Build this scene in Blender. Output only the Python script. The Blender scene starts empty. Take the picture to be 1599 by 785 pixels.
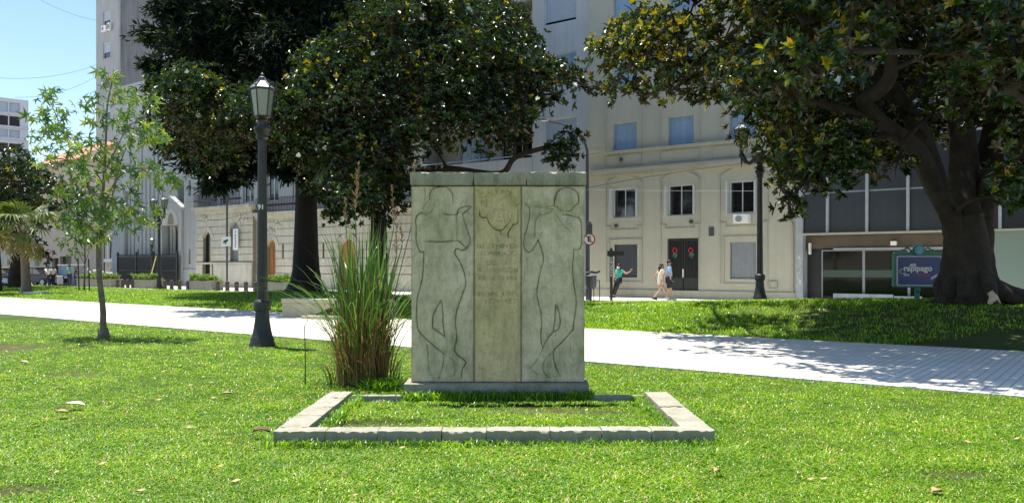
import bpy, math, random
import numpy as np
from math import radians, sin, cos, pi, sqrt
random.seed(7); rng = np.random.default_rng(7)
SC = bpy.context.scene
COL = SC.collection

# ------------------------------------------------------------------ camera, sky, sun, exposure
cam_data = bpy.data.cameras.new('camera'); cam = bpy.data.objects.new('camera', cam_data); COL.objects.link(cam)
cam.location = (0, 0, 1.6); cam.rotation_euler = (radians(90), 0, 0)
cam_data.sensor_width = 36.0; cam_data.lens = 36.0*1300/1599
cam_data.shift_y = 22.5/1599
cam_data.clip_end = 2000; cam_data.clip_start = 0.1
SC.camera = cam
SUN_EL = radians(75.5); SUN_DIR = (-0.77, 0.638)          # horizontal direction towards the sun (x, y)
world = bpy.data.worlds.new("World"); SC.world = world; world.use_nodes = True
wn = world.node_tree.nodes; wl = world.node_tree.links
sky = wn.new('ShaderNodeTexSky'); sky.sky_type = 'NISHITA'; sky.sun_disc = False
sky.sun_elevation = SUN_EL; sky.sun_rotation = math.atan2(SUN_DIR[0], SUN_DIR[1])
sky.air_density = 1.0; sky.dust_density = 0.1; sky.ozone_density = 2.2; sky.altitude = 0
bg = wn['Background']; bg.inputs['Strength'].default_value = 0.115
wl.new(sky.outputs['Color'], bg.inputs['Color'])
sd = bpy.data.lights.new('sun', 'SUN'); sd.energy = 5.0; sd.angle = radians(0.53); sd.color = (1.0, 0.96, 0.87)
sun = bpy.data.objects.new('sun', sd); COL.objects.link(sun)
from mathutils import Vector, Matrix
sv = Vector((SUN_DIR[0]*cos(SUN_EL), SUN_DIR[1]*cos(SUN_EL), sin(SUN_EL)))
sun.rotation_euler = sv.to_track_quat('Z', 'Y').to_euler()
SC.view_settings.view_transform = 'Standard'; SC.view_settings.look = 'None'
SC.view_settings.exposure = 0.90; SC.view_settings.gamma = 1.0
SC.render.engine = 'CYCLES'

# ------------------------------------------------------------------ geometry of the place
ANG = radians(37.0); CA, SA = cos(ANG), sin(ANG)          # the street runs 37 degrees off the view
D0 = 36.9                                                  # distance of the house fronts from the camera, across the street
def SD(s, d, z=0.0): return (s*CA + d*SA, -s*SA + d*CA, z) # street coordinates -> world
def toSD(x, y): return (x*CA - y*SA, x*SA + y*CA)
def KP(px): return (px-800)/1300.0
def W(px, py, Z): return (KP(px)*Z, Z, 1.6 - (py-415)*Z/1300.0)
def F(px, py, D=D0):                                       # a point of the facade plane: (s, height)
    k = KP(px); Z = D/(CA + SA*k)
    return (Z*(CA*k - SA), 1.6 - (py-415)*Z/1300.0)
def sm(a, b, x):
    t = np.clip((x-a)/(b-a), 0, 1); return t*t*(3-2*t)
TREE_R = (11.05, 20.2)
def ground_sd(s, d):
    tr = toSD(*TREE_R)
    r2 = (s-tr[0])**2 + (d-tr[1])**2
    h = 0.06*sm(17.9, 20, d) + 0.06*sm(20, 24, d)
    h = h + 0.56*np.exp(-r2/102.0)*sm(17.9, 22.2, d)
    tc = toSD(-10.4, 42.0)
    h = h + 0.2*np.exp(-((s-tc[0])**2+(d-tc[1])**2)/14.0)*sm(18, 22, d)
    h = h*(1-0.6*sm(28.3, 29.2, d))
    h = h + 0.03*np.sin(s*0.33+1)*sm(6, 0, abs(d-5))
    return h
def gz(x, y):
    s, d = toSD(x, y); return float(ground_sd(s, d))

# ------------------------------------------------------------------ mesh builder
class MB:
    def __init__(s): s.v = []; s.f = []; s.n = 0
    def add(s, v, f):
        s.v.extend([tuple(p) for p in v]); s.f.extend([tuple(i+s.n for i in q) for q in f]); s.n += len(v); return s
    def box(s, x0, x1, y0, y1, z0, z1):
        v = [(x0,y0,z0),(x1,y0,z0),(x1,y1,z0),(x0,y1,z0),(x0,y0,z1),(x1,y0,z1),(x1,y1,z1),(x0,y1,z1)]
        return s.add(v, [(0,3,2,1),(4,5,6,7),(0,1,5,4),(1,2,6,5),(2,3,7,6),(3,0,4,7)])
    def prism(s, poly, y0, y1):            # poly in (x, z), extruded along y
        n = len(poly)
        v = [(x, y0, z) for x, z in poly] + [(x, y1, z) for x, z in poly]
        f = [tuple(range(n)), tuple(reversed(range(n, 2*n)))] + [((i+1)%n, i, n+i, n+(i+1)%n) for i in range(n)]
        return s.add(v, f)
    def prismz(s, poly, z0, z1):
        n = len(poly)
        v = [(x, y, z0) for x, y in poly] + [(x, y, z1) for x, y in poly]
        f = [tuple(reversed(range(n))), tuple(range(n, 2*n))] + [(i, (i+1)%n, n+(i+1)%n, n+i) for i in range(n)]
        return s.add(v, f)
    def lathe(s, prof, n=16, cx=0, cy=0, ph=0, flute=0):
        v = []; m = len(prof)
        for r, z in prof:
            for k in range(n):
                a = 2*pi*(k+ph)/n; rr = r*(1-flute*(k%2)); v.append((cx+rr*cos(a), cy+rr*sin(a), z))
        f = [(i*n+k, i*n+(k+1)%n, (i+1)*n+(k+1)%n, (i+1)*n+k) for i in range(m-1) for k in range(n)]
        f += [tuple(reversed(range(n))), tuple(range((m-1)*n, m*n))]
        return s.add(v, f)
    def tube(s, pts, rad, n=8, rough=0.0, ph=0.0):
        pts = [Vector(p) for p in pts]; m = len(pts)
        if not hasattr(rad, '__len__'): rad = [rad]*m
        v = []; up = Vector((0.13, 0.31, 0.94)); u = None
        for i, p in enumerate(pts):
            t = (pts[min(i+1, m-1)] - pts[max(i-1, 0)]).normalized()
            if u is None:
                u = t.cross(up)
                if u.length < 0.1: u = t.cross(Vector((1, 0, 0)))
            u = (u - t*u.dot(t)).normalized(); w = t.cross(u)
            for k in range(n):
                a = 2*pi*k/n + ph
                r = rad[i]*(1 + rough*(0.6*sin(3*a+i*0.35)+0.5*sin(5*a-i*0.2+1.3)+random.uniform(-.35, .35)))
                v.append(p + u*(cos(a)*r) + w*(sin(a)*r))
        f = [(i*n+k, i*n+(k+1)%n, (i+1)*n+(k+1)%n, (i+1)*n+k) for i in range(m-1) for k in range(n)]
        f += [tuple(reversed(range(n))), tuple(range((m-1)*n, m*n))]
        return s.add(v, f)
    def ball(s, c, r, nu=10, nv=7, sc=(1,1,1)):
        v = [(c[0], c[1], c[2]-r*sc[2])]
        for j in range(1, nv):
            t = -pi/2 + pi*j/nv
            for k in range(nu):
                a = 2*pi*k/nu; v.append((c[0]+r*sc[0]*cos(t)*cos(a), c[1]+r*sc[1]*cos(t)*sin(a), c[2]+r*sc[2]*sin(t)))
        v.append((c[0], c[1], c[2]+r*sc[2])); L = len(v)-1; f = []
        for k in range(nu):
            f.append((0, 1+(k+1)%nu, 1+k)); f.append((L, 1+(nv-2)*nu+k, 1+(nv-2)*nu+(k+1)%nu))
        for j in range(nv-2):
            for k in range(nu):
                f.append((1+j*nu+k, 1+j*nu+(k+1)%nu, 1+(j+1)*nu+(k+1)%nu, 1+(j+1)*nu+k))
        return s.add(v, f)
    def mesh(s, name):
        me = bpy.data.meshes.new(name); me.from_pydata(s.v, [], s.f); me.update(); return me
    def build(s, name, mat, parent=None, loc=(0,0,0), rz=0.0, smooth=False, bevel=0, **tags):
        return link(name, s.mesh(name), mat, parent, loc, rz, smooth, bevel, **tags)
def tag(o, label=None, cat=None, group=None, kind=None):
    if label: o['label'] = label
    if cat: o['category'] = cat
    if group: o['group'] = group
    if kind: o['kind'] = kind
    return o
def link(name, me, mat, parent=None, loc=(0,0,0), rz=0.0, smooth=False, bevel=0, **tags):
    o = bpy.data.objects.new(name, me); COL.objects.link(o)
    if mat is not None and len(me.materials) == 0: me.materials.append(mat)
    if parent is not None: o.parent = parent
    o.location = loc
    if isinstance(rz, (tuple, list)): o.rotation_euler = rz
    else: o.rotation_euler = (0, 0, rz)
    if smooth:
        me.polygons.foreach_set('use_smooth', [True]*len(me.polygons))
        if smooth != 'all': me.set_sharp_from_angle(angle=radians(40))
    if bevel:
        b = o.modifiers.new('bevel', 'BEVEL'); b.width = bevel; b.segments = 2; b.limit_method = 'ANGLE'; b.angle_limit = radians(40)
    return tag(o, **tags)
def thing(name, label, cat, loc=(0,0,0), rz=0.0, group=None, kind=None):
    o = bpy.data.objects.new(name, None); COL.objects.link(o); o.empty_display_size = 0.2
    o.location = loc; o.rotation_euler = (0, 0, rz)
    return tag(o, label, cat, group, kind)
def copy_tree(o, parent=None):
    c = o.copy(); COL.objects.link(c); c.parent = parent
    for ch in list(o.children): copy_tree(ch, c)
    return c
def np_mesh(name, V, Q, mat=None, attrs=None, smooth=False, matidx=None):
    """V (n,3), Q (m,k) faces with k corners each"""
    me = bpy.data.meshes.new(name); V = np.ascontiguousarray(V, dtype=np.float32); Q = np.ascontiguousarray(Q, dtype=np.int32)
    m, k = Q.shape
    me.vertices.add(len(V)); me.vertices.foreach_set('co', V.ravel())
    me.loops.add(m*k); me.loops.foreach_set('vertex_index', Q.ravel())
    me.polygons.add(m); me.polygons.foreach_set('loop_start', np.arange(0, m*k, k, dtype=np.int32))
    try: me.polygons.foreach_set('loop_total', np.full(m, k, dtype=np.int32))
    except Exception: pass
    me.polygons.foreach_set('use_smooth', [bool(smooth)]*m)
    for nm, (dom, arr) in (attrs or {}).items():
        a = me.attributes.new(nm, 'FLOAT', dom); a.data.foreach_set('value', np.ascontiguousarray(arr, dtype=np.float32))
    me.update(calc_edges=True)
    if mat: me.materials.append(mat)
    return me

# ------------------------------------------------------------------ materials
def C4(c): return (c[0], c[1], c[2], 1.0)
MATS = {}
def mat(name, col, rough=0.8, var=0.12, scale=6.0, bump=0.0, bscale=40.0, metal=0.0, spec=0.5, col2=None, c2scale=1.5, c2amt=0.5, streak=0.0, coat=0.0, coords='Object'):
    m = bpy.data.materials.new(name); m.use_nodes = True; N = m.node_tree.nodes; L = m.node_tree.links
    b = N['Principled BSDF']; b.inputs['Roughness'].default_value = rough; b.inputs['Metallic'].default_value = metal
    b.inputs['Specular IOR Level'].default_value = spec; b.inputs['Coat Weight'].default_value = coat
    tc = N.new('ShaderNodeTexCoord'); src = tc.outputs[coords]
    n1 = N.new('ShaderNodeTexNoise'); n1.inputs['Scale'].default_value = scale; n1.inputs['Detail'].default_value = 8; n1.inputs['Roughness'].default_value = 0.65
    L.new(src, n1.inputs['Vector'])
    mp = N.new('ShaderNodeMapRange'); mp.inputs['From Min'].default_value = 0.3; mp.inputs['From Max'].default_value = 0.7
    mp.inputs['To Min'].default_value = 1-var; mp.inputs['To Max'].default_value = 1+var; L.new(n1.outputs['Fac'], mp.inputs['Value'])
    base = N.new('ShaderNodeRGB'); base.outputs[0].default_value = C4(col); cur = base.outputs[0]
    if col2 is not None:
        n2 = N.new('ShaderNodeTexNoise'); n2.inputs['Scale'].default_value = c2scale; n2.inputs['Detail'].default_value = 9; n2.inputs['Roughness'].default_value = 0.7
        L.new(src, n2.inputs['Vector'])
        r = N.new('ShaderNodeMapRange'); r.inputs['From Min'].default_value = 0.42; r.inputs['From Max'].default_value = 0.66; r.inputs['To Max'].default_value = c2amt
        L.new(n2.outputs['Fac'], r.inputs['Value'])
        mx = N.new('ShaderNodeMix'); mx.data_type = 'RGBA'; L.new(r.outputs[0], mx.inputs['Factor']); L.new(cur, mx.inputs['A']); mx.inputs['B'].default_value = C4(col2)
        cur = mx.outputs['Result']
    if streak:
        mpv = N.new('ShaderNodeMapping'); mpv.inputs['Scale'].default_value = (1.6, 1.6, 0.08); L.new(src, mpv.inputs['Vector'])
        n3 = N.new('ShaderNodeTexNoise'); n3.inputs['Scale'].default_value = 3; n3.inputs['Detail'].default_value = 7; L.new(mpv.outputs[0], n3.inputs['Vector'])
        r3 = N.new('ShaderNodeMapRange'); r3.inputs['From Min'].default_value = 0.4; r3.inputs['From Max'].default_value = 0.75; r3.inputs['To Min'].default_value = 1; r3.inputs['To Max'].default_value = 1-streak
        L.new(n3.outputs['Fac'], r3.inputs['Value'])
        mm = N.new('ShaderNodeMath'); mm.operation = 'MULTIPLY'; L.new(mp.outputs[0], mm.inputs[0]); L.new(r3.outputs[0], mm.inputs[1]); fac = mm.outputs[0]
    else: fac = mp.outputs[0]
    mul = N.new('ShaderNodeVectorMath'); mul.operation = 'SCALE'; L.new(cur, mul.inputs[0]); L.new(fac, mul.inputs['Scale'])
    L.new(mul.outputs[0], b.inputs['Base Color'])
    if bump:
        n4 = N.new('ShaderNodeTexNoise'); n4.inputs['Scale'].default_value = bscale; n4.inputs['Detail'].default_value = 6; L.new(src, n4.inputs['Vector'])
        bp = N.new('ShaderNodeBump'); bp.inputs['Strength'].default_value = bump; bp.inputs['Distance'].default_value = 0.02; L.new(n4.outputs['Fac'], bp.inputs['Height']); L.new(bp.outputs[0], b.inputs['Normal'])
    MATS[name] = m; return m
def leafmat(name, ramp, under=None, rough=0.4, trans=0.35, spec=0.5, tcol=None, attr='tint'):
    m = bpy.data.materials.new(name); m.use_nodes = True; N = m.node_tree.nodes; L = m.node_tree.links
    b = N['Principled BSDF']; out = N['Material Output']
    at = N.new('ShaderNodeAttribute'); at.attribute_name = attr
    cr = N.new('ShaderNodeValToRGB'); L.new(at.outputs['Fac'], cr.inputs['Fac'])
    el = cr.color_ramp.elements
    el[0].position = ramp[0][0]; el[0].color = C4(ramp[0][1]); el[1].position = ramp[-1][0]; el[1].color = C4(ramp[-1][1])
    for p, c in ramp[1:-1]:
        e = el.new(p); e.color = C4(c)
    cur = cr.outputs['Color']
    if under is not None:
        g = N.new('ShaderNodeNewGeometry'); mx = N.new('ShaderNodeMix'); mx.data_type = 'RGBA'
        L.new(g.outputs['Backfacing'], mx.inputs['Factor']); L.new(cur, mx.inputs['A']); mx.inputs['B'].default_value = C4(under); curb = mx.outputs['Result']
    else: curb = cur
    L.new(curb, b.inputs['Base Color']); b.inputs['Roughness'].default_value = rough; b.inputs['Specular IOR Level'].default_value = spec
    if trans > 0:
        t = N.new('ShaderNodeBsdfTranslucent')
        sc = N.new('ShaderNodeVectorMath'); sc.operation = 'MULTIPLY'; L.new(cur, sc.inputs[0]); sc.inputs[1].default_value = tcol or (2.4, 2.2, 0.9)
        L.new(sc.outputs[0], t.inputs['Color'])
        ms = N.new('ShaderNodeMixShader'); ms.inputs[0].default_value = trans; L.new(b.outputs[0], ms.inputs[1]); L.new(t.outputs[0], ms.inputs[2]); L.new(ms.outputs[0], out.inputs['Surface'])
    return m
def glassmat(name, col=(0.02,0.025,0.03), rough=0.05, spec=1.0, wav=0.0):
    m = bpy.data.materials.new(name); m.use_nodes = True; N = m.node_tree.nodes; L = m.node_tree.links
    b = N['Principled BSDF']; b.inputs['Base Color'].default_value = C4(col); b.inputs['Roughness'].default_value = rough; b.inputs['Specular IOR Level'].default_value = spec
    if wav:
        n4 = N.new('ShaderNodeTexNoise'); n4.inputs['Scale'].default_value = 1.5; bp = N.new('ShaderNodeBump'); bp.inputs['Strength'].default_value = wav; bp.inputs['Distance'].default_value = 0.03
        L.new(n4.outputs['Fac'], bp.inputs['Height']); L.new(bp.outputs[0], b.inputs['Normal'])
    return m
M_cream = mat('cream_render', (0.44,0.42,0.34), 0.9, 0.05, 1.2, 0.25, 25, col2=(0.37,0.355,0.295), c2scale=0.35, c2amt=0.6, streak=0.06)
M_creamtrim = mat('cream_trim', (0.38,0.37,0.30), 0.9, 0.08, 2, 0.2, 25, streak=0.12)
M_ochre = mat('ochre_line', (0.46,0.38,0.22), 0.9, 0.12, 3)
M_bluegrey = mat('pale_grey_render', (0.43,0.45,0.46), 0.9, 0.05, 0.8, 0.2, 20, col2=(0.36,0.38,0.40), c2scale=0.3, c2amt=0.5, streak=0.14)
M_beige = mat('beige_render', (0.47,0.44,0.36), 0.9, 0.08, 1.0, 0.2, 20, streak=0.2)
M_stonefac = mat('palace_stone', (0.55,0.51,0.43), 0.9, 0.10, 1.6, 0.3, 18, col2=(0.42,0.37,0.27), c2scale=0.9, c2amt=0.5, streak=0.2)
M_joint = mat('joint_shade_stone', (0.24,0.21,0.16), 0.95, 0.1, 3)
M_church = mat('church_stone', (0.42,0.42,0.40), 0.9, 0.08, 1.0, 0.2, 18, col2=(0.33,0.34,0.34), c2scale=0.5, c2amt=0.6, streak=0.25)
M_towerlight = mat('tower_light_render', (0.33,0.33,0.33), 0.9, 0.08, 0.5, streak=0.3)
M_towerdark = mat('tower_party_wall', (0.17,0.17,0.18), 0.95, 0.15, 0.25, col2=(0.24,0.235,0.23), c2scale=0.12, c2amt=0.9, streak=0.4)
M_pinktan = mat('pink_tan_render', (0.50,0.41,0.31), 0.9, 0.1, 1.0, streak=0.2)
M_tile = mat('terracotta_roof', (0.42,0.22,0.14), 0.85, 0.25, 3)
M_modern = mat('modern_white', (0.60,0.59,0.60), 0.8, 0.05, 0.5)
M_white = mat('white_paint', (0.75,0.75,0.73), 0.5, 0.05, 4)
M_window_frame = mat('window_frame_grey', (0.50,0.53,0.54), 0.5, 0.06, 4)
M_blind = mat('pale_blue_blind', (0.27,0.38,0.52), 0.7, 0.10, 5, streak=0.2)
M_blindgrey = mat('grey_blind', (0.42,0.46,0.52), 0.7, 0.08, 5)
M_shutterdark = mat('dark_grille', (0.055,0.06,0.07), 0.5, 0.1, 5)
M_shuttergrey = mat('grey_roller', (0.22,0.24,0.26), 0.6, 0.1, 5)
M_glass = glassmat('window_glass', (0.012,0.012,0.014), 0.06)
M_shopglass = glassmat('shop_glass', (0.008,0.010,0.008), 0.04, 0.16, 0.12)
M_darkband = glassmat('dark_green_band', (0.05,0.075,0.06), 0.25, 0.3)
M_greenglass = glassmat('frosted_green_glass', (0.16,0.22,0.19), 0.35, 0.8)
M_darkpanel = mat('dark_blue_panel', (0.022,0.026,0.036), 0.35, 0.15, 1.5, streak=0.2)
M_brownpanel = mat('brown_soffit', (0.085,0.065,0.045), 0.6, 0.2, 2)
M_concrete = mat('weathered_concrete', (0.36,0.39,0.42), 0.9, 0.15, 3, 0.3, 20, streak=0.25)
M_pavement = mat('street_pavement', (0.66,0.64,0.58), 0.9, 0.08, 1.3, 0.2, 30, col2=(0.48,0.47,0.43), c2scale=0.4, c2amt=0.5)
M_asphalt = mat('asphalt', (0.10,0.10,0.10), 0.9, 0.15, 2, 0.3, 60)
M_soil = mat('soil', (0.13,0.10,0.055), 0.95, 0.3, 6, 0.5, 30)
M_iron = mat('lamp_iron', (0.017,0.018,0.017), 0.5, 0.25, 9, 0.35, 50, col2=(0.032,0.03,0.025), c2scale=3, c2amt=0.8, spec=0.5)
M_black = mat('black_metal', (0.012,0.012,0.013), 0.45, 0.15, 8)
M_lampglass = glassmat('lantern_glass', (0.16,0.18,0.13), 0.2, 0.7)
M_rim = mat('lantern_roof_metal', (0.33,0.36,0.38), 0.35, 0.1, 8, metal=0.6)
M_bollard = mat('bollard_rust', (0.05,0.04,0.037), 0.8, 0.2, 8)
M_planter = mat('planter_stone', (0.23,0.22,0.18), 0.95, 0.15, 5, 0.4, 30, streak=0.2)
M_bench = mat('bench_stone', (0.42,0.37,0.27), 0.95, 0.14, 5, 0.5, 25, col2=(0.33,0.31,0.22), c2scale=1.6, c2amt=0.6)
M_bark = mat('dark_bark', (0.024,0.018,0.013), 0.95, 0.35, 5, 1.0, 14, col2=(0.05,0.038,0.027), c2scale=2.2, c2amt=0.7)
M_barkc = mat('conifer_bark', (0.014,0.010,0.008), 0.95, 0.3, 4, 0.9, 12)
M_barkl = mat('sapling_bark', (0.20,0.16,0.12), 0.95, 0.25, 14, 0.8, 40, col2=(0.11,0.09,0.06), c2scale=6, c2amt=0.8)
M_scar = mat('bare_wood', (0.55,0.45,0.32), 0.9, 0.15, 9, 0.4, 20)
M_wood = mat('orange_wood_door', (0.36,0.155,0.05), 0.55, 0.2, 3, streak=0.35)
M_reddoor = mat('red_brown_door', (0.12,0.05,0.035), 0.6, 0.2, 3)
M_doorgreen = mat('dark_door', (0.018,0.02,0.017), 0.45, 0.15, 6)
M_brass = mat('brass', (0.45,0.34,0.12), 0.4, 0.1, 8, metal=0.7)
M_red = mat('red_paint', (0.36,0.015,0.025), 0.5, 0.1, 8)
M_yellow = mat('taxi_yellow', (0.75,0.48,0.02), 0.3, 0.05, 4, coat=0.6)
M_carblack = mat('car_black_paint', (0.008,0.009,0.014), 0.35, 0.05, 4, coat=0.15)
M_bluecar = mat('pale_blue_paint', (0.30,0.42,0.55), 0.3, 0.05, 4, coat=0.5)
M_rubber = mat('rubber', (0.02,0.02,0.02), 0.8, 0.1, 8)
M_signblue = mat('sign_blue', (0.025,0.04,0.17), 0.4, 0.04, 6)
M_signgreen = mat('sign_green', (0.03,0.17,0.12), 0.5, 0.12, 6)
M_signteal = mat('sign_teal', (0.02,0.28,0.40), 0.3, 0.15, 6)
M_signpink = mat('sign_red_letters', (0.55,0.04,0.12), 0.5, 0.05, 6)
M_cable = mat('cable_grey', (0.07,0.08,0.085), 0.8, 0.05, 6)
M_cablelight = mat('cable_pale', (0.34,0.35,0.35), 0.7, 0.05, 6)
M_skin = mat('skin', (0.46,0.28,0.19), 0.6, 0.06, 9)
M_hair = mat('dark_hair', (0.02,0.015,0.012), 0.6, 0.2, 30)
M_teal = mat('teal_shirt', (0.05,0.33,0.27), 0.9, 0.1, 12)
M_lblue = mat('light_blue_shirt', (0.25,0.42,0.72), 0.9, 0.08, 12)
M_creamcloth = mat('cream_dress', (0.62,0.56,0.47), 0.9, 0.1, 12)
M_darkcloth = mat('dark_cloth', (0.02,0.02,0.025), 0.9, 0.15, 12)
M_navy = mat('navy_cloth', (0.03,0.035,0.07), 0.9, 0.15, 12)
M_greencloth = mat('green_cloth', (0.16,0.40,0.30), 0.9, 0.1, 12)
M_yelrod = mat('yellow_rod', (0.62,0.55,0.22), 0.7, 0.1, 12)
# ------------------------------------------------------------------ ground
def lawn_material():
    m = bpy.data.materials.new('lawn_turf'); m.use_nodes = True; N = m.node_tree.nodes; L = m.node_tree.links
    b = N['Principled BSDF']; b.inputs['Roughness'].default_value = 0.9; b.inputs['Specular IOR Level'].default_value = 0.2
    tc = N.new('ShaderNodeTexCoord')
    n1 = N.new('ShaderNodeTexNoise'); n1.inputs['Scale'].default_value = 0.7; n1.inputs['Detail'].default_value = 10; n1.inputs['Roughness'].default_value = 0.7
    n2 = N.new('ShaderNodeTexNoise'); n2.inputs['Scale'].default_value = 26; n2.inputs['Detail'].default_value = 8; n2.inputs['Roughness'].default_value = 0.75
    L.new(tc.outputs['Object'], n1.inputs['Vector']); L.new(tc.outputs['Object'], n2.inputs['Vector'])
    r1 = N.new('ShaderNodeValToRGB'); e = r1.color_ramp.elements; e[0].position = 0.3; e[0].color = (0.03,0.065,0.008,1); e[1].position = 0.7; e[1].color = (0.10,0.15,0.02,1)
    L.new(n1.outputs['Fac'], r1.inputs[0])
    mp = N.new('ShaderNodeMapRange'); mp.inputs['From Min'].default_value = 0.3; mp.inputs['From Max'].default_value = 0.7; mp.inputs['To Min'].default_value = 0.45; mp.inputs['To Max'].default_value = 1.5
    L.new(n2.outputs['Fac'], mp.inputs['Value'])
    sc = N.new('ShaderNodeVectorMath'); sc.operation = 'SCALE'; L.new(r1.outputs[0], sc.inputs[0]); L.new(mp.outputs[0], sc.inputs['Scale'])
    at = N.new('ShaderNodeAttribute'); at.attribute_name = 'dirt_shade'
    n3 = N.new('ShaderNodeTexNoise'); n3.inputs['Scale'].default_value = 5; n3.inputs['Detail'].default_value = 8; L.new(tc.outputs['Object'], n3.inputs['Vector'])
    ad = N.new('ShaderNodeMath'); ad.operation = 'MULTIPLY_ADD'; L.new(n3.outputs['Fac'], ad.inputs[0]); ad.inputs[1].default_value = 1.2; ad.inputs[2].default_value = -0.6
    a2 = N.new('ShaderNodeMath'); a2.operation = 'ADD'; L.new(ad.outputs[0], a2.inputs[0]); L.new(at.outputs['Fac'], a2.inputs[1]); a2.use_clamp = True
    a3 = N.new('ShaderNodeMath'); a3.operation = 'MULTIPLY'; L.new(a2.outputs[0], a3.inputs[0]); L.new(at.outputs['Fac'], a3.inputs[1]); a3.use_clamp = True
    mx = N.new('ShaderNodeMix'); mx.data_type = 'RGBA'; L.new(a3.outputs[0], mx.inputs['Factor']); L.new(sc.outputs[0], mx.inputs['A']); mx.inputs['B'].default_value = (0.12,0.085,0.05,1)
    L.new(mx.outputs['Result'], b.inputs['Base Color'])
    bp = N.new('ShaderNodeBump'); bp.inputs['Strength'].default_value = 1.0; bp.inputs['Distance'].default_value = 0.04; L.new(n2.outputs['Fac'], bp.inputs['Height']); L.new(bp.outputs[0], b.inputs['Normal'])
    return m
M_lawn = lawn_material()
DIRT = [(-9.9,16.0,1.3,.8), (0.3,9.25,1.6,0.2), (-1.4,8.4,0.8,0.3), (0.6,8.9,0.9,0.2), (-6.5,12.2,.5,.3), (3.4,6.3,.35,.2), (-3.6,6.0,.4,.2)]   # x, y, rx, ry
TRX, TRY = TREE_R
def dirt_shade(x, y):
    v = np.zeros_like(x)
    for cx, cy, rx, ry in DIRT: v = np.maximum(v, np.exp(-(((x-cx)/rx)**2+((y-cy)/ry)**2)))
    v = np.maximum(v, 0.62*np.exp(-(((x-TRX+1.0)/5.6)**2+((y-TRY+.5)/4.6)**2)**2))  # bare soil under the magnolia, its colour also deepens the tree's shade
    return v
def sheet(name, svals, dvals, z_add, material, kind='structure', **kw):
    S, Dd = np.meshgrid(svals, dvals); H = ground_sd(S, Dd) + z_add
    X = S*CA + Dd*SA; Y = -S*SA + Dd*CA
    V = np.stack([X, Y, H], -1).reshape(-1, 3); nx, ny = len(svals), len(dvals)
    i = np.arange(ny-1)[:, None]*nx + np.arange(nx-1)[None]; i = i.ravel()
    Q = np.stack([i, i+1, i+nx+1, i+nx], -1)
    me = np_mesh(name, V, Q, material, {'dirt_shade': ('POINT', dirt_shade(V[:,0], V[:,1]))}, smooth=True)
    return link(name, me, material, kind=kind, **kw)
P0, P1 = 11.75, 17.95                                     # near and far edge of the garden path
g = MB(); g.add([(-900,-900,-0.12),(900,-900,-0.12),(900,900,-0.12),(-900,900,-0.12)], [(0,1,2,3)]); g.build('ground', M_pavement, kind='structure')
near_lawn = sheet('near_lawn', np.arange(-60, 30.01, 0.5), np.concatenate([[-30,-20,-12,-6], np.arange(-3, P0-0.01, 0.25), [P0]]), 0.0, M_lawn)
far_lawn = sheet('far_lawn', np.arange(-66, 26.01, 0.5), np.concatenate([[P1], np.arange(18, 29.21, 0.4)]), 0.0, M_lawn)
# path of cast slabs with ribbed surface
def path_material():
    m = bpy.data.materials.new('ribbed_concrete'); m.use_nodes = True; N = m.node_tree.nodes; L = m.node_tree.links
    b = N['Principled BSDF']; b.inputs['Roughness'].default_value = 0.85
    tc = N.new('ShaderNodeTexCoord'); sp = N.new('ShaderNodeSeparateXYZ'); L.new(tc.outputs['Object'], sp.inputs[0])
    mu = N.new('ShaderNodeMath'); mu.operation = 'MULTIPLY'; mu.inputs[1].default_value = 1/0.125; L.new(sp.outputs['X'], mu.inputs[0])
    fr = N.new('ShaderNodeMath'); fr.operation = 'FRACT'; L.new(mu.outputs[0], fr.inputs[0])
    ab = N.new('ShaderNodeMath'); ab.operation = 'SUBTRACT'; L.new(fr.outputs[0], ab.inputs[0]); ab.inputs[1].default_value = 0.5
    a2 = N.new('ShaderNodeMath'); a2.operation = 'ABSOLUTE'; L.new(ab.outputs[0], a2.inputs[0])
    mr = N.new('ShaderNodeMapRange'); mr.inputs['From Min'].default_value = 0.06; mr.inputs['From Max'].default_value = 0.14; L.new(a2.outputs[0], mr.inputs['Value'])
    n1 = N.new('ShaderNodeTexNoise'); n1.inputs['Scale'].default_value = 1.6; n1.inputs['Detail'].default_value = 10; L.new(tc.outputs['Object'], n1.inputs['Vector'])
    cr = N.new('ShaderNodeValToRGB'); e = cr.color_ramp.elements; e[0].position = 0.3; e[0].color = (0.66,0.60,0.50,1); e[1].position = 0.7; e[1].color = (0.84,0.77,0.645,1); L.new(n1.outputs['Fac'], cr.inputs[0])
    mx = N.new('ShaderNodeMix'); mx.data_type = 'RGBA'; L.new(mr.outputs[0], mx.inputs['Factor']); mx.inputs['A'].default_value = (0.50,0.455,0.38,1); L.new(cr.outputs[0], mx.inputs['B'])
    L.new(mx.outputs['Result'], b.inputs['Base Color'])
    bp = N.new('ShaderNodeBump'); bp.inputs['Strength'].default_value = 0.6; bp.inputs['Distance'].default_value = 0.008; L.new(mr.outputs[0], bp.inputs['Height']); L.new(bp.outputs[0], b.inputs['Normal'])
    return m
M_path = path_material()
path = MB().box(-76, 30, P0-0.02, P1+0.02, -0.11, 0.0).build('garden_path', M_joint, rz=-ANG, kind='structure')
k = 0
s0 = -3.15 - 4.3*17
slab_me = MB().box(0, 4.285, P0, P1, -0.02, 0.025).mesh('slab')
while s0 < 28:
    link('slab', slab_me, M_path, path, loc=(s0, 0, 0.004*((k*7)%3)/3)); s0 += 4.3; k += 1
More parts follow.
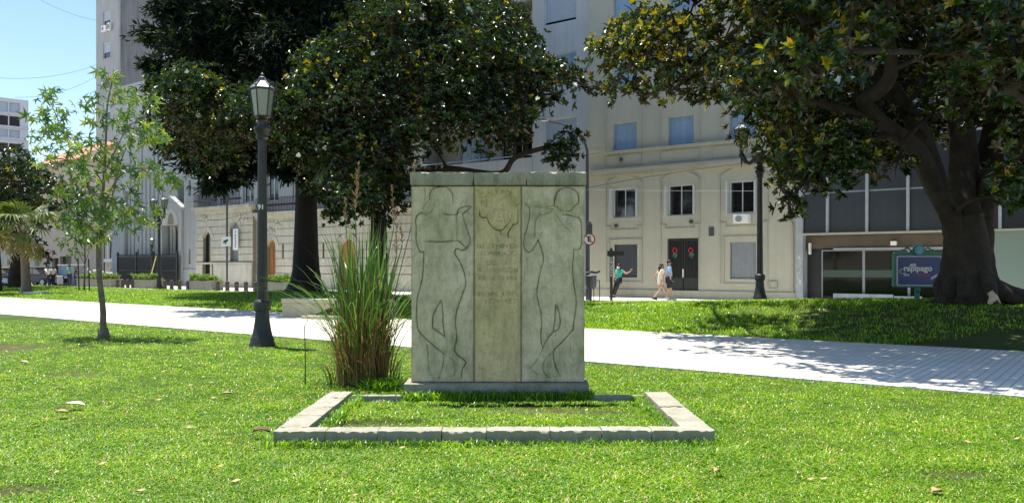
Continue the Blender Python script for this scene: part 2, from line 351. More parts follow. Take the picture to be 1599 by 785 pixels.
# street pavement in large flags, beyond the park
pave = MB().box(-66, 30, 29.1, 60, -0.1, 0.0).build('street_pavement', M_joint, rz=-ANG, kind='structure')
fl = MB().box(0, 2.985, 0, 2.585, -0.02, 0.02).mesh('paving_slab')
for i in range(32):
    for j in range(3):
        link('paving_slab', fl, M_pavement, pave, loc=(-66+3*i, 29.15+2.6*j, 0.003*((i*5+j*3)%4)))
MB().box(-200, -66.01, 18, 300, -0.11, -0.02).build('side_street', M_asphalt, rz=-ANG, kind='structure')

# ------------------------------------------------------------------ grass (self-contained instancing)
M_blade = leafmat('grass_blades', [(0.0,(0.038,0.125,0.007)), (0.45,(0.165,0.345,0.016)), (0.8,(0.34,0.47,0.032)), (0.93,(0.42,0.40,0.09)), (1.0,(0.55,0.44,0.22))], None, 0.36, 0.42, 0.6, (1.65,1.75,0.6))
def blades(n, rad, h, w, lean, seed):
    r = np.random.default_rng(seed)
    a = r.uniform(0, 2*pi, n); rr = rad*np.sqrt(r.uniform(0, 1, n)); bx, by = rr*np.cos(a), rr*np.sin(a)
    az = r.uniform(0, 2*pi, n); hh = h*r.uniform(0.55, 1.25, n); ln = lean*r.uniform(0.1, 1.3, n)*hh
    dx, dy = np.cos(az), np.sin(az); px, py = -dy, dx; ww = w*r.uniform(0.7, 1.3, n)
    fz = r.uniform(-0.3,0.3,n)
    def P(t, wid, side): return np.stack([bx+dx*ln*t**1.7+px*ww*wid*side, by+dy*ln*t**1.7+py*ww*wid*side, hh*(t-0.25*lean*t*t)-0.005], -1)
    V = np.stack([P(0,0.6,-1), P(0,0.6,1), P(0.55,0.9,-1), P(0.55,0.9,1), P(1,0.12,-1), P(1,0.12,1)], 1).reshape(-1,3)
    b = np.arange(n)*6; Q = np.concatenate([np.stack([b,b+1,b+3,b+2],-1), np.stack([b+2,b+3,b+5,b+4],-1)])
    tint = r.beta(1.4,1.6,n)*0.92; tint[r.uniform(0,1,n)<0.035] = 1.0
    return V, Q, np.concatenate([tint,tint])
def grass(name, pts, scl, ncl, params, label=None, seed=1):
    r = np.random.default_rng(seed); V=[]; Q=[]; T=[]; ID=[]; off=0
    for c in range(ncl):
        v,q,t = blades(*params, seed*50+c); V.append(v); Q.append(q+off); T.append(t); ID.append(np.full(len(v), c+1.0)); off += len(v)
    nP = len(pts); V.append(pts); ID.append(np.zeros(nP))
    V=np.concatenate(V); Q=np.concatenate(Q); ID=np.concatenate(ID)
    sc = np.ones(len(V)); sc[-nP:] = scl
    me = np_mesh(name, V, Q, M_blade, {'tint':('FACE',np.concatenate(T)), 'cid':('POINT',ID), 'scl':('POINT',sc)})
    o = link(name, me, M_blade); tag(o, label, None, None, 'stuff')
    if label: o['category'] = 'grass'
    ng = bpy.data.node_groups.new(name+'_nodes','GeometryNodeTree')
    ng.interface.new_socket('Geometry', in_out='INPUT', socket_type='NodeSocketGeometry'); ng.interface.new_socket('Geometry', in_out='OUTPUT', socket_type='NodeSocketGeometry')
    N=ng.nodes; L=ng.links; gi=N.new('NodeGroupInput'); go=N.new('NodeGroupOutput')
    na=N.new('GeometryNodeInputNamedAttribute'); na.data_type='FLOAT'; na.inputs['Name'].default_value='cid'
    def sel(val):
        c=N.new('FunctionNodeCompare'); c.data_type='FLOAT'; c.operation='EQUAL'; L.new(na.outputs['Attribute'], c.inputs[0]); c.inputs[1].default_value=val; c.inputs['Epsilon'].default_value=0.1
        s=N.new('GeometryNodeSeparateGeometry'); s.domain='POINT'; L.new(gi.outputs[0], s.inputs['Geometry']); L.new(c.outputs[0], s.inputs['Selection']); return s.outputs['Selection']
    p=sel(0.0); j=N.new('GeometryNodeJoinGeometry')
    g2=N.new('GeometryNodeGeometryToInstance')
    for c in range(ncl): L.new(sel(c+1.0), g2.inputs[0])
    iop=N.new('GeometryNodeInstanceOnPoints'); L.new(p, iop.inputs['Points']); L.new(g2.outputs[0], iop.inputs['Instance']); iop.inputs['Pick Instance'].default_value=True
    ri=N.new('FunctionNodeRandomValue'); ri.data_type='INT'; ri.inputs[4].default_value=0; ri.inputs[5].default_value=ncl-1; L.new(ri.outputs[2], iop.inputs['Instance Index'])
    rv=N.new('FunctionNodeRandomValue'); rv.data_type='FLOAT_VECTOR'; rv.inputs[0].default_value=(-0.1,-0.1,0); rv.inputs[1].default_value=(0.1,0.1,6.283); rv.inputs['Seed'].default_value=3; L.new(rv.outputs[0], iop.inputs['Rotation'])
    ns=N.new('GeometryNodeInputNamedAttribute'); ns.data_type='FLOAT'; ns.inputs['Name'].default_value='scl'; L.new(ns.outputs['Attribute'], iop.inputs['Scale'])
    L.new(iop.outputs[0], go.inputs[0])
    md=o.modifiers.new('scatter','NODES'); md.node_group=ng
    return o
_N=M_blade.node_tree.nodes; _L=M_blade.node_tree.links; _b=_N['Principled BSDF']; _cur=_b.inputs['Base Color'].links[0].from_socket
_g=_N.new('ShaderNodeNewGeometry'); _n=_N.new('ShaderNodeTexNoise'); _n.inputs['Scale'].default_value=0.9; _n.inputs['Detail'].default_value=5; _n.inputs['Roughness'].default_value=.7; _L.new(_g.outputs['Position'],_n.inputs['Vector'])
_r=_N.new('ShaderNodeValToRGB'); _e=_r.color_ramp.elements; _e[0].position=.34; _e[0].color=(.72,.80,.75,1); _e[1].position=.66; _e[1].color=(1.38,1.20,1.15,1); _L.new(_n.outputs['Fac'],_r.inputs[0])
_m=_N.new('ShaderNodeVectorMath'); _m.operation='MULTIPLY'; _L.new(_cur,_m.inputs[0]); _L.new(_r.outputs[0],_m.inputs[1]); _L.new(_m.outputs[0],_b.inputs['Base Color'])
for _l in list(_cur.links):
    if _l.to_node.bl_idname=='ShaderNodeVectorMath' and _l.to_node!=_m: _to=_l.to_socket; _L.remove(_l); _L.new(_m.outputs[0],_to)
# points by density, over the lawn wedge around the view
def lawn_points(n, zmin, zmax, power, dmin, dmax, seed, kmax=0.78):
    r = np.random.default_rng(seed)
    u = r.uniform(0,1,n)
    if power == 1: Z = zmin*(zmax/zmin)**u
    else: Z = (zmin**(1-power)+u*(zmax**(1-power)-zmin**(1-power)))**(1/(1-power))
    X = r.uniform(-kmax,kmax,n)*Z + r.uniform(-1,1,n)
    s, d = X*CA-Z*SA, X*SA+Z*CA
    edge = 0.05*np.sin(s*2.1)+0.04*np.sin(s*7.3+1)+0.04*r.uniform(-1,1,len(s))
    keep = (d>dmin+np.where(dmin>0,edge,0))&(d<dmax+np.where(dmax<20,edge,0))&(s>-66); X,Z,s,d = X[keep],Z[keep],s[keep],d[keep]
    p = 1-0.93*np.clip(dirt_shade(X,Z)*1.4-0.2*r.uniform(0,1,len(X)),0,1)
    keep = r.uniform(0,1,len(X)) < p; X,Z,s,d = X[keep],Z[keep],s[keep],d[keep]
    return np.stack([X,Z,ground_sd(s,d)],-1)
BX0,BX1,BY0,BY1 = -2.155,1.83,7.5,9.86                     # stone border of the monument
def not_border(P, pad=0.0):
    X,Y=P[:,0],P[:,1]
    out = (X<BX0-pad)|(X>BX1+pad)|(Y<BY0-pad)|(Y>BY1+pad)
    inn = (X>BX0+0.29+pad)&(X<BX1-0.29-pad)&(Y>BY0+0.2+pad)&(Y<BY1-0.25)
    mon = (np.abs(X+0.165)<1.12)&(Y>9.93)&(Y<10.6)
    return (out|inn)&~mon
pn = lawn_points(76000, 4.2, 24, 1.5, -9, P0+0.07, 11); pn = pn[not_border(pn,0.03)]
inner = (pn[:,0]>BX0)&(pn[:,0]<BX1)&(pn[:,1]>BY0)&(pn[:,1]<BY1); pn[inner,2] += 0.05
rr = np.random.default_rng(5)
nz = 0.5+0.5*np.sin(pn[:,0]*1.3+2*np.sin(pn[:,1]*0.9))*np.sin(pn[:,1]*1.7+1.1)
sc = rr.uniform(0.65,1.2,len(pn))*(0.85+0.35*nz)*(0.9+0.035*np.clip(pn[:,1]-8,0,20))
grass('near_grass', pn, sc, 7, (13,0.085,0.036,0.0050,1.3), 'short bright green mown grass around the stone border and monument', 1)
# longer tufts along edges of border and plinth
e=[]
for i in range(1700):
    t=rr.uniform(0,1); q=rr.integers(0,7)
    if q==0: p=(BX0-0.03+t*4.04,BY0-0.05-abs(rr.normal(0,0.03)))
    elif q==1: p=(BX0-0.05-abs(rr.normal(0,0.03)),BY0+t*2.4)
    elif q==2: p=(BX1+0.05+abs(rr.normal(0,0.03)),BY0+t*2.4)
    elif q==3: p=(BX0+0.33+t*3.3,BY0+0.24+abs(rr.normal(0,0.03)))
    elif q==4: p=(BX1-0.33-abs(rr.normal(0,0.03)),BY0+0.25+t*2.1)
    elif q==5: p=(BX0+0.33+abs(rr.normal(0,0.03)),BY0+0.25+t*2.1)
    else: p=(-1.24+t*2.15,9.84-abs(rr.normal(0,0.05)))
    e.append((p[0],p[1],0.0 if q<3 else 0.04))
e=np.array(e); grass('edge_grass', e, rr.uniform(0.7,1.35,len(e))*np.where((e[:,1]>9.6)&(np.abs(e[:,0]+.165)<1.1),1.75,1.05), 4, (8,0.05,0.060,0.0038,0.9), 'longer ragged grass growing along the stone border edges', 2)
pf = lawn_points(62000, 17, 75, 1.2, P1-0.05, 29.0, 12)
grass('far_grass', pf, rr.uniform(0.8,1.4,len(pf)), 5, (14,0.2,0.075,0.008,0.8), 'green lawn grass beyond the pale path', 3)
# ------------------------------------------------------------------ monument
def monument_material(name, base, alt, algae, yellow):
    m = bpy.data.materials.new(name); m.use_nodes = True; N = m.node_tree.nodes; L = m.node_tree.links
    b = N['Principled BSDF']; b.inputs['Roughness'].default_value = 0.93; b.inputs['Specular IOR Level'].default_value = 0.25
    tc = N.new('ShaderNodeTexCoord'); src = tc.outputs['Object']
    def noise(scale, detail=9, rough=0.65, mapping=None):
        n = N.new('ShaderNodeTexNoise'); n.inputs['Scale'].default_value = scale; n.inputs['Detail'].default_value = detail; n.inputs['Roughness'].default_value = rough
        if mapping:
            mp = N.new('ShaderNodeMapping'); mp.inputs['Scale'].default_value = mapping; L.new(src, mp.inputs['Vector']); L.new(mp.outputs[0], n.inputs['Vector'])
        else: L.new(src, n.inputs['Vector'])
        return n.outputs['Fac']
    def rng_(x, a, b_, c, d):
        r = N.new('ShaderNodeMapRange'); r.inputs['From Min'].default_value=a; r.inputs['From Max'].default_value=b_; r.inputs['To Min'].default_value=c; r.inputs['To Max'].default_value=d; L.new(x, r.inputs['Value']); return r.outputs[0]
    def mix(f, A, B):
        x = N.new('ShaderNodeMix'); x.data_type='RGBA'
        L.new(f, x.inputs['Factor'])
        if hasattr(A,'links'): L.new(A, x.inputs['A'])
        else: x.inputs['A'].default_value=C4(A)
        x.inputs['B'].default_value=C4(B); return x.outputs['Result']
    c = mix(rng_(noise(1.3),0.35,0.65,0,1), base, alt)
    c = mix(rng_(noise(2.6,12,0.8,(1.5,1.5,0.45)),0.45,0.68,0,0.85), c, algae)
    c = mix(rng_(noise(6.5,12,0.8),0.48,0.66,0,0.55), c, (0.20,0.195,0.11))
    c = mix(rng_(noise(11,10,0.85),0.5,0.72,0,0.6), c, yellow)
    c = mix(rng_(noise(42,6,0.85),0.58,0.7,0,0.75), c, (0.07,0.075,0.05))
    sp = N.new('ShaderNodeAttribute'); sp.attribute_name = 'grime_dark'
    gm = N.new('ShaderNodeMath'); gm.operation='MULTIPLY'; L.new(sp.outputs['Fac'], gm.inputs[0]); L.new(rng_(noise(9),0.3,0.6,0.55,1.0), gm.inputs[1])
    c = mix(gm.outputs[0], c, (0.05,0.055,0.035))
    fy = N.new('ShaderNodeAttribute'); fy.attribute_name = 'lichen'
    gy = N.new('ShaderNodeMath'); gy.operation='MULTIPLY'; L.new(fy.outputs['Fac'], gy.inputs[0]); L.new(rng_(noise(7,10,0.75),0.36,0.6,0.1,1.0), gy.inputs[1])
    c = mix(gy.outputs[0], c, (0.40,0.32,0.10))
    L.new(c, b.inputs['Base Color'])
    bp = N.new('ShaderNodeBump'); bp.inputs['Strength'].default_value=0.5; bp.inputs['Distance'].default_value=0.006; L.new(noise(90,8,0.7), bp.inputs['Height'])
    bp2 = N.new('ShaderNodeBump'); bp2.inputs['Strength'].default_value=0.8; bp2.inputs['Distance'].default_value=0.02; L.new(noise(12,8,0.7), bp2.inputs['Height']); L.new(bp2.outputs[0], bp.inputs['Normal']); L.new(bp.outputs[0], b.inputs['Normal'])
    return m
M_mon = monument_material('monument_limestone', (0.56,0.46,0.30), (0.74,0.61,0.43), (0.19,0.205,0.10), (0.46,0.36,0.18))
M_monc = monument_material('monument_centre_stone', (0.60,0.455,0.245), (0.74,0.57,0.33), (0.19,0.19,0.08), (0.44,0.31,0.12))
M_cap = monument_material('cap_stone_grimy', (0.33,0.305,0.22), (0.42,0.38,0.28), (0.085,0.09,0.06), (0.42,0.33,0.18))
M_plinth = monument_material('plinth_stone', (0.36,0.34,0.28), (0.28,0.27,0.21), (0.15,0.165,0.11), (0.36,0.30,0.19))
M_border = monument_material('border_stone', (0.43,0.395,0.32), (0.33,0.305,0.245), (0.18,0.19,0.13), (0.40,0.34,0.22))
ZM = 10.0
def mx(px): return KP(px)*ZM
def mz(py): return 1.6-(py-415)*ZM/1300
mon = thing('stone_monument', 'weathered stone monument carved with two standing flute players and a curly portrait head', 'monument', (0,ZM,0))
def chain(pts, ox, oy, sc=7.133): return [(mx(ox+a/sc), mz(oy+b/sc)) for a, b in pts]
L_ = lambda p: chain(p, 640, 285); L2 = lambda p: chain(p, 640, 390); L3 = lambda p: chain(p, 640, 495)
R_ = lambda p: chain(p, 812, 285); R2 = lambda p: chain(p, 812, 390); R3 = lambda p: chain(p, 812, 495)
K_ = lambda p: chain(p, 738, 285, 9.24)
left_lines = [ # (points, depth, width)
 (L_([(168,60),(172,110),(168,200)]), .010,.007),
 (L_([(222,190),(225,130),(245,80),(290,50),(350,40),(410,50),(455,85),(480,130),(483,230)]), .014,.009),
 (L_([(222,190),(200,215),(165,250),(145,300),(140,335)]), .006,.010),
 (L_([(280,190),(275,250),(262,300),(235,330)]), .006,.010),
 (L_([(140,338),(105,350),(78,375),(65,420),(74,500),(72,620),(82,690),(105,755),(125,775),(160,775)])+L2([(160,20),(152,200),(145,300),(115,430),(85,540),(80,640),(78,785)])+L3([(80,40),(85,100),(105,160),(165,225),(280,330),(385,408)]), .016,.010),
 (L_([(140,338),(165,352),(205,350),(240,335)]), .008,.009),
 (L_([(380,350),(430,360),(528,356),(545,320)]), .012,.010),
 (L_([(528,356),(540,300),(600,268),(625,262),(680,268)]), .012,.010),
 (L_([(690,268),(640,315),(588,350),(610,430),(650,550),(672,610),(672,680),(650,710),(625,725),(590,690),(560,660),(530,645),(440,655),(340,660),(170,655)]), .014,.010),
 (L_([(650,715),(620,745),(575,755),(545,740),(515,738),(500,785)])+L2([(500,40),(560,130),(605,240),(625,330),(626,400),(590,490),(555,590),(520,700),(510,785)])+L3([(512,80),(525,190),(522,270),(505,330),(500,375),(540,430),(600,470),(630,505),(610,545),(585,580),(575,680)]), .016,.010),
 (L2([(350,560),(300,650),(262,730),(258,785)])+L3([(258,30),(255,110),(270,130),(320,160),(388,215)]), .015,.010),
 (L2([(355,560),(366,650),(374,740)])+L3([(368,30),(378,110),(388,215)]), .015,.010),
 (L3([(385,408),(378,500),(355,600),(322,690)]), .010,.008),
 (L3([(195,300),(205,400),(205,470),(215,570),(232,645)]), .008,.008),
 (L3([(450,440),(500,510),(508,600),(500,645),(445,665)]), .007,.008),
 (L3([(470,690),(560,692)]), .006,.008),
 (L_([(620,250),(630,210),(625,180)]), .006,.009), (L_([(560,285),(570,240),(600,200)]), .005,.010), (L_([(520,360),(530,480),(525,640)]), .006,.012)]
right_lines = [
 (R_([(385,255),(388,190),(410,120),(450,75),(510,55),(570,60),(625,90),(655,140),(660,200),(650,235),(625,250),(600,270),(570,310),(545,325)]), .016,.010),
 (R_([(385,262),(420,280),(460,315),(545,325)]), .008,.009),
 (R_([(60,245),(80,262),(180,270),(300,285),(385,300)]), .009,.008), (R_([(60,240),(110,245),(200,262),(320,268),(385,258)]), .008,.007),
 (R_([(125,245),(150,225),(160,250)]), .006,.007),(R_([(165,215),(190,210),(210,225),(185,245)]), .006,.007),(R_([(200,215),(215,240),(240,262)]), .006,.007),
 (R_([(105,275),(115,320),(108,400),(85,500),(55,590),(40,660),(55,740),(85,770),(110,778),(150,745),(185,680),(207,640),(230,700),(258,785)])+R2([(262,60),(262,150),(235,210),(210,350),(195,440),(192,510),(215,620),(240,720),(245,785)])+R3([(244,100),(235,200),(242,290),(260,345)]), .016,.010),
 (R_([(170,620),(168,500),(175,430),(210,370),(270,355),(330,335),(375,300)]), .009,.010),
 (R_([(215,360),(250,320),(300,310)]), .006,.008),
 (R_([(480,355),(540,360),(600,378),(650,390),(680,420),(690,500),(692,620),(690,690),(670,735),(640,755),(600,742),(598,785)])+R2([(600,60),(590,160),(588,260),(605,400),(625,510),(632,600),(620,700),(605,785)])+R3([(600,60),(595,140),(545,195),(470,280),(385,360),(375,385),(380,480),(410,580),(455,660)]), .016,.010),
 (R2([(405,610),(395,700),(392,785)])+R3([(385,60),(372,165)]), .016,.010),
 (R2([(410,610),(440,700),(452,785)])+R3([(448,90),(435,130),(400,155),(372,165),(320,220),(285,280),(260,345)]), .015,.010),
 (R3([(260,345),(215,440),(180,500),(140,540),(122,575),(150,600),(200,640)]), .008,.009),
 (R3([(375,385),(310,440),(270,500),(260,560),(270,620),(320,670)]), .010,.008),
 (R3([(305,480),(315,560),(318,640)]), .006,.007), (R3([(565,230),(562,360),(570,440)]), .006,.007),
 (R_([(385,330),(430,400),(480,470),(560,540)]), .005,.014), (R_([(250,545),(235,600)]), .007,.009), (R_([(412,175),(410,205)]), .007,.006)]
centre_lines = [
 (K_([(105,430),(110,480),(140,508),(215,505),(235,570),(280,640),(350,685),(420,692),(450,670),(490,620)]), .018,.009),
 (K_([(490,620),(530,580),(555,540),(575,450)]), .008,.009),
 (K_([(400,692),(420,755)]), .012,.009), (K_([(655,580),(640,595),(590,605),(550,670),(510,735),(525,785)]), .018,.009),
 (K_([(655,580),(660,500),(655,400)]), .009,.009)]
cr = random.Random(4)
for i in range(46):      # curls of hair
    a = cr.uniform(-0.25, 3.4); R0 = cr.uniform(190, 265)
    cx_, cy_ = 385+R0*1.02*cos(a), 300-R0*0.80*sin(a)
    r1 = cr.uniform(14, 26); a0 = cr.uniform(0, 6)
    centre_lines.append((K_([(cx_+r1*cos(a0+t*0.9), cy_+r1*sin(a0+t*0.9)) for t in range(4)]), cr.uniform(.004,.009), .007))
centre_lines += [(K_([(450,470),(455,520),(475,590)]), .005,.009),(K_([(300,400),(350,395)]), .005,.009),(K_([(420,395),(470,400)]), .005,.009),(K_([(370,560),(440,560)]), .005,.009),(K_([(385,420),(378,500),(400,510)]), .004,.009)]
GL = {'A':[[(0,0),(.5,1),(1,0)],[(.2,.4),(.8,.4)]],'B':[[(0,0),(0,1),(.7,1),(.8,.8),(.7,.55),(0,.55)],[(.7,.55),(.95,.3),(.8,0),(0,0)]],'C':[[(1,.85),(.7,1),(.3,1),(0,.7),(0,.3),(.3,0),(.7,0),(1,.15)]],
'D':[[(0,0),(0,1),(.6,1),(1,.6),(1,.4),(.6,0),(0,0)]],'E':[[(1,1),(0,1),(0,0),(1,0)],[(0,.5),(.8,.5)]],'G':[[(1,.85),(.7,1),(.3,1),(0,.7),(0,.3),(.3,0),(.8,0),(1,.2),(1,.45),(.6,.45)]],
'H':[[(0,0),(0,1)],[(1,0),(1,1)],[(0,.5),(1,.5)]],'I':[[(.5,0),(.5,1)]],'J':[[(.9,1),(.9,.3),(.6,0),(.3,0),(.05,.25)]],'L':[[(0,1),(0,0),(.9,0)]],'M':[[(0,0),(0,1),(.5,.4),(1,1),(1,0)]],
'N':[[(0,0),(0,1),(1,0),(1,1)]],'O':[[(.5,0),(.1,.2),(0,.5),(.1,.8),(.5,1),(.9,.8),(1,.5),(.9,.2),(.5,0)]],'R':[[(0,0),(0,1),(.7,1),(.9,.8),(.7,.5),(0,.5)],[(.5,.5),(1,0)]],'S':[[(1,.9),(.6,1),(.2,.95),(.05,.75),(.3,.55),(.8,.4),(.95,.2),(.7,0),(.3,0),(0,.1)]],
'T':[[(.5,0),(.5,1)],[(0,1),(1,1)]],'U':[[(0,1),(0,.3),(.3,0),(.7,0),(1,.3),(1,1)]],'V':[[(0,1),(.5,0),(1,1)]],'W':[[(0,1),(.25,0),(.5,.7),(.75,0),(1,1)]],'1':[[(.3,.8),(.5,1),(.5,0)]],'9':[[(.9,.6),(.5,.45),(.1,.7),(.5,1),(.9,.75),(.8,.2),(.4,0)]],'2':[[(.05,.75),(.3,1),(.8,.95),(.9,.7),(0,0),(1,0)]],'7':[[(0,1),(1,1),(.4,0)]],'8':[[(.5,.52),(.15,.75),(.5,1),(.85,.75),(.5,.52),(.05,.25),(.5,0),(.95,.25),(.5,.52)]],'-':[[(.2,.5),(.8,.5)]]}
def text_lines(t, cx, zb, h, wl, depth):
    out=[]; n=len(t); x=cx-n*wl/2
    for ch in t:
        for st in GL.get(ch,[]): out.append(([(x+wl*0.12+p[0]*wl*0.7, zb+p[1]*h) for p in st], depth*cr.uniform(.55,1.1), .0045))
        x+=wl
    return out
for t,py,n,dp in (('BEETHOVEN',387,.056,.011),('HOMENAJE',399,.052,.008),('DE LA',413,.052,.007),('ASOCIACION',425,.048,.007),('WAGNERIANA',437,.048,.008),('DE',450,.05,.006),('BUENOS AIRES',462,.041,.008),('1827-1927',473,.048,.008)):
    centre_lines += text_lines(t, mx(778), mz(py), .044, n, dp)
def panel(name, x0, x1, z0, z1, lines, res, material, bulges, lichen_f=None):
    nx = int((x1-x0)/res)+1; nz = int((z1-z0)/res)+1
    xs = np.linspace(x0,x1,nx); zs = np.linspace(z0,z1,nz); X,Z = np.meshgrid(xs,zs)
    Y = np.zeros_like(X); Gm = np.zeros_like(X)
    for pts, dep, wid in lines:
        wid *= 0.62
        best = np.full_like(X, 9.0)
        P = np.array(pts)
        a,b = P[:-1],P[1:]
        for (ax,az),(bx,bz) in zip(a,b):
            pad=0.05; m = (X>min(ax,bx)-pad)&(X<max(ax,bx)+pad)&(Z>min(az,bz)-pad)&(Z<max(az,bz)+pad)
            if not m.any(): continue
            xx,zz=X[m],Z[m]; L2_=(bx-ax)**2+(bz-az)**2+1e-9
            t=np.clip(((xx-ax)*(bx-ax)+(zz-az)*(bz-az))/L2_,0,1)
            dd=np.hypot(xx-ax-t*(bx-ax),zz-az-t*(bz-az)); best[m]=np.minimum(best[m],dd)
        Y = np.maximum(Y, dep*1.25*np.exp(-(best/wid)**2)+dep*.42*np.exp(-(best/(wid*4.2))**2)); Gm = np.maximum(Gm, min(1,dep/.0115)*np.exp(-(best/(wid*1.0))**2))  # second mask darkens the stone along each carved line
    fld = .5+.5*np.sin(X*19+3*np.sin(Z*11+len(lines)))*np.sin(Z*23+2*np.sin(X*31)); fine=.5+.5*np.sin(X*83+5*np.sin(Z*67))*np.sin(Z*91+4*np.sin(X*57)); er=np.clip(.5+.5*fld+.3*fine,.5,1.15)
    Y*=er; Gm*=np.clip(er*.95,0,1)
    for cx,cz,rx,rz,hh in bulges: Y = Y - hh*np.exp(-((X-cx)/rx)**2-((Z-cz)/rz)**2)
    edge = np.minimum(np.minimum(X-x0,x1-X),np.minimum(Z-z0,z1-Z)); Y = Y + 0.012*np.exp(-edge/0.006)
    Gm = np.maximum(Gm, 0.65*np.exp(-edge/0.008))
    r = np.random.default_rng(len(lines))
    for i in range(140):
        cx,cz,q=r.uniform(x0,x1),r.uniform(z0,z1),r.uniform(.003,.008); Y=Y+.005*np.exp(-((X-cx)**2+(Z-cz)**2)/q**2)
        if i%4==0: Gm=np.maximum(Gm,.8*np.exp(-((X-cx)**2+(Z-cz)**2)/(q*.9)**2))
    lich = lichen_f(X,Z) if lichen_f else np.zeros_like(X)
    V=np.stack([X,Y,Z],-1).reshape(-1,3); i=(np.arange(nz-1)[:,None]*nx+np.arange(nx-1)[None]).ravel()
    Q=np.stack([i,i+1,i+nx+1,i+nx],-1)
    b=len(V); back=np.array([(x0,.3,z0),(x1,.3,z0),(x1,.3,z1),(x0,.3,z1)])
    V=np.concatenate([V,back])
    c00,c10,c11,c01=0,nx-1,nx*nz-1,nx*(nz-1)
    Q=np.concatenate([Q,[(c00,b,b+1,c10),(c10,b+1,b+2,c11),(c11,b+2,b+3,c01),(c01,b+3,b,c00),(b,b+3,b+2,b+1)]])
    pad4=lambda A: np.concatenate([A.ravel(),np.zeros(4)])
    me=np_mesh(name,V,Q,material,{'grime_dark':('POINT',pad4(Gm)),'lichen':('POINT',pad4(lich))},smooth=False)
    n=len(Q); sm_=np.ones(n,bool); sm_[-5:]=False; me.polygons.foreach_set('use_smooth',sm_)
    return link(name,me,material,mon)
z0m,z1m=mz(596.5),mz(290.3)
def Lp(x,y): return (mx(640+x/7.133), mz(285+y/7.133))
fig_l=[(mx(688),mz(345),.18,.28,.012),(mx(688),mz(312),.10,.13,.010),(mx(690),mz(425),.17,.3,.014),(mx(668),mz(480),.10,.4,.010),(mx(706),mz(470),.09,.4,.010),(mx(700),mz(545),.10,.3,.008)]
fig_r=[(mx(868),mz(345),.20,.3,.012),(mx(886),mz(311),.10,.11,.012),(mx(870),mz(425),.17,.3,.014),(mx(858),mz(480),.09,.4,.010),(mx(888),mz(475),.09,.4,.010),(mx(860),mz(545),.09,.3,.008)]
fig_c=[(mx(780),mz(325),.15,.17,.020)]
xa,xb,xc,xd=mx(642.5),mx(741),mx(814),mx(913.5)
panel('flute_player_panel',xa,xb-.004,z0m,z1m,left_lines,.0075,M_mon,fig_l,lambda X,Z: 0.25*np.exp(-((Z-mz(320))/.25)**2)*np.exp(-((X-mx(670))/.2)**2)).__setitem__('label','left carved panel with flute player seen from the front, arms crossed')
panel('portrait_panel',xb,xc,z0m,z1m,centre_lines,.0048,M_monc,fig_c,lambda X,Z: np.clip(1.25*np.exp(-((Z-mz(312))/.22)**2)*np.clip(np.hypot((X-mx(781))/.17,(Z-mz(332))/.2),.0,1)**3*(.75+.25*np.sin(X*40+3*np.sin(Z*30))),0,1)+.3*np.exp(-((Z-mz(520))/.3)**2)*(.5+.5*np.sin(Z*21+X*17))).__setitem__('label','centre panel with curly portrait head above worn lettering')
panel('flute_player_panel',xc+.004,xd,z0m,z1m,right_lines,.0075,M_mon,fig_r,lambda X,Z: 0.3*np.exp(-((Z-mz(330))/.12)**2)*np.exp(-((X-mx(865))/.2)**2)).__setitem__('label','right carved panel with flute player raising a flute')
from mathutils import noise as mnoise
def rough_block(name, x0,x1,y0,y1,z0,z1, material, parent, res=.03, amp=.008, seed=0, grime_dark=0.0, chips=6):
    import bmesh
    r=np.random.default_rng(seed); bm=bmesh.new(); bmesh.ops.create_cube(bm,size=1)
    for v in bm.verts: v.co=Vector(((x0+x1)/2+v.co.x*(x1-x0),(y0+y1)/2+v.co.y*(y1-y0),(z0+z1)/2+v.co.z*(z1-z0)))
    for ax in range(3):
        lo,hi=((x0,x1),(y0,y1),(z0,z1))[ax]; n=max(1,int((hi-lo)/res)); n=min(n,44)
        for i in range(1,n):
            co=[0,0,0]; no=[0,0,0]; co[ax]=lo+(hi-lo)*i/n; no[ax]=1
            bmesh.ops.bisect_plane(bm,geom=bm.verts[:]+bm.edges[:]+bm.faces[:],plane_co=co,plane_no=no)
    ph=r.uniform(0,6,6)
    C=[(r.uniform(x0,x1),r.choice([y0,y1],p=[.7,.3]),z1,r.uniform(.012,.04)) for _ in range(chips)]
    for v in bm.verts:
        p=v.co; n=Vector(((p.x-(x0+x1)/2)/(x1-x0),(p.y-(y0+y1)/2)/(y1-y0),(p.z-(z0+z1)/2)/(z1-z0)))
        ed=sum(1 for q in n if abs(q)>.499)
        w=amp*(2.2*mnoise.noise(Vector((p.x*9+ph[0]*7,p.y*9,p.z*12)))+1.2*mnoise.noise(Vector((p.x*37+ph[1]*7,p.y*37,p.z*37)))+r.normal(0,.3))
        p -= n*abs(w)*1.4
        if ed>=2: p -= Vector((n.x,n.y,n.z))*abs(r.normal(0,amp*.8))
        for cx,cy,cz,cr_ in C:
            dd=(p-Vector((cx,cy,cz))).length
            if dd<cr_: p -= Vector((0,np.sign(n.y)*.4,1))*(cr_-dd)*.5
    me=bpy.data.meshes.new(name); bm.to_mesh(me); bm.free()
    a=me.attributes.new('grime_dark','FLOAT','POINT'); zz=np.array([v.co.z for v in me.vertices]); a.data.foreach_set('value',(np.clip(grime_dark*np.clip(1-(zz-z0)/(z1-z0),0,1),0,1)).astype(np.float32))
    return link(name,me,material,parent,smooth=True)
capz=mz(268.8)
rough_block('cap_stone',mx(640.8),mx(739.5),-.035,.36,z1m+.004,capz,M_cap,mon,.03,.006,1,.25)
rough_block('cap_stone',mx(740.2),mx(822),-.030,.36,z1m+.004,capz-.004,M_cap,mon,.03,.006,2,.25)
rough_block('cap_stone',mx(822.8),mx(916.3),-.034,.36,z1m+.004,capz+.002,M_cap,mon,.03,.006,3,.25)
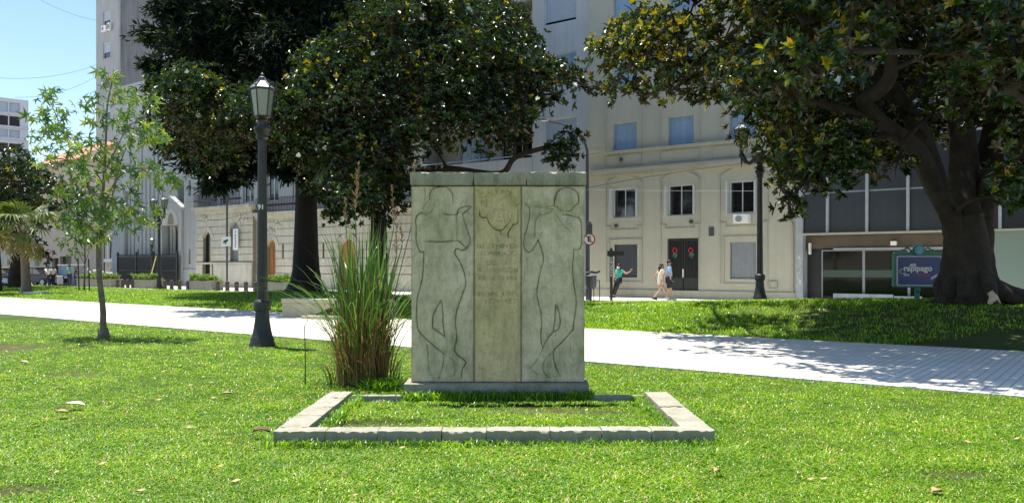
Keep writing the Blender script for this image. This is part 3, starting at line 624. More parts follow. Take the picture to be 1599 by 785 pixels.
rough_block('plinth',mx(632.5),mx(919),-.13,.42,-.05,z0m-.003,M_plinth,mon,.035,.004,4,1.0)
MB().box(xa+.02,xd-.02,.29,.33,z0m,z1m).build('back_slab',M_mon,mon)
# ------------------------------------------------------------------ stone border
bor = thing('stone_border', 'low rectangular border of rough pale stones set in the grass before the monument', 'stone border')
hb=.12; n=8; xs=[BX0]+[BX0+(BX1-BX0)*(i/n)+random.uniform(-.08,.08) for i in range(1,n)]+[BX1]
for i in range(n): rough_block('stone',xs[i]+.0008,xs[i+1]-.0008,BY0+random.uniform(-.006,.006),BY0+.2,-.06,hb+random.uniform(-.006,.004),M_border,bor,.024,.0035,20+i,1.0,9)
for sx in (0,1):
    ys=[BY0+.204,BY0+.78,BY0+1.31,BY0+1.9,BY1]
    for i in range(4):
        a,b=(BX0,BX0+.27) if sx==0 else (BX1-.27,BX1)
        rough_block('stone',a+random.uniform(-.006,.006),b,ys[i]+.003,ys[i+1]-.003,-.06,hb+random.uniform(-.006,.004),M_border,bor,.03,.004,40+i+8*sx,.6,4)
for i,(a,b) in enumerate([(BX0+.275,-1.30),(.95,BX1-.275)]): rough_block('stone',a,b,BY1-.10,BY1,-.06,hb-.04,M_border,bor,.035,.004,60+i,.6,2)
# ------------------------------------------------------------------ buildings (local x runs along the street, y away from the park)
def bld(name, label, s0, D, cat='building', **k):
    o=thing(name,label,cat,SD(s0,D,0),-ANG,**k); return o
class Fc:
    """facade frame: pixel -> local (x, z)"""
    def __init__(s, root, s0, D): s.root=root; s.s0=s0; s.D=D
    def P(s, px, py): a,h=F(px,py,s.D); return (a-s.s0,h)
    def X(s, px): return F(px,415,s.D)[0]-s.s0
    def Hh(s, px, py): return F(px,py,s.D)[1]
    def rect(s, x0,y0,x1,y1):
        a=s.X(x0); b=s.X(x1); xm=(x0+x1)/2; return (a,b,s.Hh(xm,y1),s.Hh(xm,y0))
def wall_holes(mb, x0,x1,z0,z1, holes, depth=.22, y=0.0):
    xs=sorted({x0,x1,*[v for h in holes for v in h[:2] if x0<v<x1]}); zs=sorted({z0,z1,*[v for h in holes for v in h[2:4] if z0<v<z1]})
    for i in range(len(xs)-1):
        for j in range(len(zs)-1):
            cx,cz=(xs[i]+xs[i+1])/2,(zs[j]+zs[j+1])/2
            if any(h[0]<cx<h[1] and h[2]<cz<h[3] for h in holes): continue
            mb.add([(xs[i],y,zs[j]),(xs[i+1],y,zs[j]),(xs[i+1],y,zs[j+1]),(xs[i],y,zs[j+1])],[(0,1,2,3)])
    for a,b,c,d in holes:
        e=y+depth; mb.add([(a,y,c),(b,y,c),(b,y,d),(a,y,d),(a,e,c),(b,e,c),(b,e,d),(a,e,d)],[(0,4,5,1),(1,5,6,2),(2,6,7,3),(3,7,4,0)])
def shell(mb,x0,x1,y1,z0,z1,y0=0.0):
    mb.add([(x0,y0,z0),(x1,y0,z0),(x1,y1,z0),(x0,y1,z0),(x0,y0,z1),(x1,y0,z1),(x1,y1,z1),(x0,y1,z1)],[(4,5,6,7),(1,2,6,5),(2,3,7,6),(3,0,4,7)])
def frame_box(mb,a,b,c,d,t,y0,y1):
    mb.box(a,a+t,y0,y1,c,d); mb.box(b-t,b,y0,y1,c,d); mb.box(a+t,b-t,y0,y1,d-t,d); mb.box(a+t,b-t,y0,y1,c,c+t)
def sash_window(root,rc,panes=2,fm=None,gm=None,t=.05,y=.10,open_=True):
    a,b,c,d=rc; m=MB(); frame_box(m,a,b,c,d,t,y,y+.06)
    for k in range(1,panes):
        x=a+(b-a)*k/panes; m.box(x-t*.4,x+t*.4,y+.003,y+.055,c+t,d-t)
    w=m.build('window',fm or M_window_frame,root)
    for k in range(panes):
        xa=a+t+(b-a-2*t)*k/panes; xb=a+t+(b-a-2*t)*(k+1)/panes; MB().box(xa+.004,xb-.004,y+.03,y+.036,c+t,d-t).build('pane',gm or M_glass,w)
    return w
def blind_window(root,rc,mt,slats=True,y=.09,gap=0.0):
    a,b,c,d=rc; m=MB(); frame_box(m,a,b,c,d,.035,y-.02,y+.05); w=m.build('window',M_window_frame if gap or not slats else mt,root)
    MB().box(a+.035,b-.035,y+.06,y+.065,c+.035,d-.035).build('pane',M_glass,w)
    m=MB(); cc=c+(d-c)*gap+.035; n=max(3,int((b-a)/.11))
    if slats:
        for i in range(n):
            x=a+.035+(b-a-.07)*i/n; xx=a+.035+(b-a-.07)*(i+1)/n; m.add([(x,y+.03,cc),((x+xx)/2,y+.0,cc),(xx,y+.03,cc),(x,y+.03,d-.035),((x+xx)/2,y,d-.035),(xx,y+.03,d-.035)],[(0,1,4,3),(1,2,5,4)])
    else:
        n=int((d-cc)/.09)
        for i in range(n):
            z=cc+(d-.035-cc)*i/n; m.add([(a+.035,y+.01,z),(b-.035,y+.01,z),(b-.035,y+.03,z+(d-cc)/n),(a+.035,y+.03,z+(d-cc)/n)],[(0,1,2,3)])
    m.build('shutter' if slats else 'blind',mt,w); return w
def molding(root,pts,w,mt,name='moulding',h=.035,closed=False):
    m=MB(); P=[Vector((p[0],0,p[1])) for p in pts]
    n=len(P)
    for i in range(n-1 if not closed else n):
        a,b=P[i],P[(i+1)%n]; t=(b-a).normalized(); q=Vector((-t.z,0,t.x))*w/2; a2=a-t*w*.5; b2=b+t*w*.5; dy=.0015*(i%2)
        v=[a2-q,b2-q,b2+q,a2+q]; m.add([(p.x,-h-dy,p.z) for p in v]+[(p.x,.01,p.z) for p in v],[(0,1,2,3),(1,0,4,5),(2,1,5,6),(3,2,6,7),(0,3,7,4)])
    return m.build(name,mt,root)
def ac_unit(root,x,z,w=.8,h=.55,name='air_conditioner'):
    o=MB().box(x,x+w,-.42,-.08,z,z+h).build(name,M_white,root,bevel=.02)
    f=MB(); f.lathe([(h*.40,0),(h*.40,.02),(h*.36,.03),(h*.12,.035),(0.01,.035)],18); f.build('fan_grille',M_shuttergrey,o,loc=(x+w*.38,-.42,z+h*.5),rz=(radians(90),0,0))
    return o
# ---- A: cream residential building
sA0=F(918,415)[0]; sA1=F(1243,415)[0]
A=bld('apartment_building','cream rendered building with a dark double door and blue shuttered upper windows',sA0,D0); fa=Fc(A,sA0,D0); LA=sA1-sA0
holes=[]; wins=[]
cols=[(958,994.6),(1044,1083.8),(1139.5,1179)]
zrow=[(4.02,5.50),(7.33,8.80),(10.6,12.2),(13.9,15.5),(17.2,18.8)]
for j,(za,zb) in enumerate(zrow):
    for c in cols:
        rc=(fa.X(c[0]),fa.X(c[1]),za,zb); holes.append(rc); wins.append((j,rc))
gW=(fa.X(959.5),fa.X(995.5),1.02,2.68); gW3=(fa.X(1140),fa.X(1181),1.00,2.70); dr=(fa.X(1042),fa.X(1091),.07,2.93)
holes+=[gW,gW3,dr]
m=MB(); wall_holes(m,0,LA,-.1,22,holes,.25); shell(m,0,LA,14,-.1,22); m.build('wall',M_cream,A)
for j,rc in wins:
    if j==0: 
        w=sash_window(A,rc,2,M_window_frame,M_glass,.055,.08)
        MB().box(rc[0]-.07,rc[0]-.012,-.28,-.02,rc[2],rc[3]).build('open_shutter',M_window_frame,w); MB().box(rc[1]+.012,rc[1]+.07,-.16,-.02,rc[2]+.02,rc[3]).build('open_shutter',M_window_frame,w)
    else: blind_window(A,rc,M_blind,True,.16)
for rc,mt in ((gW,M_shutterdark),(gW3,M_shuttergrey)):
    w=blind_window(A,rc,mt,True,.08)
    # surround
    molding(A,[(rc[0]-.28,rc[2]-.22),(rc[0]-.28,rc[3]+.25),(rc[1]+.28,rc[3]+.25),(rc[1]+.28,rc[2]-.22)],.05,M_creamtrim,'window_surround',.05,True)
# segmental-arch mouldings above and panels
for (c0,c1) in ((947,1004),(1032.5,1093.5),(1125,1200)):
    a,b=fa.X(c0),fa.X(c1); zt=5.75; pts=[(a,3.6),(a,zt)]+[(a+(b-a)*t,zt+.42*sin(pi*t)**.8) for t in np.linspace(.12,.88,8)]+[(b,zt),(b,3.6)]
    molding(A,pts,.05,M_creamtrim,'arch_moulding',.045)
    molding(A,[(a,3.6),(a+.28,3.6),(a+.28,3.42),(b-.28,3.42),(b-.28,3.6),(b,3.6)],.04,M_creamtrim,'apron_moulding',.04)
    for xx in (a+.02,b-.02): MB().box(xx-.02,xx+.02,-.03,.005,.75,3.55).build('pilaster_line',M_creamtrim,A)
m=MB(); m.box(-.02,LA+.02,-.10,.005,-.1,.42); m.build('base_course',M_creamtrim,A)
for z0,z1,dy,nm,mt in ((6.10,6.16,.05,'ochre_band',M_ochre),(6.16,6.34,.10,'string_course',M_creamtrim),(6.34,6.50,.20,'cornice',M_creamtrim),(7.30,7.42,.16,'parapet_rail',M_creamtrim),(12.85,13.1,.15,'string_course',M_creamtrim)):
    MB().box(-.01,LA+.01,-dy,.004,z0,z1).build(nm,mt,A)
for (c0,c1) in ((946,1002.5),(1032,1093),(1113,1185)): 
    a,b=fa.X(c0),fa.X(c1); molding(A,[(a,6.66),(a,7.18),(b,7.18),(b,6.66)],.035,M_creamtrim,'panel_moulding',.03,True)
for c in (946,1003,1032,1094,1127,1195):
    x=fa.X(c); MB().box(x-.035,x+.035,-.035,.004,7.43,12.84).build('pilaster_line',M_creamtrim,A)
# dark door with studs and wreaths
d=MB(); d.box(dr[0],dr[1],.16,.22,dr[2],dr[3]); dm=(dr[0]+dr[1])/2; door=d.build('double_door',M_doorgreen,A)
for s_ in (0,1):
    x0=dr[0]+.05 if s_==0 else dm+.02; x1=dm-.02 if s_==0 else dr[1]-.05
    lf=MB().box(x0,x1,.10,.159,dr[2]+.16,dr[3]-.04).build('door_leaf',M_doorgreen,door)
    m=MB()
    for i in range(9):
        x=x0+.08+(x1-x0-.16)*i/8; m.box(x-.014,x+.014,.07,.099,dr[2]+.95,dr[3]-.15)
    m.build('grille',M_black,lf)
    MB().box(x0+.04,x1-.04,.085,.099,dr[2]+.06,dr[2]+.18).build('kick_plate',M_brass,lf)
    wx=(x0+x1)/2+(-.02 if s_==0 else .02)
    wreath=thing('flower_wreath','red flowered wreath hanging on the %s leaf of the dark door'%('left' if s_==0 else 'right'),'wreath',SD(sA0+wx,D0+.06,2.35),-ANG,'wreaths on the dark door')
    f=MB()
    for k in range(12):
        a_=k*.55; f.ball((.10*cos(a_),-.02,.12*sin(a_)),.045,6,4)
    f.build('blooms',M_red,wreath)
    f=MB()
    for k in range(10): f.ball((random.uniform(-.13,.13),-.01,-.22+random.uniform(-.12,.08)),.05,6,4,(1,.4,.7))
    f.build('leaves',M_signgreen,wreath)
MB().box(dm-.025,dm+.025,.04,.10,1.05,1.45).build('handle',M_white,door)
MB().box(fa.X(1107.5),fa.X(1115.6),-.05,-.002,3.0,3.42).build('plaque',M_shutterdark,A,bevel=.02)
ac_unit(A,fa.X(1150.6),3.55,fa.X(1175.5)-fa.X(1150.6)-.05,.40)
for px,z in ((963,3.62),(1080,3.70),(970.7,6.95)):
    f=MB(); f.lathe([(.10,0),(.10,.06),(.075,.12),(.02,.15)],12); f.build('wall_lamp',M_shutterdark,A,loc=(fa.X(px),-.004,z),rz=(radians(90),0,0))
m=MB(); x=fa.X(1201.6); frame_box(m,x,x+.38,.42+.15,.42+.48,.03,-.06,-.103+.0); m.box(x+.03,x+.35,-.06,-.002,.60,.87); m.build('meter_box',M_creamtrim,A)
m=MB(); x=fa.X(1239); m.tube([(x,-.08,.1),(x,-.08,3.4),(x-.1,-.05,3.6)],.035,8); m.build('drainpipe',M_creamtrim,A)
# ---- B: pale grey block, left of A
sB0=F(650,415)[0]; LB=sA0-sB0-.02
B=bld('apartment_block','pale grey apartment block with blue roller blinds behind the magnolia',sB0,D0+.25); fb=Fc(B,sB0,D0+.25); xs=fb.X(833)
holes=[];ww=[]
for (y0,y1) in ((-25,36),(84,132),(183,246),(300,352)):
    rc=fb.rect(849,y0,898,y1) if y0!=183 else fb.rect(868,183,905,246); rc=(fb.X(850),fb.X(900),rc[2],rc[3]); holes.append(rc); ww.append(rc)
m=MB(); wall_holes(m,xs,LB,-.1,21,holes,.25); m.build('wall',M_bluegrey,B)
for i,rc in enumerate(ww): blind_window(B,rc,M_blindgrey if i!=1 else M_blind,False,.10,.22 if i==1 else .06)
# recessed balcony bay
h2=[];w2=[]
for zz in (3.6,6.9,10.1,13.4,16.6):
    for q in (.25,.62): 
        rc=(xs*q,xs*q+2.2,zz+.1,zz+2.3); h2.append(rc); w2.append(rc)
m=MB(); wall_holes(m,0,xs,-.1,21,h2,.2,1.4); m.box(xs-.06,xs-.002,.0,1.4,-.1,21); m.box(0,.3,.0,1.4,-.1,21); shell(m,0,LB,13,-.1,21,1.45); m.build('balcony_wall',M_beige,B)
MB().add([(xs,.0,21),(LB,.0,21),(LB,1.46,21),(xs,1.46,21)],[(0,1,2,3)]).build('roof_edge',M_bluegrey,B)
for rc in w2: sash_window(B,rc,3,M_window_frame,M_glass,.06,1.46)
for zz in (3.4,6.7,9.9,13.2,16.4):
    sl=MB().box(.3,xs-.062,-.02,1.40,zz-.12,zz).build('balcony_floor',M_bluegrey,B)
    MB().box(.3,xs-.064,-.06,.02,zz,zz+.85).build('parapet',M_bluegrey,sl)
    MB().tube([(.3,-.02,zz+1.0),(xs-.06,-.02,zz+1.0)],.03,6).build('rail',M_blind,sl)
# ---- C: stone palace with arched doors
sC0=F(314.5,415)[0]; LC=sB0-sC0-.02
Cb=bld('stone_palace','ornate cream stone mansion with banded walls, arched wooden doors and iron balconies',sC0,D0); fc=Fc(Cb,sC0,D0)
xJ=fc.X(402)
archs=[('iron',fc.X(324.7),fc.X(336.6),.1,4.2),('glass',fc.X(367),fc.X(380),1.95,4.85)]
archs2=[('wood',fc.X(418),fc.X(431.6),.1,3.45),('wood',fc.X(531),fc.X(558),.1,3.35)]
slots=[(fc.X(442),fc.X(444.2),2.15,3.1),(fc.X(505),fc.X(507.6),2.15,3.1),(fc.X(339.8),fc.X(341.6),.85,1.55)]
H1,H2=6.0,5.35
hs=[(a,b,c,d) for _,a,b,c,d in archs+archs2]+slots
m=MB(); wall_holes(m,0,xJ,-.1,H1,[h for h in hs if h[1]<xJ],.45,-.35); wall_holes(m,xJ,LC,-.1,H2,[h for h in hs if h[0]>xJ],.4,0); m.box(xJ-.01,xJ+.0,-.349,0.3,-.1,H1-.01); m.box(0,.01,-.349,.3,-.1,H1-.01); m.build('wall',M_joint,Cb)
def stone_courses(x0,x1,z0,z1,y,holes,pitch=.52,gap=.045,th=.05,nm='stone_course'):
    z=z0
    while z<z1-.1:
        zt=min(z+pitch-gap,z1); segs=[(x0,x1)]
        for a,b,c,d in holes:
            if c-.05<zt and d+.02>z:
                a_,b_=a-.02,b+.02; ns=[]
                for p,q in segs:
                    if b_<=p or a_>=q: ns.append((p,q))
                    else:
                        if a_>p: ns.append((p,a_))
                        if b_<q: ns.append((b_,q))
                segs=ns
        for p,q in segs:
            if q-p>.08: MB().box(p+.004,q-.004,y-th-random.uniform(0,.006),y-.002,z,zt).build(nm,M_stonefac,Cb)
        z+=pitch
stone_courses(.02,xJ-.0,1.95,5.45,-.35,[h for h in hs if h[1]<xJ]); stone_courses(xJ+.0,LC,1.1,4.85,0,[h for h in hs if h[0]>xJ])
stone_courses(.02,xJ,.0,1.7,-.38,[h for h in hs if h[1]<xJ],1.75,.05,.08,'plinth_stone'); stone_courses(xJ,LC,.0,1.05,0,[h for h in hs if h[0]>xJ],1.1,.05,.10,'plinth_stone')
for z0,z1,y,x0,x1 in ((1.72,1.86,-.52,0,xJ),(5.47,5.62,-.47,0,xJ),(5.62,5.80,-.62,0,xJ+.1),(5.80,6.02,-.85,-.02,xJ+.2),(4.87,5.0,-.12,xJ,LC),(5.0,5.16,-.25,xJ,LC),(5.16,5.38,-.5,xJ+.2,LC)):
    MB().box(x0,x1,y,.2,z0,z1).build('cornice',M_stonefac,Cb)
for nm,a,b,c,d in archs+archs2:
    y=-.35 if b<xJ else 0; r_=(b-a)/2; cx=(a+b)/2; zs_=d-r_ ; seg=10
    for sx in (-1,1):   # spandrels make the round head
        pts=[(cx+sx*r_,d+.001),(cx,d+.001)]+[(cx+sx*r_*sin(t),zs_+r_*cos(t)) for t in np.linspace(.05,pi/2,seg)]
        MB().prism(pts if sx<0 else pts[::-1],y+.002,y+.3).build('spandrel',M_stonefac,Cb)
    for k in range(9):     # voussoirs
        t0=pi*k/9+.02; t1=pi*(k+1)/9-.02; pts=[(cx-(r_+.02)*cos(t0),zs_+(r_+.02)*sin(t0)),(cx-(r_+.02)*cos(t1),zs_+(r_+.02)*sin(t1)),(cx-(r_+.38)*cos(t1),zs_+(r_+.38)*sin(t1)),(cx-(r_+.38)*cos(t0),zs_+(r_+.38)*sin(t0))]
        MB().prism(pts[::-1],y-.09,y-.003).build('voussoir',M_stonefac,Cb)
    if nm=='wood':
        dd=MB().box(a,b,y+.2,y+.26,c,d).build('wooden_door',M_wood,Cb); MB().box(cx-.02,cx+.02,y+.18,y+.199,c,d).build('centre_strip',M_reddoor,dd)
        for q in (0,1):
            for z0,z1 in ((c+.2,c+1.0),(c+1.15,zs_)): MB().box(a+.1+q*r_,a+r_-.1+q*r_,y+.17,y+.199,z0,z1).build('panel',M_wood,dd,bevel=.02)
    else:
        w=MB(); frame_box(w,a,b,c,d,.07,y+.2,y+.27); o=w.build('window' if nm=='glass' else 'iron_gate',M_shuttergrey if nm=='glass' else M_black,Cb); MB().box(a+.05,b-.05,y+.24,y+.25,c+.05,d-.05).build('pane',M_glass if nm!='glass' else M_shuttergrey,o)
for a,b,c,d in slots: MB().box(a,b,.1,.12,c,d).build('slot_window',M_shutterdark,Cb)
# carved swags as lumpy relief
rs=random.Random(3)
for cx,cz,w,y in ((fc.X(328),5.2,.9,-.42),(fc.X(374),5.25,1.4,-.42),(fc.X(424.5),4.1,.9,-.06),(fc.X(437),4.6,.8,-.06),(fc.X(545),4.15,.9,-.06),(fc.X(390),5.2,.7,-.42)):
    m=MB()
    for k in range(16): m.ball((cx+rs.uniform(-.5,.5)*w,y,cz+rs.uniform(-.28,.28)),rs.uniform(.06,.15),7,5,(1,.7,1))
    m.build('carved_relief',M_stonefac,Cb,smooth='all')
# set-back upper storeys with tall windows and balcony railings
hs=[];
for zz in (6.3,10.4,14.4):
    x=1.2
    while x<LC-1.6: hs.append((x,x+1.3,zz,zz+2.7)); x+=2.9
m=MB(); wall_holes(m,0,LC,5.3,18.5,hs,.3,.9); shell(m,0,LC,13,-.1,18.5,.9); m.build('upper_wall',M_church,Cb)
for rc in hs: sash_window(Cb,rc,2,M_white,M_glass,.07,1.05)
for x0,x1,zz,y in ((.1,fc.X(352),6.03,-.7),(fc.X(355),xJ-1.2,6.03,-.6),(xJ+.3,LC-.1,5.39,-.35)):
    m=MB(); m.box(x0,x1,y,y+.05,zz+.95,zz+1.0); m.box(x0,x1,y,y+.05,zz+.06,zz+.1); x=x0
    while x<x1: m.box(x,x+.03,y+.01,y+.04,zz,zz+.95); m.lathe([(.05,zz+.4),(.07,zz+.47),(.05,zz+.55)],6,x+.1,y+.025); x+=.17
    m.build('balcony_railing',M_black,Cb)
# ---- D: church
sD0=F(180,415)[0]; LD=sC0-sD0-.02
Dc=bld('church','grey stone church with a gabled porch, fluted piers and a round arched loggia',sD0,D0,'church'); fd=Fc(Dc,sD0,D0)
m=MB(); hs=[fd.rect(280,281,291,318),fd.rect(300.5,389,303.5,412),fd.rect(300,282,304,306),fd.rect(189,397,193,414),fd.rect(300,428,304,441),fd.rect(188,427,192,441)]
portal=fd.rect(262,352,289,440); hs.append(portal)
wall_holes(m,0,LD,-.1,17.0,hs,.6); shell(m,0,LD,16,-.1,17); m.build('wall',M_church,Dc)
for h in hs[:-1]: MB().box(h[0],h[1],.4,.45,h[2],h[3]).build('dark_window',M_glass,Dc)
# arched loggia head
h=hs[0]; r_=(h[1]-h[0])/2; cx=(h[0]+h[1])/2
molding(Dc,[(h[0]-.1,h[2]),(h[0]-.1,h[3]-r_)]+[(cx-(r_+.1)*cos(t),h[3]-r_+(r_+.1)*sin(t)) for t in np.linspace(.2,pi-.2,9)]+[(h[1]+.1,h[3]-r_),(h[1]+.1,h[2])],.12,M_church,'arch_moulding',.12)
for sx in (-1,1):
    pts=[(cx+sx*r_,h[3]+.001),(cx,h[3]+.001)]+[(cx+sx*r_*sin(t),h[3]-r_+r_*cos(t)) for t in np.linspace(.05,pi/2,8)]; MB().prism(pts if sx<0 else pts[::-1],.002,.4).build('spandrel',M_church,Dc)
# corner piers
for a,b,tp in ((293,314.0,252),(180,200,300)):
    x0,x1=fd.X(a),fd.X(b); zt=fd.Hh((a+b)/2,tp); m=MB(); hh=[(q[0],q[1],q[2],q[3]) for q in hs if q[0]>x0 and q[1]<x1]
    wall_holes(m,x0,x1,-.1,zt,hh,.35,-.3); shell(m,x0,x1,.0,-.1,zt,-.3); m.build('pier',M_church,Dc); MB().box(x0-.04,x1+.04,-.38,-.302,-.1,1.35).build('pier_base',M_concrete,Dc)
# fluted bays
x0,x1=fd.X(202),fd.X(258); n=9
for i in range(n):
    x=x0+(x1-x0)*i/n; zt=10.5 if i%3 else 12.5; MB().box(x,x+.28*(x1-x0)/n*1.7,-.09,-.002,-.1,zt).build('pilaster',M_church,Dc)
for i in range(3):
    x=x0+(x1-x0)*.28; MB().box(x,x+.4,-.1,-.003,3.0+1.1*i,3.6+1.1*i).build('niche_block',M_concrete,Dc)
# gabled porch
x0,x1=fd.X(259),fd.X(292.5); zt=fd.Hh(275,326); zp=fd.Hh(274,309); cx=(x0+x1)/2; r_=(x1-x0)*.36
pz=fd.Hh(275,352); m=MB(); m.prism([(x0,pz),(x1,pz),(x1,zt),(cx,zp),(x0,zt)],-.5,-.002); m.box(x0,x0+.35,-.5,-.004,-.1,pz-.002); m.box(x1-.35,x1,-.5,-.004,-.1,pz-.002); m.build('porch',M_church,Dc)
m=MB(); m.prism([(cx+r_*cos(t),pz+.02+r_*1.15*sin(t)) for t in np.linspace(0,pi,14)],-.53,-.502); m.build('tympanum',M_stonefac,Dc)
m=MB(); m.prism([(cx+.1+.45*cos(t),pz+.05+.9*sin(t)) for t in np.linspace(0,pi,8)],-.545,-.531); m.build('tympanum_niche',M_joint,Dc)
molding(Dc,[(x0,zt),(cx,zp),(x1,zt)],.22,M_church,'gable_coping',.6)
MB().box(portal[0],portal[1],.5,.55,portal[2],portal[3]).build('portal_shadow_door',M_reddoor,Dc)
for q in (.12,.3,.5,.72,.9): MB().lathe([(.16,0),(.14,.3),(.12,portal[3]-.5),(.17,portal[3]-.2),(.2,portal[3]-.02)],10,portal[0]+(portal[1]-portal[0])*q,.2+.1*(q==.5)).build('column',M_church,Dc,smooth=True)
# nave gable, side niche and pierced spire behind
g0,g1=fd.X(188),fd.X(300); nave=MB(); zt=fd.Hh(240,120); zpk=fd.Hh(240,58)
nave.prism([(g0,16.9),(g1,16.9),(g1,zt-2.2),((g0+g1)*.5+2.5,zt+3.2),((g0+g1)*.5-.5,zpk),((g0+g1)*.5-3,zt+3.0),(g0+1.2,zt+.2),(g0,zt-2.2)],2.4,14); nave.build('nave',M_church,Dc)
for px in (205,222,251): 
    rc=fd.rect(px,106,px+8,150); cx=(rc[0]+rc[1])/2; r_=(rc[1]-rc[0])/2; MB().prism([(rc[0],rc[2]),(rc[1],rc[2])]+[(cx+r_*cos(t),rc[3]-r_+r_*sin(t)) for t in np.linspace(0,pi,9)],2.32,2.398).build('blind_arch',M_concrete,Dc)
sx0,sx1=fd.X(226),fd.X(262); cz0=fd.Hh(244,95); cx=(sx0+sx1)/2; m=MB(); m.lathe([(2.1,16),(2.1,cz0+2.5),(1.75,cz0+9),(1.1,cz0+14),(.2,cz0+18)],12,cx,6); sp=m.build('spire',M_church,Dc)
m=MB()
for j in range(9):
    for i in range(12):
        a_=2*pi*(i+.5)/12; rr_=2.06-.038*j*j*.35; z=cz0-1+j*1.15; c_,s_=cos(a_),sin(a_); px_,py_=cx+rr_*c_,6+rr_*s_; w=.22
        m.add([(px_-s_*w,py_+c_*w,z),(px_+s_*w,py_-c_*w,z),(px_+s_*w,py_-c_*w,z+.6),(px_-s_*w,py_+c_*w,z+.6)],[(0,1,2,3)])
m.build('pierced_openings',M_shutterdark,sp)
# iron fence in front of the church
fx0,fx1=fd.X(200),fd.X(293); fe=thing('iron_fence','tall black iron railing across the front of the church','fence',SD(sD0+fx0,D0-.9,0),-ANG); LF=fx1-fx0
m=MB(); x=0.08
while x<LF: m.box(x,x+.045,0,.03,.1,2.55); x+=.125
m.build('bars',M_black,fe,kind='stuff')
for z in (.25,1.2,2.35): MB().box(0,LF,-.012,.042,z,z+.06).build('rail',M_black,fe)
MB().box(0,LF,.05,.06,.1,2.3).build('backing_sheet',M_black,fe)
for q in (0,.33,.62,1): MB().box(LF*q-.06,LF*q+.06,-.04,.10,0,2.75).build('post',M_black,fe)
# ---- E: tall block behind the church
DE=52; sE0=F(150.5,415,DE)[0]; sE1=F(187,415,DE)[0]; E=bld('tower_block','tall grey block with a dark blank side wall and a single column of windows',sE0,DE); fe_=Fc(E,sE0,DE)
ws=[fe_.rect(161.4,18,172.6,40),fe_.rect(161.4,66,172.6,91),fe_.rect(161.4,113,172.6,138),fe_.rect(161.4,160,172.6,185),fe_.rect(161.4,-34,172.6,-9)]
m=MB(); wall_holes(m,0,sE1-sE0,-.1,52,ws,.3); m.build('front_wall',M_towerlight,E)
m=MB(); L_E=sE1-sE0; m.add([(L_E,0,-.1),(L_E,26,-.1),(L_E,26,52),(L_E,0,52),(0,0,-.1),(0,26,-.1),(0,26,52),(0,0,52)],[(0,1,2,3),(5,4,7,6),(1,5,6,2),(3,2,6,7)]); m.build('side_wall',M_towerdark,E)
MB().box(L_E-.02,L_E+.25,-.25,-.0,-.1,52).build('corner_pilaster',M_towerlight,E)
MB().box(-.8,-.01,.5,10,-.1,fe_.Hh(150,62)).build('side_wing',M_towerlight,E)
for rc in ws: blind_window(E,rc,M_blindgrey,False,.12,.35)
ac_unit(E,fe_.X(163.5),fe_.Hh(168,50),1.0,.7); ac_unit(E,fe_.X(172.5),fe_.Hh(176,48),.5,.9,'air_conditioner')
# ---- F: tan building with arches and a tiled roof
sF0=F(62,415)[0]; sF1=F(180,415)[0]-.02; Fb=bld('arcaded_house','tan house with round arched upper windows under a terracotta roof',sF0,D0+.1); ff=Fc(Fb,sF0,D0+.1); LFb=sF1-sF0
hs=[ff.rect(px,279,px+8,294) for px in (92,109,127)]+[ff.rect(82,403,92,446),ff.rect(94,400,112,446)]+[ff.rect(159,374,178,445)]
hs=[(a,b,max(c,-.02),d) for a,b,c,d in hs]
zt=ff.Hh(120,252)
m=MB(); wall_holes(m,0,LFb,-.1,zt,hs,.4); shell(m,0,LFb,12,-.1,zt); m.build('wall',M_pinktan,Fb)
for rc in hs[:3]:
    r_=(rc[1]-rc[0])/2; cx=(rc[0]+rc[1])/2; MB().box(rc[0],rc[1],.25,.3,rc[2],rc[3]).build('arched_window',M_reddoor,Fb)
    for sx in (-1,1):
        pts=[(cx+sx*r_,rc[3]+.001),(cx,rc[3]+.001)]+[(cx+sx*r_*sin(t),rc[3]-r_+r_*cos(t)) for t in np.linspace(.05,pi/2,8)]; MB().prism(pts if sx<0 else pts[::-1],.002,.25).build('spandrel',M_pinktan,Fb)
MB().box(hs[3][0],hs[3][1],.3,.35,0,hs[3][3]).build('dark_doorway',M_black,Fb); MB().box(hs[4][0],hs[4][1],.3,.35,0,hs[4][3]).build('dark_doorway',M_doorgreen,Fb)
a,b,c,d=hs[5]; w=MB(); frame_box(w,a,b,c,d,.1,.1,.2); w.box(a,b,.1,.2,c+(d-c)*.5,c+(d-c)*.57); w=w.build('tall_window',M_white,Fb); MB().box(a+.1,b-.1,.15,.16,c+.1,d-.1).build('pane',M_glass,w); f=MB(); f.lathe([(.12,0),(.14,.5),(.2,1.2),(.16,1.6),(.05,1.7),(.1,1.9),(.02,2.05)],8,(a+b)/2,.2); f.build('statue_niche',M_white,w,loc=(0,-.08,c+(d-c)*.58))
MB().box(0,LFb,-.35,.003,zt-.3,zt-.02).build('eaves',M_pinktan,Fb)

m=MB(); n=int(LFb/.55); zr=zt+.02
m.add([(-.3,-.5,zr),(LFb*.62,-.5,zr),(LFb*.62,4,zr+2.3),(-.3,4,zr+2.3),(LFb*.62,9,zr),(-.3,9,zr)],[(0,1,2,3),(3,2,4,5),(1,4,2),(0,3,5)]); roof=m.build('roof',M_tile,Fb)
m=MB()
for i in range(int(LFb*.62/.32)): m.tube([(-.2+.32*i,-.52,zr+.03),(-.2+.32*i,4,zr+2.36)],.10,6)
m.build('roof_tiles',M_tile,roof,kind='stuff')
m=MB(); px0,px1=ff.X(128),ff.X(150); m.box(px0,px1,.6,5,zt-.05,ff.Hh(140,233)); m.build('stair_tower',M_pinktan,Fb)
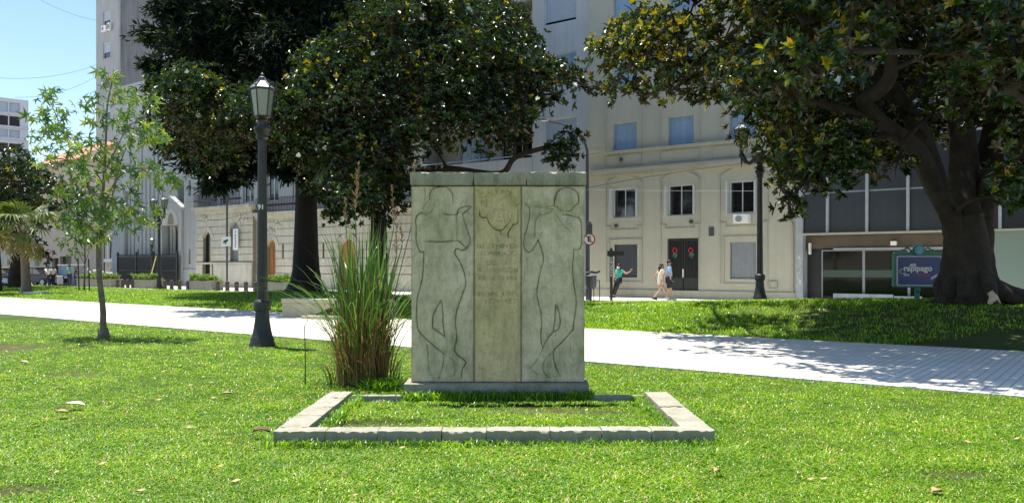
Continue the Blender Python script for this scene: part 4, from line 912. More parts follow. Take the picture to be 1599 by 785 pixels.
# ---- F2: low tan wall further left
s2=F(-90,415)[0]; F2=bld('corner_house','plain tan house with a dark framed window behind the parked cars',s2,D0+.2); f2=Fc(F2,s2,D0+.2); L2b=sF0-.02-s2
hs=[f2.rect(56,405,73,416),f2.rect(12,405,20,414),f2.rect(30,300,40,320)]
m=MB(); wall_holes(m,0,L2b,-.1,11,hs,.3); shell(m,0,L2b,12,-.1,11); m.build('wall',M_beige,F2)
for rc in hs: sash_window(F2,rc,2,M_pinktan,M_glass,.12,.1)
MB().box(0,L2b,-.12,.004,4.1,4.3).build('string_course',M_beige,F2)
# ---- G: modern white block in the distance
RZG=radians(40); ZG=180.0; LG=62.0
hG=lambda py: 1.6+(415-py)*ZG/1300
G=thing('office_block','distant white modern block with long strips of windows beneath the sky','building',(KP(45)*ZG-LG*cos(RZG),ZG-LG*sin(RZG),0),RZG)
hs=[(1.0,LG-1.6,hG(b_),hG(a_)) for a_,b_ in ((163,178),(184,199),(205,217),(226,241),(248,262),(270,284))]; zt=hG(157)
m=MB(); wall_holes(m,0,LG,0,zt,hs,.5); shell(m,0,LG,22,0,zt); m.build('wall',M_modern,G)
for i,h in enumerate(hs):
    MB().box(h[0],h[1],.46,.5,h[2],h[3]).build('window_strip',M_blindgrey if i%2==0 else M_glass,G); x=h[0]+2.6
    while x<h[1]-.3: MB().box(x,x+.22,.1,.44,h[2],h[3]).build('mullion',M_modern,G); x+=2.6
    MB().box(-.02,LG+.02,-.5,.0,h[2]-.5,h[2]-.25).build('sill_band',M_modern,G)
m=MB(); m.box(20,LG-6,3,14,zt+.01,hG(146)); m.build('roof_house',M_modern,G); m=MB(); m.lathe([(.2,0),(1.1,.5),(1.3,1.2),(.9,2.0),(.2,2.2)],10); m.build('roof_tank',M_blind,G,loc=(LG-14,3,hG(146)+.3))
# ---- H: modern shop building, right
sH0=sA1+.02; sH1=F(1900,415)[0]; H=bld('shop_building','low dark panelled commercial building with a glass shopfront behind the big magnolia',sH0,D0-.05); fh=Fc(H,sH0,D0-.05); LH=sH1-sH0
cA,cB=fh.X(1244),fh.X(1255.5)
MB().box(cA+.01,cB,-.12,.6,-.1,13).build('concrete_pier',M_concrete,H)
m=MB()
rg=random.Random(9)
for k in range(26):
    x=cA+.08+rg.uniform(0,cB-cA-.16); z=.7+rg.uniform(0,1.3); 
    m.tube([(x,-.124,z),(x+rg.uniform(-.08,.08),-.124,z+rg.uniform(-.05,.1)),(x+rg.uniform(-.08,.08),-.124,z+rg.uniform(.02,.2))],.006,4)
m.build('painted_scrawl',M_white,H)
zc=2.93
MB().box(cB+.002,LH,-.35,.02,zc,zc+.08).build('fascia',M_creamtrim,H)
cuts=[1255.5,1294,1355.5,1419.5,1490,1563,1640,1720,1800]; 
for i in range(len(cuts)-1):
    a,b=fh.X(cuts[i])+.05,fh.X(cuts[i+1])-.05; MB().box(a,b,.0,.05,zc+.1,6.6).build('dark_panel',M_darkpanel,H)
    if i: MB().box(a-.11,a-.01,-.16,.06,zc+.1,6.8).build('mullion',M_concrete,H)
    MB().box(a,b,-.02,.045,4.72,4.79).build('transom',M_shuttergrey,H)
MB().box(cB,LH,.06,.3,zc+.1,6.9).build('backing_wall',M_darkpanel,H)
# upper storeys: pale slabs with blue blinds
m=MB(); hs=[]
for zz in (7.6,10.4): 
    x=cB+.8
    while x<LH-3: hs.append((x,x+2.6,zz,zz+1.7)); x+=3.6
wall_holes(m,cB+.002,LH,6.9,13,hs,.25,.02); shell(m,cB+.002,LH,13,-.1,13,.3); m.build('upper_wall',M_bluegrey,H)
for rc in hs: blind_window(H,rc,M_blind,False,.12,.1)
MB().box(cB+.002,LH,.30,.36,2.35,zc-.01).build('soffit_panel',M_brownpanel,H); MB().box(cB+1.2,fh.X(1500),.2,.29,2.3,2.36).build('shop_lintel',M_concrete,H)
gx=[fh.X(q) for q in (1281,1347,1418,1490,1540)]
for i in range(4): 
    w=MB(); frame_box(w,gx[i],gx[i+1],.05,2.29,.05,.22,.29); w=w.build('shopfront',M_shuttergrey,H); MB().box(gx[i]+.05,gx[i+1]-.05,.25,.256,.1,2.24).build('pane',M_shopglass,w); MB().box(gx[i]+.06,gx[i+1]-.06,.235,.248,1.12,1.42).build('glass_band',M_darkband,w)
MB().box(cB,gx[0]-.01,.5,.55,-.1,2.4).build('dark_entry',M_black,H)
MB().box(fh.X(1302),fh.X(1395),-.05,.2,.02,.42).build('low_counter',M_concrete,H); MB().box(fh.X(1397),fh.X(1440),-.05,.2,.02,.36).build('low_counter',M_concrete,H)
MB().box(fh.X(1541),LH,.1,.16,.05,zc-.01).build('green_glass_wall',M_greenglass,H)
MB().box(fh.X(1390),fh.X(1399),.1,.29,2.45,2.62).build('small_sign_plate',M_white,H)
MB().box(fh.X(1262),fh.X(1264.5),.1,.29,2.1,2.6).build('wall_light',M_white,H)
# ------------------------------------------------------------------ trees
MAG = [(0.0,(0.005,0.014,0.003)), (0.5,(0.018,0.046,0.007)), (0.82,(0.065,0.105,0.008)), (0.92,(0.24,0.25,0.012)), (1.0,(0.36,0.22,0.02))]
M_magleaf = leafmat('magnolia_leaf', MAG, (0.050,0.034,0.010), 0.27, 0.24, 0.6, (2.8,2.6,0.4))
M_conif = leafmat('conifer_foliage', [(0.0,(0.003,0.009,0.004)), (0.7,(0.008,0.021,0.007)), (1.0,(0.045,0.085,0.012))], None, 0.6, 0.15, 0.3)
M_sapleaf = leafmat('sapling_leaf', [(0.0,(0.03,0.085,0.02)), (0.6,(0.08,0.17,0.02)), (1.0,(0.24,0.30,0.03))], (0.12,0.19,0.09), 0.35, 0.40, 0.7, (1.9,1.7,0.6))
M_palm = leafmat('palm_leaf', [(0.0,(0.05,0.09,0.02)), (0.55,(0.12,0.17,0.04)), (0.8,(0.17,0.20,0.05)), (1.0,(0.24,0.20,0.09))], None, 0.45, 0.3, 0.5, (1.8,1.6,0.7))
M_flower = mat('magnolia_flower', (0.80,0.78,0.68), 0.6, 0.05, 8)
def leaf_faces(P, Dv, Nv, Ln, Wd, fold=0.18):
    """leaves: base P, direction D, normal N, length, width -> verts, quads (2 quads per leaf)"""
    S = np.cross(Dv, Nv); Ln=Ln[:,None]; Wd=Wd[:,None]
    up = Nv*Wd*fold; dr = -Nv*Ln
    v0=P; v1=P+Dv*Ln*0.30+S*Wd*0.48+up+dr*0.01; v2=P+Dv*Ln*0.68+S*Wd*0.42+up+dr*0.06; v3=P+Dv*Ln+dr*0.16
    v4=P+Dv*Ln*0.68-S*Wd*0.42+up+dr*0.06; v5=P+Dv*Ln*0.30-S*Wd*0.48+up+dr*0.01
    V=np.stack([v0,v1,v2,v3,v4,v5],1).reshape(-1,3); b=np.arange(len(P))*6
    Q=np.stack([np.stack([b,b+1,b+2,b+3],-1),np.stack([b,b+3,b+4,b+5],-1)],1).reshape(-1,4)
    return V,Q
def unit(a): return a/np.maximum(np.linalg.norm(a,axis=-1,keepdims=True),1e-9)
YB=[lambda C: 0.0]; TS=[1.0]
def rosettes(C, A, ln, nl, r):
    """C centres (n,3), A twig axes (n,3): nl leaves per rosette; returns per-leaf arrays"""
    n=len(C); A=unit(A); ref=np.where(np.abs(A[:,2:])<.9,np.array([[0,0,1.]]),np.array([[1.,0,0]])); U=unit(np.cross(A,ref)); Wv=np.cross(A,U)
    ph=r.uniform(0,2*pi,(n,1))+np.arange(nl)[None]*2.4+r.normal(0,.25,(n,nl)); open_=r.uniform(.35,1.45,(n,nl))
    rad=U[:,None]*np.cos(ph)[...,None]+Wv[:,None]*np.sin(ph)[...,None]
    Dv=unit(A[:,None]*np.cos(open_)[...,None]+rad*np.sin(open_)[...,None]); Dv[...,2]-=0.10; Dv=unit(Dv)
    Nv=unit(A[:,None]*np.sin(open_)[...,None]-rad*np.cos(open_)[...,None]); Nv=unit(Nv-Dv*np.sum(Nv*Dv,-1,keepdims=True))
    P=C[:,None]+A[:,None]*(r.uniform(-.5,.15,(n,nl))*ln*.5)[...,None]
    Ln=ln*r.uniform(.65,1.15,(n,nl)); Wd=Ln*r.uniform(.42,.52,(n,nl))
    t0=r.uniform(.05,.80,(n,1))*TS[0]; tint=np.clip(t0+r.normal(0,.15*TS[0],(n,nl)),0,.86)
    yf=np.clip(np.sin(C[:,:1]*1.9+2*np.sin(C[:,2:]*1.3))*np.sin(C[:,1:2]*1.4+C[:,2:]*2.1)+.25,0,1)*np.clip(A[:,2:]*1.3,0.05,1); young=(r.uniform(0,1,(n,1))<.03+.42*yf+YB[0](C))&(open_<.95); tint=np.where(young,r.uniform(.86,1.0,(n,nl)),tint)  # yellow tint for young leaves, and for sunlit foliage through the bias
    sh=lambda a:a.reshape(-1,*a.shape[2:])
    return sh(P),sh(Dv),sh(Nv),sh(Ln),sh(Wd),sh(tint)
def clumps_to_tips(clumps, per_m2, r, center, flat=0.75):
    C=[];A=[]
    for x,y,z,R in clumps:
        n=max(6,int(per_m2*R*R)); d=unit(r.normal(0,1,(n,3))); d=d[(d[:,2]>-.15)|(r.uniform(0,1,n)<.30)]; n=len(d); rad=R*(1-0.45*r.uniform(0,1,(n,1))**1.6); 
        wob=1+.25*np.sin(d[:,:1]*5+x)*np.sin(d[:,1:2]*4+y)+.12*np.sin(d[:,2:]*9+z)
        p=d*rad*wob; p[:,2]*=flat; C.append(p+np.array([x,y,z])); out=unit(np.array([[x,y,z]])-np.array([center])); A.append(unit(d*.8+out*.5+np.array([[0,0,.55]])+r.normal(0,.35,(n,3))))
    return np.concatenate(C),np.concatenate(A)
LEAF_ME={}
def proto_leaf(mt, variant):
    key=(mt.name,variant)
    if key in LEAF_ME: return LEAF_ME[key]
    one=np.ones(1); V,Q=leaf_faces(np.zeros((1,3)),np.array([[1.,0,0]]),np.array([[0,0,1.]]),one,one*.41)
    me=np_mesh('leaf',V,Q,mt,{'tint':('FACE',np.full(2,[.15,.35,.5,.65,.78,.9,1.0][variant]))}); LEAF_ME[key]=me; return me
def crown(root, arr, mt, nparts, name='crown', dens_keep=None):
    P,Dv,Nv,Ln,Wd,T=arr
    camd=np.linalg.norm(P-np.array([[0,0,1.6]]),axis=1); kx=np.abs(P[:,0]/P[:,1]); ky=(P[:,2]-1.6)/P[:,1]
    vis=(kx<.60)&(ky<.31); size=Ln/camd; size[~vis]=0
    idx=np.argsort(-size)
    step=max(1,int(min(len(idx)*.25, nparts*6)//max(nparts,1))) if nparts else 1
    pick=idx[:nparts] if nparts else idx[:0]
    rest=np.ones(len(P),bool); rest[pick]=False
    V,Q=leaf_faces(P[rest],Dv[rest],Nv[rest],Ln[rest],Wd[rest]); loc=np.array(root.location)
    me=np_mesh(name,V-loc,Q,mt,{'tint':('FACE',np.repeat(T[rest],2))})
    link(name,me,mt,root,kind='stuff')
    for i in pick:
        X=Dv[i];Z=Nv[i]; Y=np.cross(Z,X); M=Matrix(((X[0],Y[0],Z[0]),(X[1],Y[1],Z[1]),(X[2],Y[2],Z[2])))
        v=int(np.argmin(np.abs(np.array([.15,.35,.5,.65,.78,.9,1.0])-T[i])))
        o=bpy.data.objects.new('leaf',proto_leaf(mt,v)); COL.objects.link(o); o.parent=root; o.location=tuple(P[i]-loc); o.rotation_euler=M.to_euler(); o.scale=(Ln[i],Ln[i],Ln[i])
def bez(pts, n):
    """Catmull-Rom through points"""
    P=[Vector(p) for p in pts]; P=[P[0]*2-P[1]]+P+[P[-1]*2-P[-2]]; out=[]
    for i in range(1,len(P)-2):
        for k in range(n):
            t=k/n; a,b,c,d=P[i-1],P[i],P[i+1],P[i+2]
            out.append(.5*((2*b)+(c-a)*t+(2*a-5*b+4*c-d)*t*t+(3*b-a-3*c+d)*t**3))
    out.append(P[-2]); return out
def limb(mb, pts, r0, r1, n=5, sides=9, rough=.12, power=1.0, wig=0.0):
    q=bez(pts,n)
    if wig:
        q=[p+Vector((random.uniform(-wig,wig),random.uniform(-wig,wig),random.uniform(-wig,wig))) if 0<i<len(q)-1 else p for i,p in enumerate(q)]
    m=len(q); mb.tube(q,[r0+(r1-r0)*(i/(m-1))**power for i in range(m)],sides,rough)
def bough_net(mb, root_pts, clumps, r0=.12, spread=.5):
    """a bough from the nearest point of the main limbs to every clump"""
    nodes=[Vector(p) for p in root_pts]
    for c in sorted(clumps,key=lambda c:min((Vector(c[:3])-n_).length for n_ in nodes)):
        t=Vector(c[:3]); b=min(nodes,key=lambda n_:(n_-t).length+0.35*max(0,n_.z-t.z)); mid=(b+t)/2+Vector((random.uniform(-.3,.3),random.uniform(-.3,.3),random.uniform(-.1,.45)))*min(1,(t-b).length/3)
        r=min(r0,.03+.022*(t-b).length); limb(mb,[b,mid,t],r,.018,4,6,.15); nodes.append(mid); nodes.append(t)
        for _ in range(4):
            e=t+Vector((random.uniform(-1,1),random.uniform(-1,1),random.uniform(-.5,.9)))*c[3]*.8; limb(mb,[t-(t-mid)*.3,(t+e)/2+Vector((0,0,.1)),e],.022,.008,3,5,.1)
def piece(xs, ys, x): return float(np.interp(x, xs, ys))
def shaped_clumps(n, zr, pxr, pyr, lower, upper, rr_, r, extra=None):
    out=[]
    while len(out)<n:
        Z=r.uniform(*zr); px=r.uniform(*pxr); py=r.uniform(*pyr); R=r.uniform(*rr_); rp=R*1300/Z
        if extra and not extra(px,py,Z): continue
        if py+rp*.8>lower(px): continue
        if py-rp*.75<upper(px): continue
        x,y,z=W(px,py,Z); out.append((x,y,z,R))
    return out
# ---- large magnolia, right
r=np.random.default_rng(31); gzr=gz(*TREE_R)
tr=thing('magnolia_tree','large dark magnolia with a thick forked trunk on the shaded mound at right','tree',(TREE_R[0],TREE_R[1],gzr))
lowR=lambda x: piece([930,945,965,1000,1060,1110,1150,1180,1200,1212,1225,1240,1262,1300,1380,1430,1475,1500,1560,1599,1700],[100,135,170,182,184,176,182,196,228,300,348,356,335,300,288,285,250,225,262,340,380],x)
upR=lambda x: piece([930,945,985,1010,1700],[60,10,-20,-400,-400],x)
def inR(px,py,Z):
    x,y,_=W(px,py,Z); dx,dy=x-10.8,y-20.2; a=math.hypot(dx,dy)
    return a<9.7 and a>1.2 and (y>11.6) and not (Z<17.5 and ((px-1385)/55)**2+((py-150)/90)**2<1.6) and not (px<1240 and py>215)
cl=[ (*W(960,72,19.3),.42),(*W(968,118,19.3),.5),(*W(975,150,19.2),.45),(*W(952,82,19.3),.25),(*W(1000,40,19.5),.75),(*W(1010,95,19),.8),(*W(1010,150,19),.5),(*W(1055,140,18.6),.6),(*W(1060,60,18.8),1.0),(*W(1110,110,18.2),.9),(*W(1135,60,18),1.1),
   (*W(1165,150,17.6),.5),(*W(1232,322,17),.33),(*W(1252,290,17),.5),(*W(1232,272,17),.3),(*W(1238,342,17),.2),(*W(1222,300,17),.22),(*W(1232,225,17.4),.4),(*W(1272,255,17),.7),(*W(1300,240,17),.8),(*W(1330,262,17),.6),(*W(1400,262,17.6),.5),(*W(1100,150,18.5),.45),(*W(1585,300,18),.6)]
cl+=shaped_clumps(135,(11.8,28),(950,1760),(-420,330),lowR,upR,(.65,1.15),r,inR)
cl+=shaped_clumps(120,(12.5,27),(1150,2100),(-900,-120),lowR,upR,(1.0,1.5),r,lambda px,py,Z: inR(px,py,Z) and W(px,py,Z)[2]<11.5)  # upper crown out of view, made dense to block the sun
cl+=shaped_clumps(110,(19,28),(1220,1720),(-60,300),lowR,upR,(.7,1.1),r,inR)
cl+=shaped_clumps(60,(13,27),(1150,1700),(-60,320),lowR,upR,(.6,1.0),r,inR)
YB[0]=lambda C: .30*np.clip((7.5-C[:,:1])/4,0,1)*np.clip((C[:,2:]-3.5)/2,0,1)  # more yellow leaves at the upper left, painting in the sunlit crown edge
TS[0]=.88
C_,A_=clumps_to_tips(cl,118,r,(10.8,20.2,4)); arr=rosettes(C_,A_,.178,8,r)
crown(tr,arr,M_magleaf,300)
b=MB(); O=Vector((TREE_R[0],TREE_R[1],gzr)); 
def WR(px,py,Z): return Vector(W(px,py,Z))-O
trunk_mains=[([(.0,.0,-.3),(-.03,0,.35),(-.02,0,.9),(-.05,0,1.6),WR(1506,335,20.2)],.68,.45),
 ([(-.1,-.2,-.3),(-.13,-.15,.5),(-.10,-.1,1.3),WR(1486,340,20.0),WR(1455,280,19.6),WR(1430,232,19.0),WR(1395,205,18.3),WR(1365,180,17.6),WR(1350,158,17),WR(1375,140,16.5),WR(1392,110,16.2),WR(1388,60,16),WR(1370,0,16)],.36,.10),
 ([(.35,-.1,-.3),(.33,-.1,.5),(.25,-.05,1.3),WR(1535,330,20.3),WR(1550,270,20.2),WR(1572,250,20),WR(1640,240,19.5),WR(1720,180,19)],.45,.13),
 ([(.0,.1,-.2),(.02,.1,1.5),WR(1505,300,20.6),WR(1503,220,20.8),WR(1498,120,20.5),WR(1510,0,20.5),WR(1500,-200,20)],.66,.14),
 ([(.2,.3,-.2),(.2,.3,1.5),WR(1530,280,21),WR(1560,150,22.5),WR(1600,20,24)],.5,.12),
 ([WR(1470,300,19.8),WR(1420,180,19.8),WR(1330,90,20),WR(1200,70,19.8),WR(1080,100,19.2),WR(1010,90,19.3)],.26,.05),
 ([WR(1365,180,17.6),WR(1330,175,17.2),WR(1270,160,17),WR(1200,150,17.3)],.13,.04),
 ([WR(1395,205,18.3),WR(1340,230,17.8),WR(1270,270,17.2),WR(1235,310,17)],.09,.03)]
for i,(p,r0,r1) in enumerate(trunk_mains): limb(b,p,r0,r1,6,14 if i<5 else 8,.13,.55 if i<5 else 1)
for a,l,q in ((.1,2.6,.42),(-.5,2.0,.30),(3.5,.75,.2),(-1.2,1.0,.28),(2.6,.9,.22),(4.1,.8,.22),(1.4,1.5,.3)):   # root flare
    e=Vector((l*cos(a),l*sin(a),0)); e.z=gz(O.x+e.x,O.y+e.y)-gzr-.06; limb(b,[(.15*cos(a),.15*sin(a),1.15),(.55*cos(a),.55*sin(a),.42),(l*.62*cos(a),l*.62*sin(a),.10),e],q,.09,4,9,.15)
b.build('trunk',M_bark,tr,smooth='all')
b=MB(); nodes=[Vector(q)+O for p,_,_ in trunk_mains for q in p[3:]]; bough_net(b,nodes,[c for c in cl],.09)
b.v=[tuple(Vector(v)-O) for v in b.v]; b.build('boughs',M_bark,tr,smooth='all')
sc_=MB(); q0=WR(1548,466,19.0); sc_.tube([q0+Vector((-.02,0,.16)),q0+Vector((.05,-.04,.04)),q0+Vector((-.1,-.1,-.12))],[.06,.10,.04],8,.2); sc_.tube([q0+Vector((.05,-.04,.08)),q0+Vector((.17,-.06,-.10))],[.06,.02],7,.2); sc_.build('bare_stub',M_scar,tr,smooth='all')
# ---- middle magnolia
r=np.random.default_rng(32); o2=(-5.4,33.5); g2=gz(*o2)
tm=thing('magnolia_tree','broad glossy magnolia with white blossoms behind the monument and tall reeds','tree',(o2[0],o2[1],g2))
lowM=lambda x: piece([205,232,258,300,350,395,440,500,520,560,600,640,700,760,800,830,845,900,930,950],[150,180,235,262,268,255,248,285,340,350,318,262,256,256,250,205,165,158,160,150],x)
upM=lambda x: piece([205,222,262,300,350,400,440,480,530,600,780,800,830,850,900,950],[140,116,98,98,112,124,112,82,35,-20,-60,-10,40,88,100,120],x)
def inM(px,py,Z):
    if ((px-655)/34)**2+((py-62)/26)**2<1 or ((px-690)/22)**2+((py-215)/16)**2<1 or ((px-300)/20)**2+((py-205)/14)**2<1: return False
    x,y,_=W(px,py,Z); dx,dy=x+5.4,y-33; return math.hypot(dx*.78,dy)<7.6 and math.hypot(dx,dy)>1.0
cl=[(*W(*c[:3]),c[3]) for c in [(870,115,29,.75),(895,125,29,.55),(920,140,29,.5),(938,142,29,.35),(955,148,29,.22),(850,110,29,.6),(842,150,29,.6),(880,155,29,.45),(830,100,29.5,.7),(868,228,28.5,.5),(885,235,28.5,.65),(870,250,28.5,.6),(895,215,28.5,.45),(880,262,28.5,.35),
  (238,132,30,.45),(255,145,30,.8),(255,195,30,.9),(272,240,30,.7),(325,255,30,.6),(545,335,30,.75),(520,340,30,.5),(575,320,30,.9),(610,290,30,.9),(500,300,30,.6),(480,250,29,1.0),(615,320,31,.8),(600,345,31,.5),(630,300,31,.7),(560,300,31,1.0),(585,285,31,.9),(350,255,30,1.0)]]
cl+=shaped_clumps(150,(26.5,39.5),(190,950),(-90,350),lowM,upM,(.75,1.45),r,inM)
cl+=shaped_clumps(60,(26.3,30),(200,900),(60,330),lowM,upM,(.7,1.15),r,inM)
YB[0]=lambda C: -.015-.13*(C[:,1:2]>0); TS[0]=.66
C_,A_=clumps_to_tips(cl,98,r,(-5.4,33.5,5)); arr=rosettes(C_,A_,.195,8,r); crown(tm,arr,M_magleaf,0)
b=MB(); O=Vector((o2[0],o2[1],g2)); WM=lambda px,py,Z: Vector(W(px,py,Z))-O
mains=[([(0,0,-.3),(0,0,.6),(.03,0,2),WM(592,330,33.5),WM(590,260,33.5),WM(600,150,33.5),WM(620,20,33.5)],.55,.12),
 ([WM(592,330,33.5),WM(640,275,32.5),WM(700,265,31),WM(780,272,30),WM(806,245,29.5),WM(870,225,28.8)],.24,.07),
 ([WM(592,300,33.5),WM(520,220,32.5),WM(440,190,31),WM(330,170,30.5),WM(250,160,30.5)],.28,.06),
 ([WM(596,230,33.5),WM(680,140,32),WM(770,120,30.5),WM(850,120,29.3)],.25,.06),
 ([WM(592,290,33.5),WM(560,240,35),WM(470,120,37)],.24,.08)]
for p,r0,r1 in mains: limb(b,p,r0,r1,5,9,.14,.7)
for a in (0.3,1.7,3.0,4.6): limb(b,[(0,0,.8),(.5*cos(a),.5*sin(a),.15),(1.1*cos(a),1.1*sin(a),-.1)],.34,.1,3,8,.1)
b.build('trunk',M_bark,tm,smooth='all')
b=MB(); bough_net(b,[Vector(q)+O for p,_,_ in mains for q in p],cl,.10); b.v=[tuple(Vector(v)-O) for v in b.v]; b.build('boughs',M_bark,tm,smooth='all')
def blossom(x,y,z,rad):
    f=MB(); 
    for k in range(7):
        a=k*2*pi/7+.3*(k%2); u=Vector((cos(a),sin(a),.25+.35*(k%2))).normalized(); s_=Vector((-sin(a),cos(a),0)); p=Vector((0,0,0))
        f.add([p,p+u*rad*.55+s_*rad*.38,p+u*rad+Vector((0,0,rad*.35)),p+u*rad*.55-s_*rad*.38],[(0,1,2,3)])
    f.ball((0,0,.02),rad*.2,6,4); return f
fme=blossom(0,0,0,.13).mesh('flower')
for px,py,Z in [(467,243,28.3),(449,120,28.5),(292,113,28.7),(310,182,28.6),(700,180,28.4),(620,153,28.8),(583,85,29),(508,232,28.2),(898,133,28),(388,165,28.3),(740,180,28.5),(660,30,28.4),(560,215,28.4),(840,285-130,28.2)]:
    p=Vector(W(px,py,Z-1.2))-O; q=link('flower',fme,M_flower,tm,loc=p); q.rotation_euler=(1.1+random.uniform(-.3,.3),random.uniform(-.4,.4),0); q.scale=(.72,.72,.72)
# ---- left magnolia (far) 
r=np.random.default_rng(33); o3=W(25,440,57)[:2]; g3=gz(*o3)
tl=thing('magnolia_tree','wide magnolia with small dark leaves behind the fan palm at far left','tree',(o3[0],o3[1],g3))
lowL=lambda x: piece([-80,0,30,60,90,120,135,150],[400,395,400,390,375,350,330,300],x)
upL=lambda x: piece([-80,0,30,60,90,110,130,150],[190,232,222,246,262,275,292,305],x)
inL=lambda px,py,Z: True
cl=shaped_clumps(46,(51,62),(-90,142),(200,395),lowL,upL,(1.0,1.7),r,inL)+[(*W(60,390,56),.8),(*W(75,402,56),.6),(*W(20,402,56),.7),(*W(118,320,54),.9),(*W(130,305,54),.5)]
C_,A_=clumps_to_tips(cl,38,r,(o3[0],o3[1],4)); crown(tl,rosettes(C_,A_,.27,7,r),M_magleaf,0)
b=MB(); O=Vector((o3[0],o3[1],g3)); limb(b,[(0,0,-.3),(0,0,1),(.2,0,2.6),(.4,0,5),(.3,0,8)],.55,.15,4,9,.12); limb(b,[(.2,0,2.4),(2,-.5,4.4),(4,-1,5.5)],.25,.08,4,8,.1); limb(b,[(.2,0,2.4),(-2,.4,4.6),(-4,.6,6)],.25,.08,4,8,.1)
b.build('trunk',M_bark,tl,smooth='all')
b=MB(); bough_net(b,[O+Vector(q) for q in ((.2,0,2.4),(.4,0,5),(2,-.5,4.4),(4,-1,5.5),(-2,.4,4.6),(-4,.6,6))],cl,.1); b.v=[tuple(Vector(v)-O) for v in b.v]; b.build('boughs',M_bark,tl,smooth='all')
xt=W(-6,446,50); t_=thing('street_tree','dark tree trunk cut by the left edge of the view','tree',(xt[0],xt[1],gz(xt[0],xt[1])))
b=MB(); limb(b,[(0,0,-.2),(0,0,1.5),(-.1,0,4),(-.5,0,7)],.34,.12,4,9,.1); b.build('trunk',M_bark,t_,smooth='all')
C_,A_=clumps_to_tips([(xt[0]-.6,xt[1],6.8,1.8),(xt[0]-2.2,xt[1],6.2,1.6),(xt[0]-1.2,xt[1]+1.2,8,1.6)],38,r,(xt[0],xt[1],3)); crown(t_,rosettes(C_,A_,.25,7,r),M_magleaf,0)
# ---- tall conifer
r=np.random.default_rng(34); oc=(-10.4,42.0); gc=gz(*oc); O=Vector((oc[0],oc[1],gc))
tc_=thing('conifer_tree','very dark tall conifer with a straight flared trunk and drooping sprays','tree',(oc[0],oc[1],gc))
b=MB(); b.tube([(0,0,z) for z in (-.3,0,.25,.6,1.1,2,4,7,11,15,20)],[1.25,1.08,.92,.76,.66,.61,.55,.48,.36,.25,.08],16,.06); b.build('trunk',M_barkc,tc_,smooth='all')
sp_b=MB(); tips=[]
def spray(path, w):   # drooping foliage along a bough: points with local spread
    q=bez(path,7); sp_b.tube(q,[.10*(1-i/len(q))+.015 for i in range(len(q))],6,.1)
    for i,p in enumerate(q[1:]):
        t=(i+1)/len(q); n=int(230*w*(.35+t))
        for _ in range(1): 
            g_=r.normal(0,1,(n,3)); pts=np.array(p)[None]+g_*np.array([[.42,.42,.20]])*w*(.6+.7*t); pts[:,2]-=np.abs(r.normal(0,.32*w,n)); 
            dr=(np.array(q[-1])-np.array(q[0])); dr/=np.linalg.norm(dr); A=np.tile(dr*.45,(n,1))+g_*.35; A[:,2]-=.45; tips.append((pts,unit(A)))
WC=lambda px,py,Z: Vector(W(px,py,Z))-O
for a,b_,w in [((430,130,42),(240,50,40),.7),((430,60,42),(262,8,40),.85),((430,110,42),(285,60,39),1.0),((430,170,42),(235,95,41),.5),((430,200,42),(258,112,41),.55),((430,210,42),(280,215,40),.8),((430,230,42),(305,240,40),.9),((440,240,42),(345,268,39),.8),((440,235,42),(338,285,38),.5),((450,240,42),(375,245,38),.8),
    ((470,150,42),(325,20,40),1.2),((470,100,42),(370,10,39),1.4),((470,60,42),(400,-60,40),1.4),((480,160,42),(380,150,37),1.4),((480,200,42),(440,195,36),1.1),((480,200,42),(520,240,37),1.2),((480,200,42),(590,200,39),1.4),((480,150,42),(620,100,40),1.5),((480,80,42),(560,20,38),1.5),((480,60,42),(640,10,40),1.5),((480,20,42),(480,-60,38),1.5),((480,240,42),(520,280,39),1.0),((480,245,42),(455,255,38),.8),((480,120,42),(450,60,37),1.5),((480,0,42),(300,-80,40),1.4),((480,-50,42),(285,-60,42),1.1),((480,160,42),(280,150,44),1.5),((480,160,42),(310,190,45),1.2),((480,100,42),(360,90,47),1.6),((480,160,42),(500,120,48),1.6),((480,200,42),(600,260,46),1.2),((480,0,42),(640,-120,42),1.6),((480,-100,42),(380,-200,42),1.4),((480,-100,42),(580,-220,42),1.4),((480,-150,42),(480,-300,40),1.3)]:
    A=WC(480,a[1]+0,42); B=WC(*b_); mid=(A+B)/2+Vector((0,0,.55)); spray([A,mid,B],w)
Pc=np.concatenate([t[0] for t in tips]); Ac=np.concatenate([t[1] for t in tips])
def needle_sprays(P,A,ln,nl,r,wr):
    n=len(P); a=unit(A[:,None]+r.normal(0,.5,(n,nl,3))); nv=unit(np.cross(a,r.normal(0,1,(n,nl,3)))); L_n=ln*r.uniform(.6,1.3,(n,nl)); t=np.clip(r.uniform(0,.6,(n,1))+r.normal(0,.12,(n,nl)),0,1)
    t=np.where(r.uniform(0,1,(n,1))<.07,.95,t)
    return (np.repeat(P[:,None],nl,1).reshape(-1,3),a.reshape(-1,3),nv.reshape(-1,3),L_n.ravel(),(L_n*wr).ravel(),t.ravel())
ar=needle_sprays(Pc+np.array(O),Ac,.34,3,r,.20); print('conifer leaves',len(ar[0]))
crown(tc_,ar,M_conif,0); sp_b.build('boughs',M_barkc,tc_,smooth='all')
